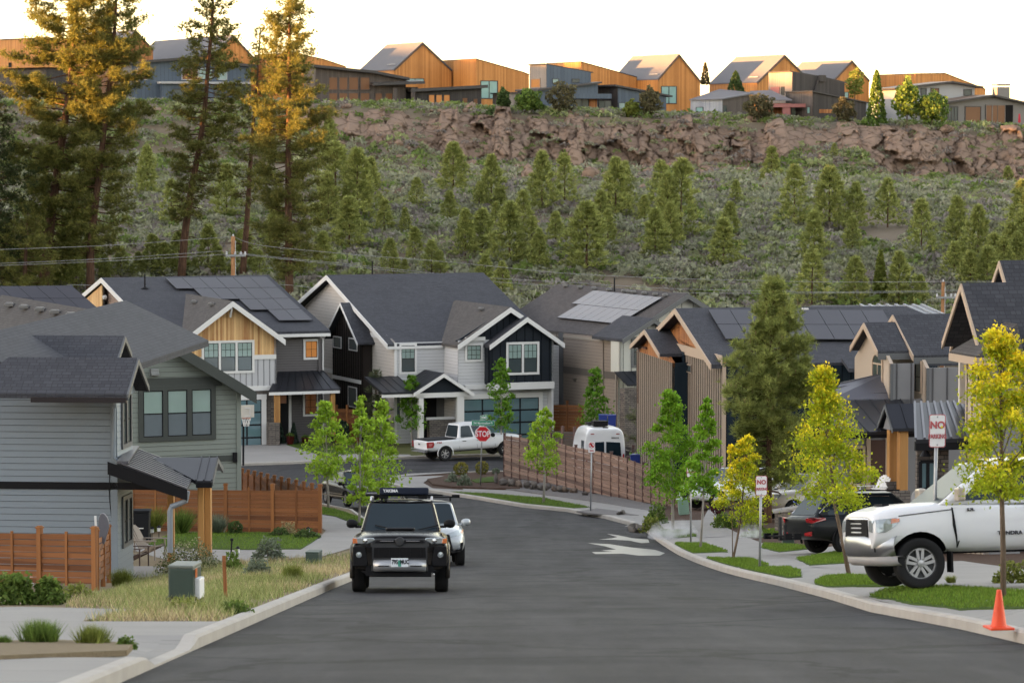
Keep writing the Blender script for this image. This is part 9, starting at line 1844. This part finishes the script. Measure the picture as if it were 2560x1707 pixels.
# ---- paddle board leaning by the fence, shopping cart
p = at(cE(742, 1060), 80); R = thing('paddle_board', (p.x, p.y, p.z - .3), 'grey paddle board standing upright behind the left fence', 'paddle board'); t = at(cE(748, 828), 80); w = .2; mb = MB(); Hh = t.z - p.z; mb.prism([V(p.x - w * .55, p.y, p.z), V(p.x + w * .4, p.y, p.z)] + [V(p.x + w * cos(a) * (.9 if cos(a) > 0 else .5) + .03, p.y, t.z - Hh * .45 + Hh * .45 * sin(a)) for a in np.linspace(0, pi, 9)], (0, .1, 0)); mb.build('board', M('board_grey', (.12, .12, .14), .4), R, bevel=.02); mb = MB(); a = at(cE(700, 850), 80); b = at(cE(708, 1000), 80); mb.beam(a, b, .05, .05); mb.build('paddle', SWHITE, R)
def cart():
 g = gnd(cR2(1490, 905), .16); g = V(g.x, 104, Hg(g.x, 104) + .15); s = 104 / F; g.x = (cR2(1490, 0)[0] - 1280) * s; R = thing('shopping_cart', g, 'wire shopping cart behind the dark wagon', 'cart'); mb = MB(); h = .95
 for k in range(9): x = -.35 + k * .0875; mb.beam(g + V(x, 0, .42), g + V(x, 0, h - .03 * k * 0), .012, .012); mb.beam(g + V(x, .5, .42), g + V(x, .5, h), .012, .012)
 for z in (.42, .6, .78, h): mb.beam(g + V(-.35, 0, z), g + V(.35, 0, z), .014, .014); mb.beam(g + V(-.35, .5, z), g + V(.35, .5, z), .014, .014); mb.beam(g + V(-.35, 0, z), g + V(-.35, .5, z), .014, .014); mb.beam(g + V(.35, 0, z), g + V(.35, .5, z), .014, .014)
 mb.build('basket', ALLOY, R); mb = MB(); mb.tube([g + V(-.48, .0, 1.02), g + V(-.48, .5, 1.02)], .02, 6); mb.beam(g + V(-.35, 0, h), g + V(-.48, 0, 1.02), .02, .02); mb.beam(g + V(-.35, .5, h), g + V(-.48, .5, 1.02), .02, .02); mb.build('handle', BINB, R)
 for x in (-.35, .35):
  for y in (0, .5): mb = MB(); mb.lathe(g + V(x, y, .06), [(0, -.02), (.06, -.02), (.06, .02), (0, .02)], (0, 1, 0), 10); mb.build('wheel', TYRE, R); mb = MB(); mb.beam(g + V(x, y, .08), g + V(x, y, .42), .02, .02); mb.build('leg', ALLOY, R)
cart()
mb = MB(); g = gnd(cR2(1180, 985), .3); R = thing('retaining_wall', g, 'low stone retaining edge behind the round leafy shrub', 'wall'); a, b = at(cR2(1175, 985), 108), at(cR2(1480, 935), 105); mb.prism([a - V(0, 0, .9), b - V(0, 0, .9), b, a], (.1, .5, 0)); mb.build('wall_face', STONE, R); mb = MB(); mb.prism([a + V(-.05, -.08, 0), b + V(.05, -.08, 0), b + V(.05, .55, 0), a + V(-.05, .55, 0)], (0, 0, .08)); mb.build('wall_cap', CONC, R)
# satellite dish style lamp on porch near pickup
g = at(cR3(640, 640), 84); R = thing('flood_lamp', (g.x, g.y, Hg(g.x, g.y)), 'pale round dish on a short arm behind the white pickup hood', 'dish'); mb = MB(); mb.lathe(g, [(0, .0), (.12, .02), (.26, .1), (.27, .1), (.12, -.01), (0, -.03)], V(-.3, -.95, .1), 20); mb.build('dish', M('dish_grey', (.35, .35, .35), .5), R, smooth=True); mb = MB(); mb.tube([g + V(.05, .05, 0), g + V(.32, .1, .28)], .03, 6); mb.tube([V(g.x, g.y + .1, R.location.z), g + V(0, .1, 0)], .03, 6); mb.build('arm', GALV, R)
# ---- utility poles and wires
WOODP = bark('pole_wood', (.2, .09, .045), (.42, .22, .11)); INS = M('insulator', (.5, .5, .52), .4)
def upole(base, top, Y, label, r, arm):
 t = at(top, Y); b = V(t.x - .05, Y, Hg(t.x, Y) - .3); R = thing('utility_pole', b, label, 'utility pole'); mb = MB(); mb.tube([b, t], [r * 1.2, r * .85], 10); mb.build('pole', WOODP, R, smooth=True); a = t - V(0, 0, arm); mb = MB(); mb.beam(a + V(-.5, -.15, 0), a + V(.9, -.2, 0), .12, .14); mb.build('crossarm', GALV, R); ins = []
 for dx in (-.45, .15, .55, .85): mb = MB(); mb.lathe(a + V(dx, -.15, .06), [(.05, 0), (.08, .05), (.05, .12), (.08, .16), (0, .24)], n=8); mb.build('insulator', INS, R)
 mb = MB(); mb.lathe(t, [(.05, 0), (.07, .08), (0, .2)], n=8); mb.build('insulator', INS, R); mb = MB(); mb.tube([t + V(r * .9, -.05, -.3), b + V(r * 1.2, -.05, .3)], .025, 5); mb.build('conduit', INS, R); return t
tA = upole(cA(1950, 300), cA(1957, -30), 226, 'orange-brown wooden utility pole behind the cedar-gabled house', .17, 1.35)
tB = upole(cD(1670, 600), cD(1672, 352), 226, 'short wooden utility pole above the beige dormers', .14, 1.1)
def wire(name, pts, Y, label, r=.015):
 P = [at(p, Y) for p in pts]; R = []
 # smooth through the points
 Q = []
 for i in range(len(P) - 1):
  p0, p1, p2, p3 = P[max(i - 1, 0)], P[i], P[i + 1], P[min(i + 2, len(P) - 1)]
  for k in range(8): t = k / 8; Q.append(.5 * ((2 * p1) + (p2 - p0) * t + (2 * p0 - 5 * p1 + 4 * p2 - p3) * t * t + (3 * p1 - p0 - 3 * p2 + p3) * t ** 3))
 Q.append(P[-1]); g = Q[0].copy(); mb = MB(); o = bpy.data.objects.new(name, None); bpy.data.objects.remove(o); mb.tube(Q, r, 5); o = mb.build(name, WIREM, None); tag(o, label, 'wire', 'overhead wires')
WIREM = M('wire_grey', (.34, .34, .35), .4, .4)
pA = [cA(1940, 95), cA(1957, -30)]
wire('overhead_wire', [cA(-300, 88), cA(300, 70), cA(1000, 40), cA(1955, -28)], 226, 'topmost wire left of the orange-brown pole'); wire('overhead_wire', [cA(-300, 208), cA(300, 185), cA(1000, 150), cA(1860, 92)], 226, 'upper of the two close wires left of the orange-brown pole'); wire('overhead_wire', [cA(-300, 224), cA(300, 203), cA(1000, 172), cA(1930, 118)], 226, 'lower of the two close wires left of the orange-brown pole')
wire('overhead_wire', [cA(1957, -28), cB(180, -22), cB(900, 50), cB(1600, 105), cC(0, 42), cC(700, 110), cC(1500, 150), cD(0, 338), cD(700, 352), cD(1670, 350), cD(2400, 345)], 226, 'topmost wire running between the two utility poles'); wire('overhead_wire', [cA(1985, 100), cB(120, 58), cB(900, 135), cB(1560, 205), cC(50, 148), cC(700, 185), cC(1500, 235), cD(0, 424), cD(700, 436), cD(1650, 424), cD(2400, 420)], 226, 'middle wire running between the two utility poles'); wire('overhead_wire', [cA(2000, 115), cB(120, 66), cB(900, 150), cB(1560, 222), cC(80, 178), cC(700, 222), cC(1500, 268), cD(0, 448), cD(700, 446), cD(1650, 436)], 226, 'lowest wire running between the two utility poles'); wire('overhead_wire', [cA(560, 375), cA(1000, 380), cB(250, 305), cB(640, 340)], 218, 'thin low wire behind the cedar-gabled house')
# ---- sprinkler mist (fine droplets)
def m_mist(den):
 n = N('sprinkler_mist'); v = n.n('ShaderNodeVolumePrincipled'); v.inputs['Color'].default_value = (.95, .97, 1, 1); co = n.coord('Generated'); sep = n.n('ShaderNodeSeparateXYZ'); n.l(co, sep.inputs[0]); f = n.noise(n.scale(co, (3, 2, 2)), 1.6, 4); fall = n.math('MULTIPLY', n.math('SUBTRACT', 1, sep.outputs[2]), n.math('SUBTRACT', 1, sep.outputs[2]))
 d = n.math('MULTIPLY', n.math('MULTIPLY', fall, n.math('MAXIMUM', n.math('SUBTRACT', f, .32), 0)), den); n.l(d, v.inputs['Density']); n.l(v.outputs[0], n.out.inputs['Volume']); return n.m
MIST = m_mist(7.0)
def mist(c, x0, y0, x1, y1, label, dy=2.2):
 g = gnd(c((x0 + x1) / 2, y1), .15); s = g.y / F; w = abs(c(x1, 0)[0] - c(x0, 0)[0]) * s; h = abs(c(0, y1)[1] - c(0, y0)[1]) * s; bm = bmesh.new(); bmesh.ops.create_uvsphere(bm, u_segments=20, v_segments=10, radius=1)
 for v in bm.verts: v.co = Vector((v.co.x * w / 2, v.co.y * dy / 2, max(0, v.co.z) * h))
 me = bpy.data.meshes.new('sprinkler_spray'); bm.to_mesh(me); bm.free(); me.materials.append(MIST); o = bpy.data.objects.new('sprinkler_spray', me); COL.objects.link(o); o.location = g; tag(o, label, 'water spray', 'sprinkler sprays')
mist(cR2, 60, 1010, 520, 1195, 'wide veil of sprinkler spray around the broad green maple trunk'); mist(cR2, 840, 1040, 1080, 1190, 'small sprinkler plume left of the front-yard pine trunk', 1.4)
# ---------------------------------------------------------------- camera, light, sky
cam = bpy.data.cameras.new('camera'); co = bpy.data.objects.new('camera', cam); COL.objects.link(co); SC.camera = co
cam.sensor_width = 36; cam.lens = F / 2560 * 36; cam.clip_start = .5; cam.clip_end = 6000
co.location = (0, 0, 0); co.rotation_euler = (pi / 2 - PITCH, 0, 0)
cam.dof.use_dof = True; cam.dof.focus_distance = 92; cam.dof.aperture_fstop = 4.5
SUN_AZ, SUN_EL = V(-.965, -.26, 0).normalized(), rad(4.0)
sd = Vector((SUN_AZ.x * cos(SUN_EL), SUN_AZ.y * cos(SUN_EL), sin(SUN_EL)))
sun = bpy.data.lights.new('sun', 'SUN'); so = bpy.data.objects.new('sun', sun); COL.objects.link(so)
sun.energy = 4.2; sun.angle = rad(.5); sun.color = (1, .56, .2); so.rotation_euler = sd.to_track_quat('Z', 'Y').to_euler(); so.location = (-60, -20, 40)
w = bpy.data.worlds.new('World'); SC.world = w; w.use_nodes = True; nt = w.node_tree; nt.nodes.clear()
sky = nt.nodes.new('ShaderNodeTexSky'); sky.sky_type = 'NISHITA'; sky.sun_disc = False; sky.sun_elevation = SUN_EL
sky.sun_rotation = atan2(sd.x, sd.y); sky.air_density = 1.0; sky.dust_density = .6; sky.ozone_density = 1.0; sky.altitude = 1100
bg = nt.nodes.new('ShaderNodeBackground'); bg.inputs[1].default_value = .15; wo = nt.nodes.new('ShaderNodeOutputWorld')
hs = nt.nodes.new('ShaderNodeHueSaturation'); hs.inputs['Saturation'].default_value = .72; nt.links.new(sky.outputs[0], hs.inputs['Color']); nt.links.new(hs.outputs[0], bg.inputs[0]); nt.links.new(bg.outputs[0], wo.inputs[0])
vs = SC.view_settings; vs.view_transform = 'Standard'; vs.look = 'None'; vs.gamma = 1; vs.exposure = 3.1
vs.use_white_balance = True; vs.white_balance_temperature = 7900; vs.white_balance_tint = 21
SC.cycles.max_bounces = 6; SC.cycles.diffuse_bounces = 3; SC.cycles.glossy_bounces = 3; SC.cycles.transmission_bounces = 3; SC.cycles.transparent_max_bounces = 6
SC.cycles.use_adaptive_sampling = True; SC.cycles.adaptive_threshold = .02; SC.cycles.sample_clamp_indirect = 6
SC.cycles.use_denoising = True
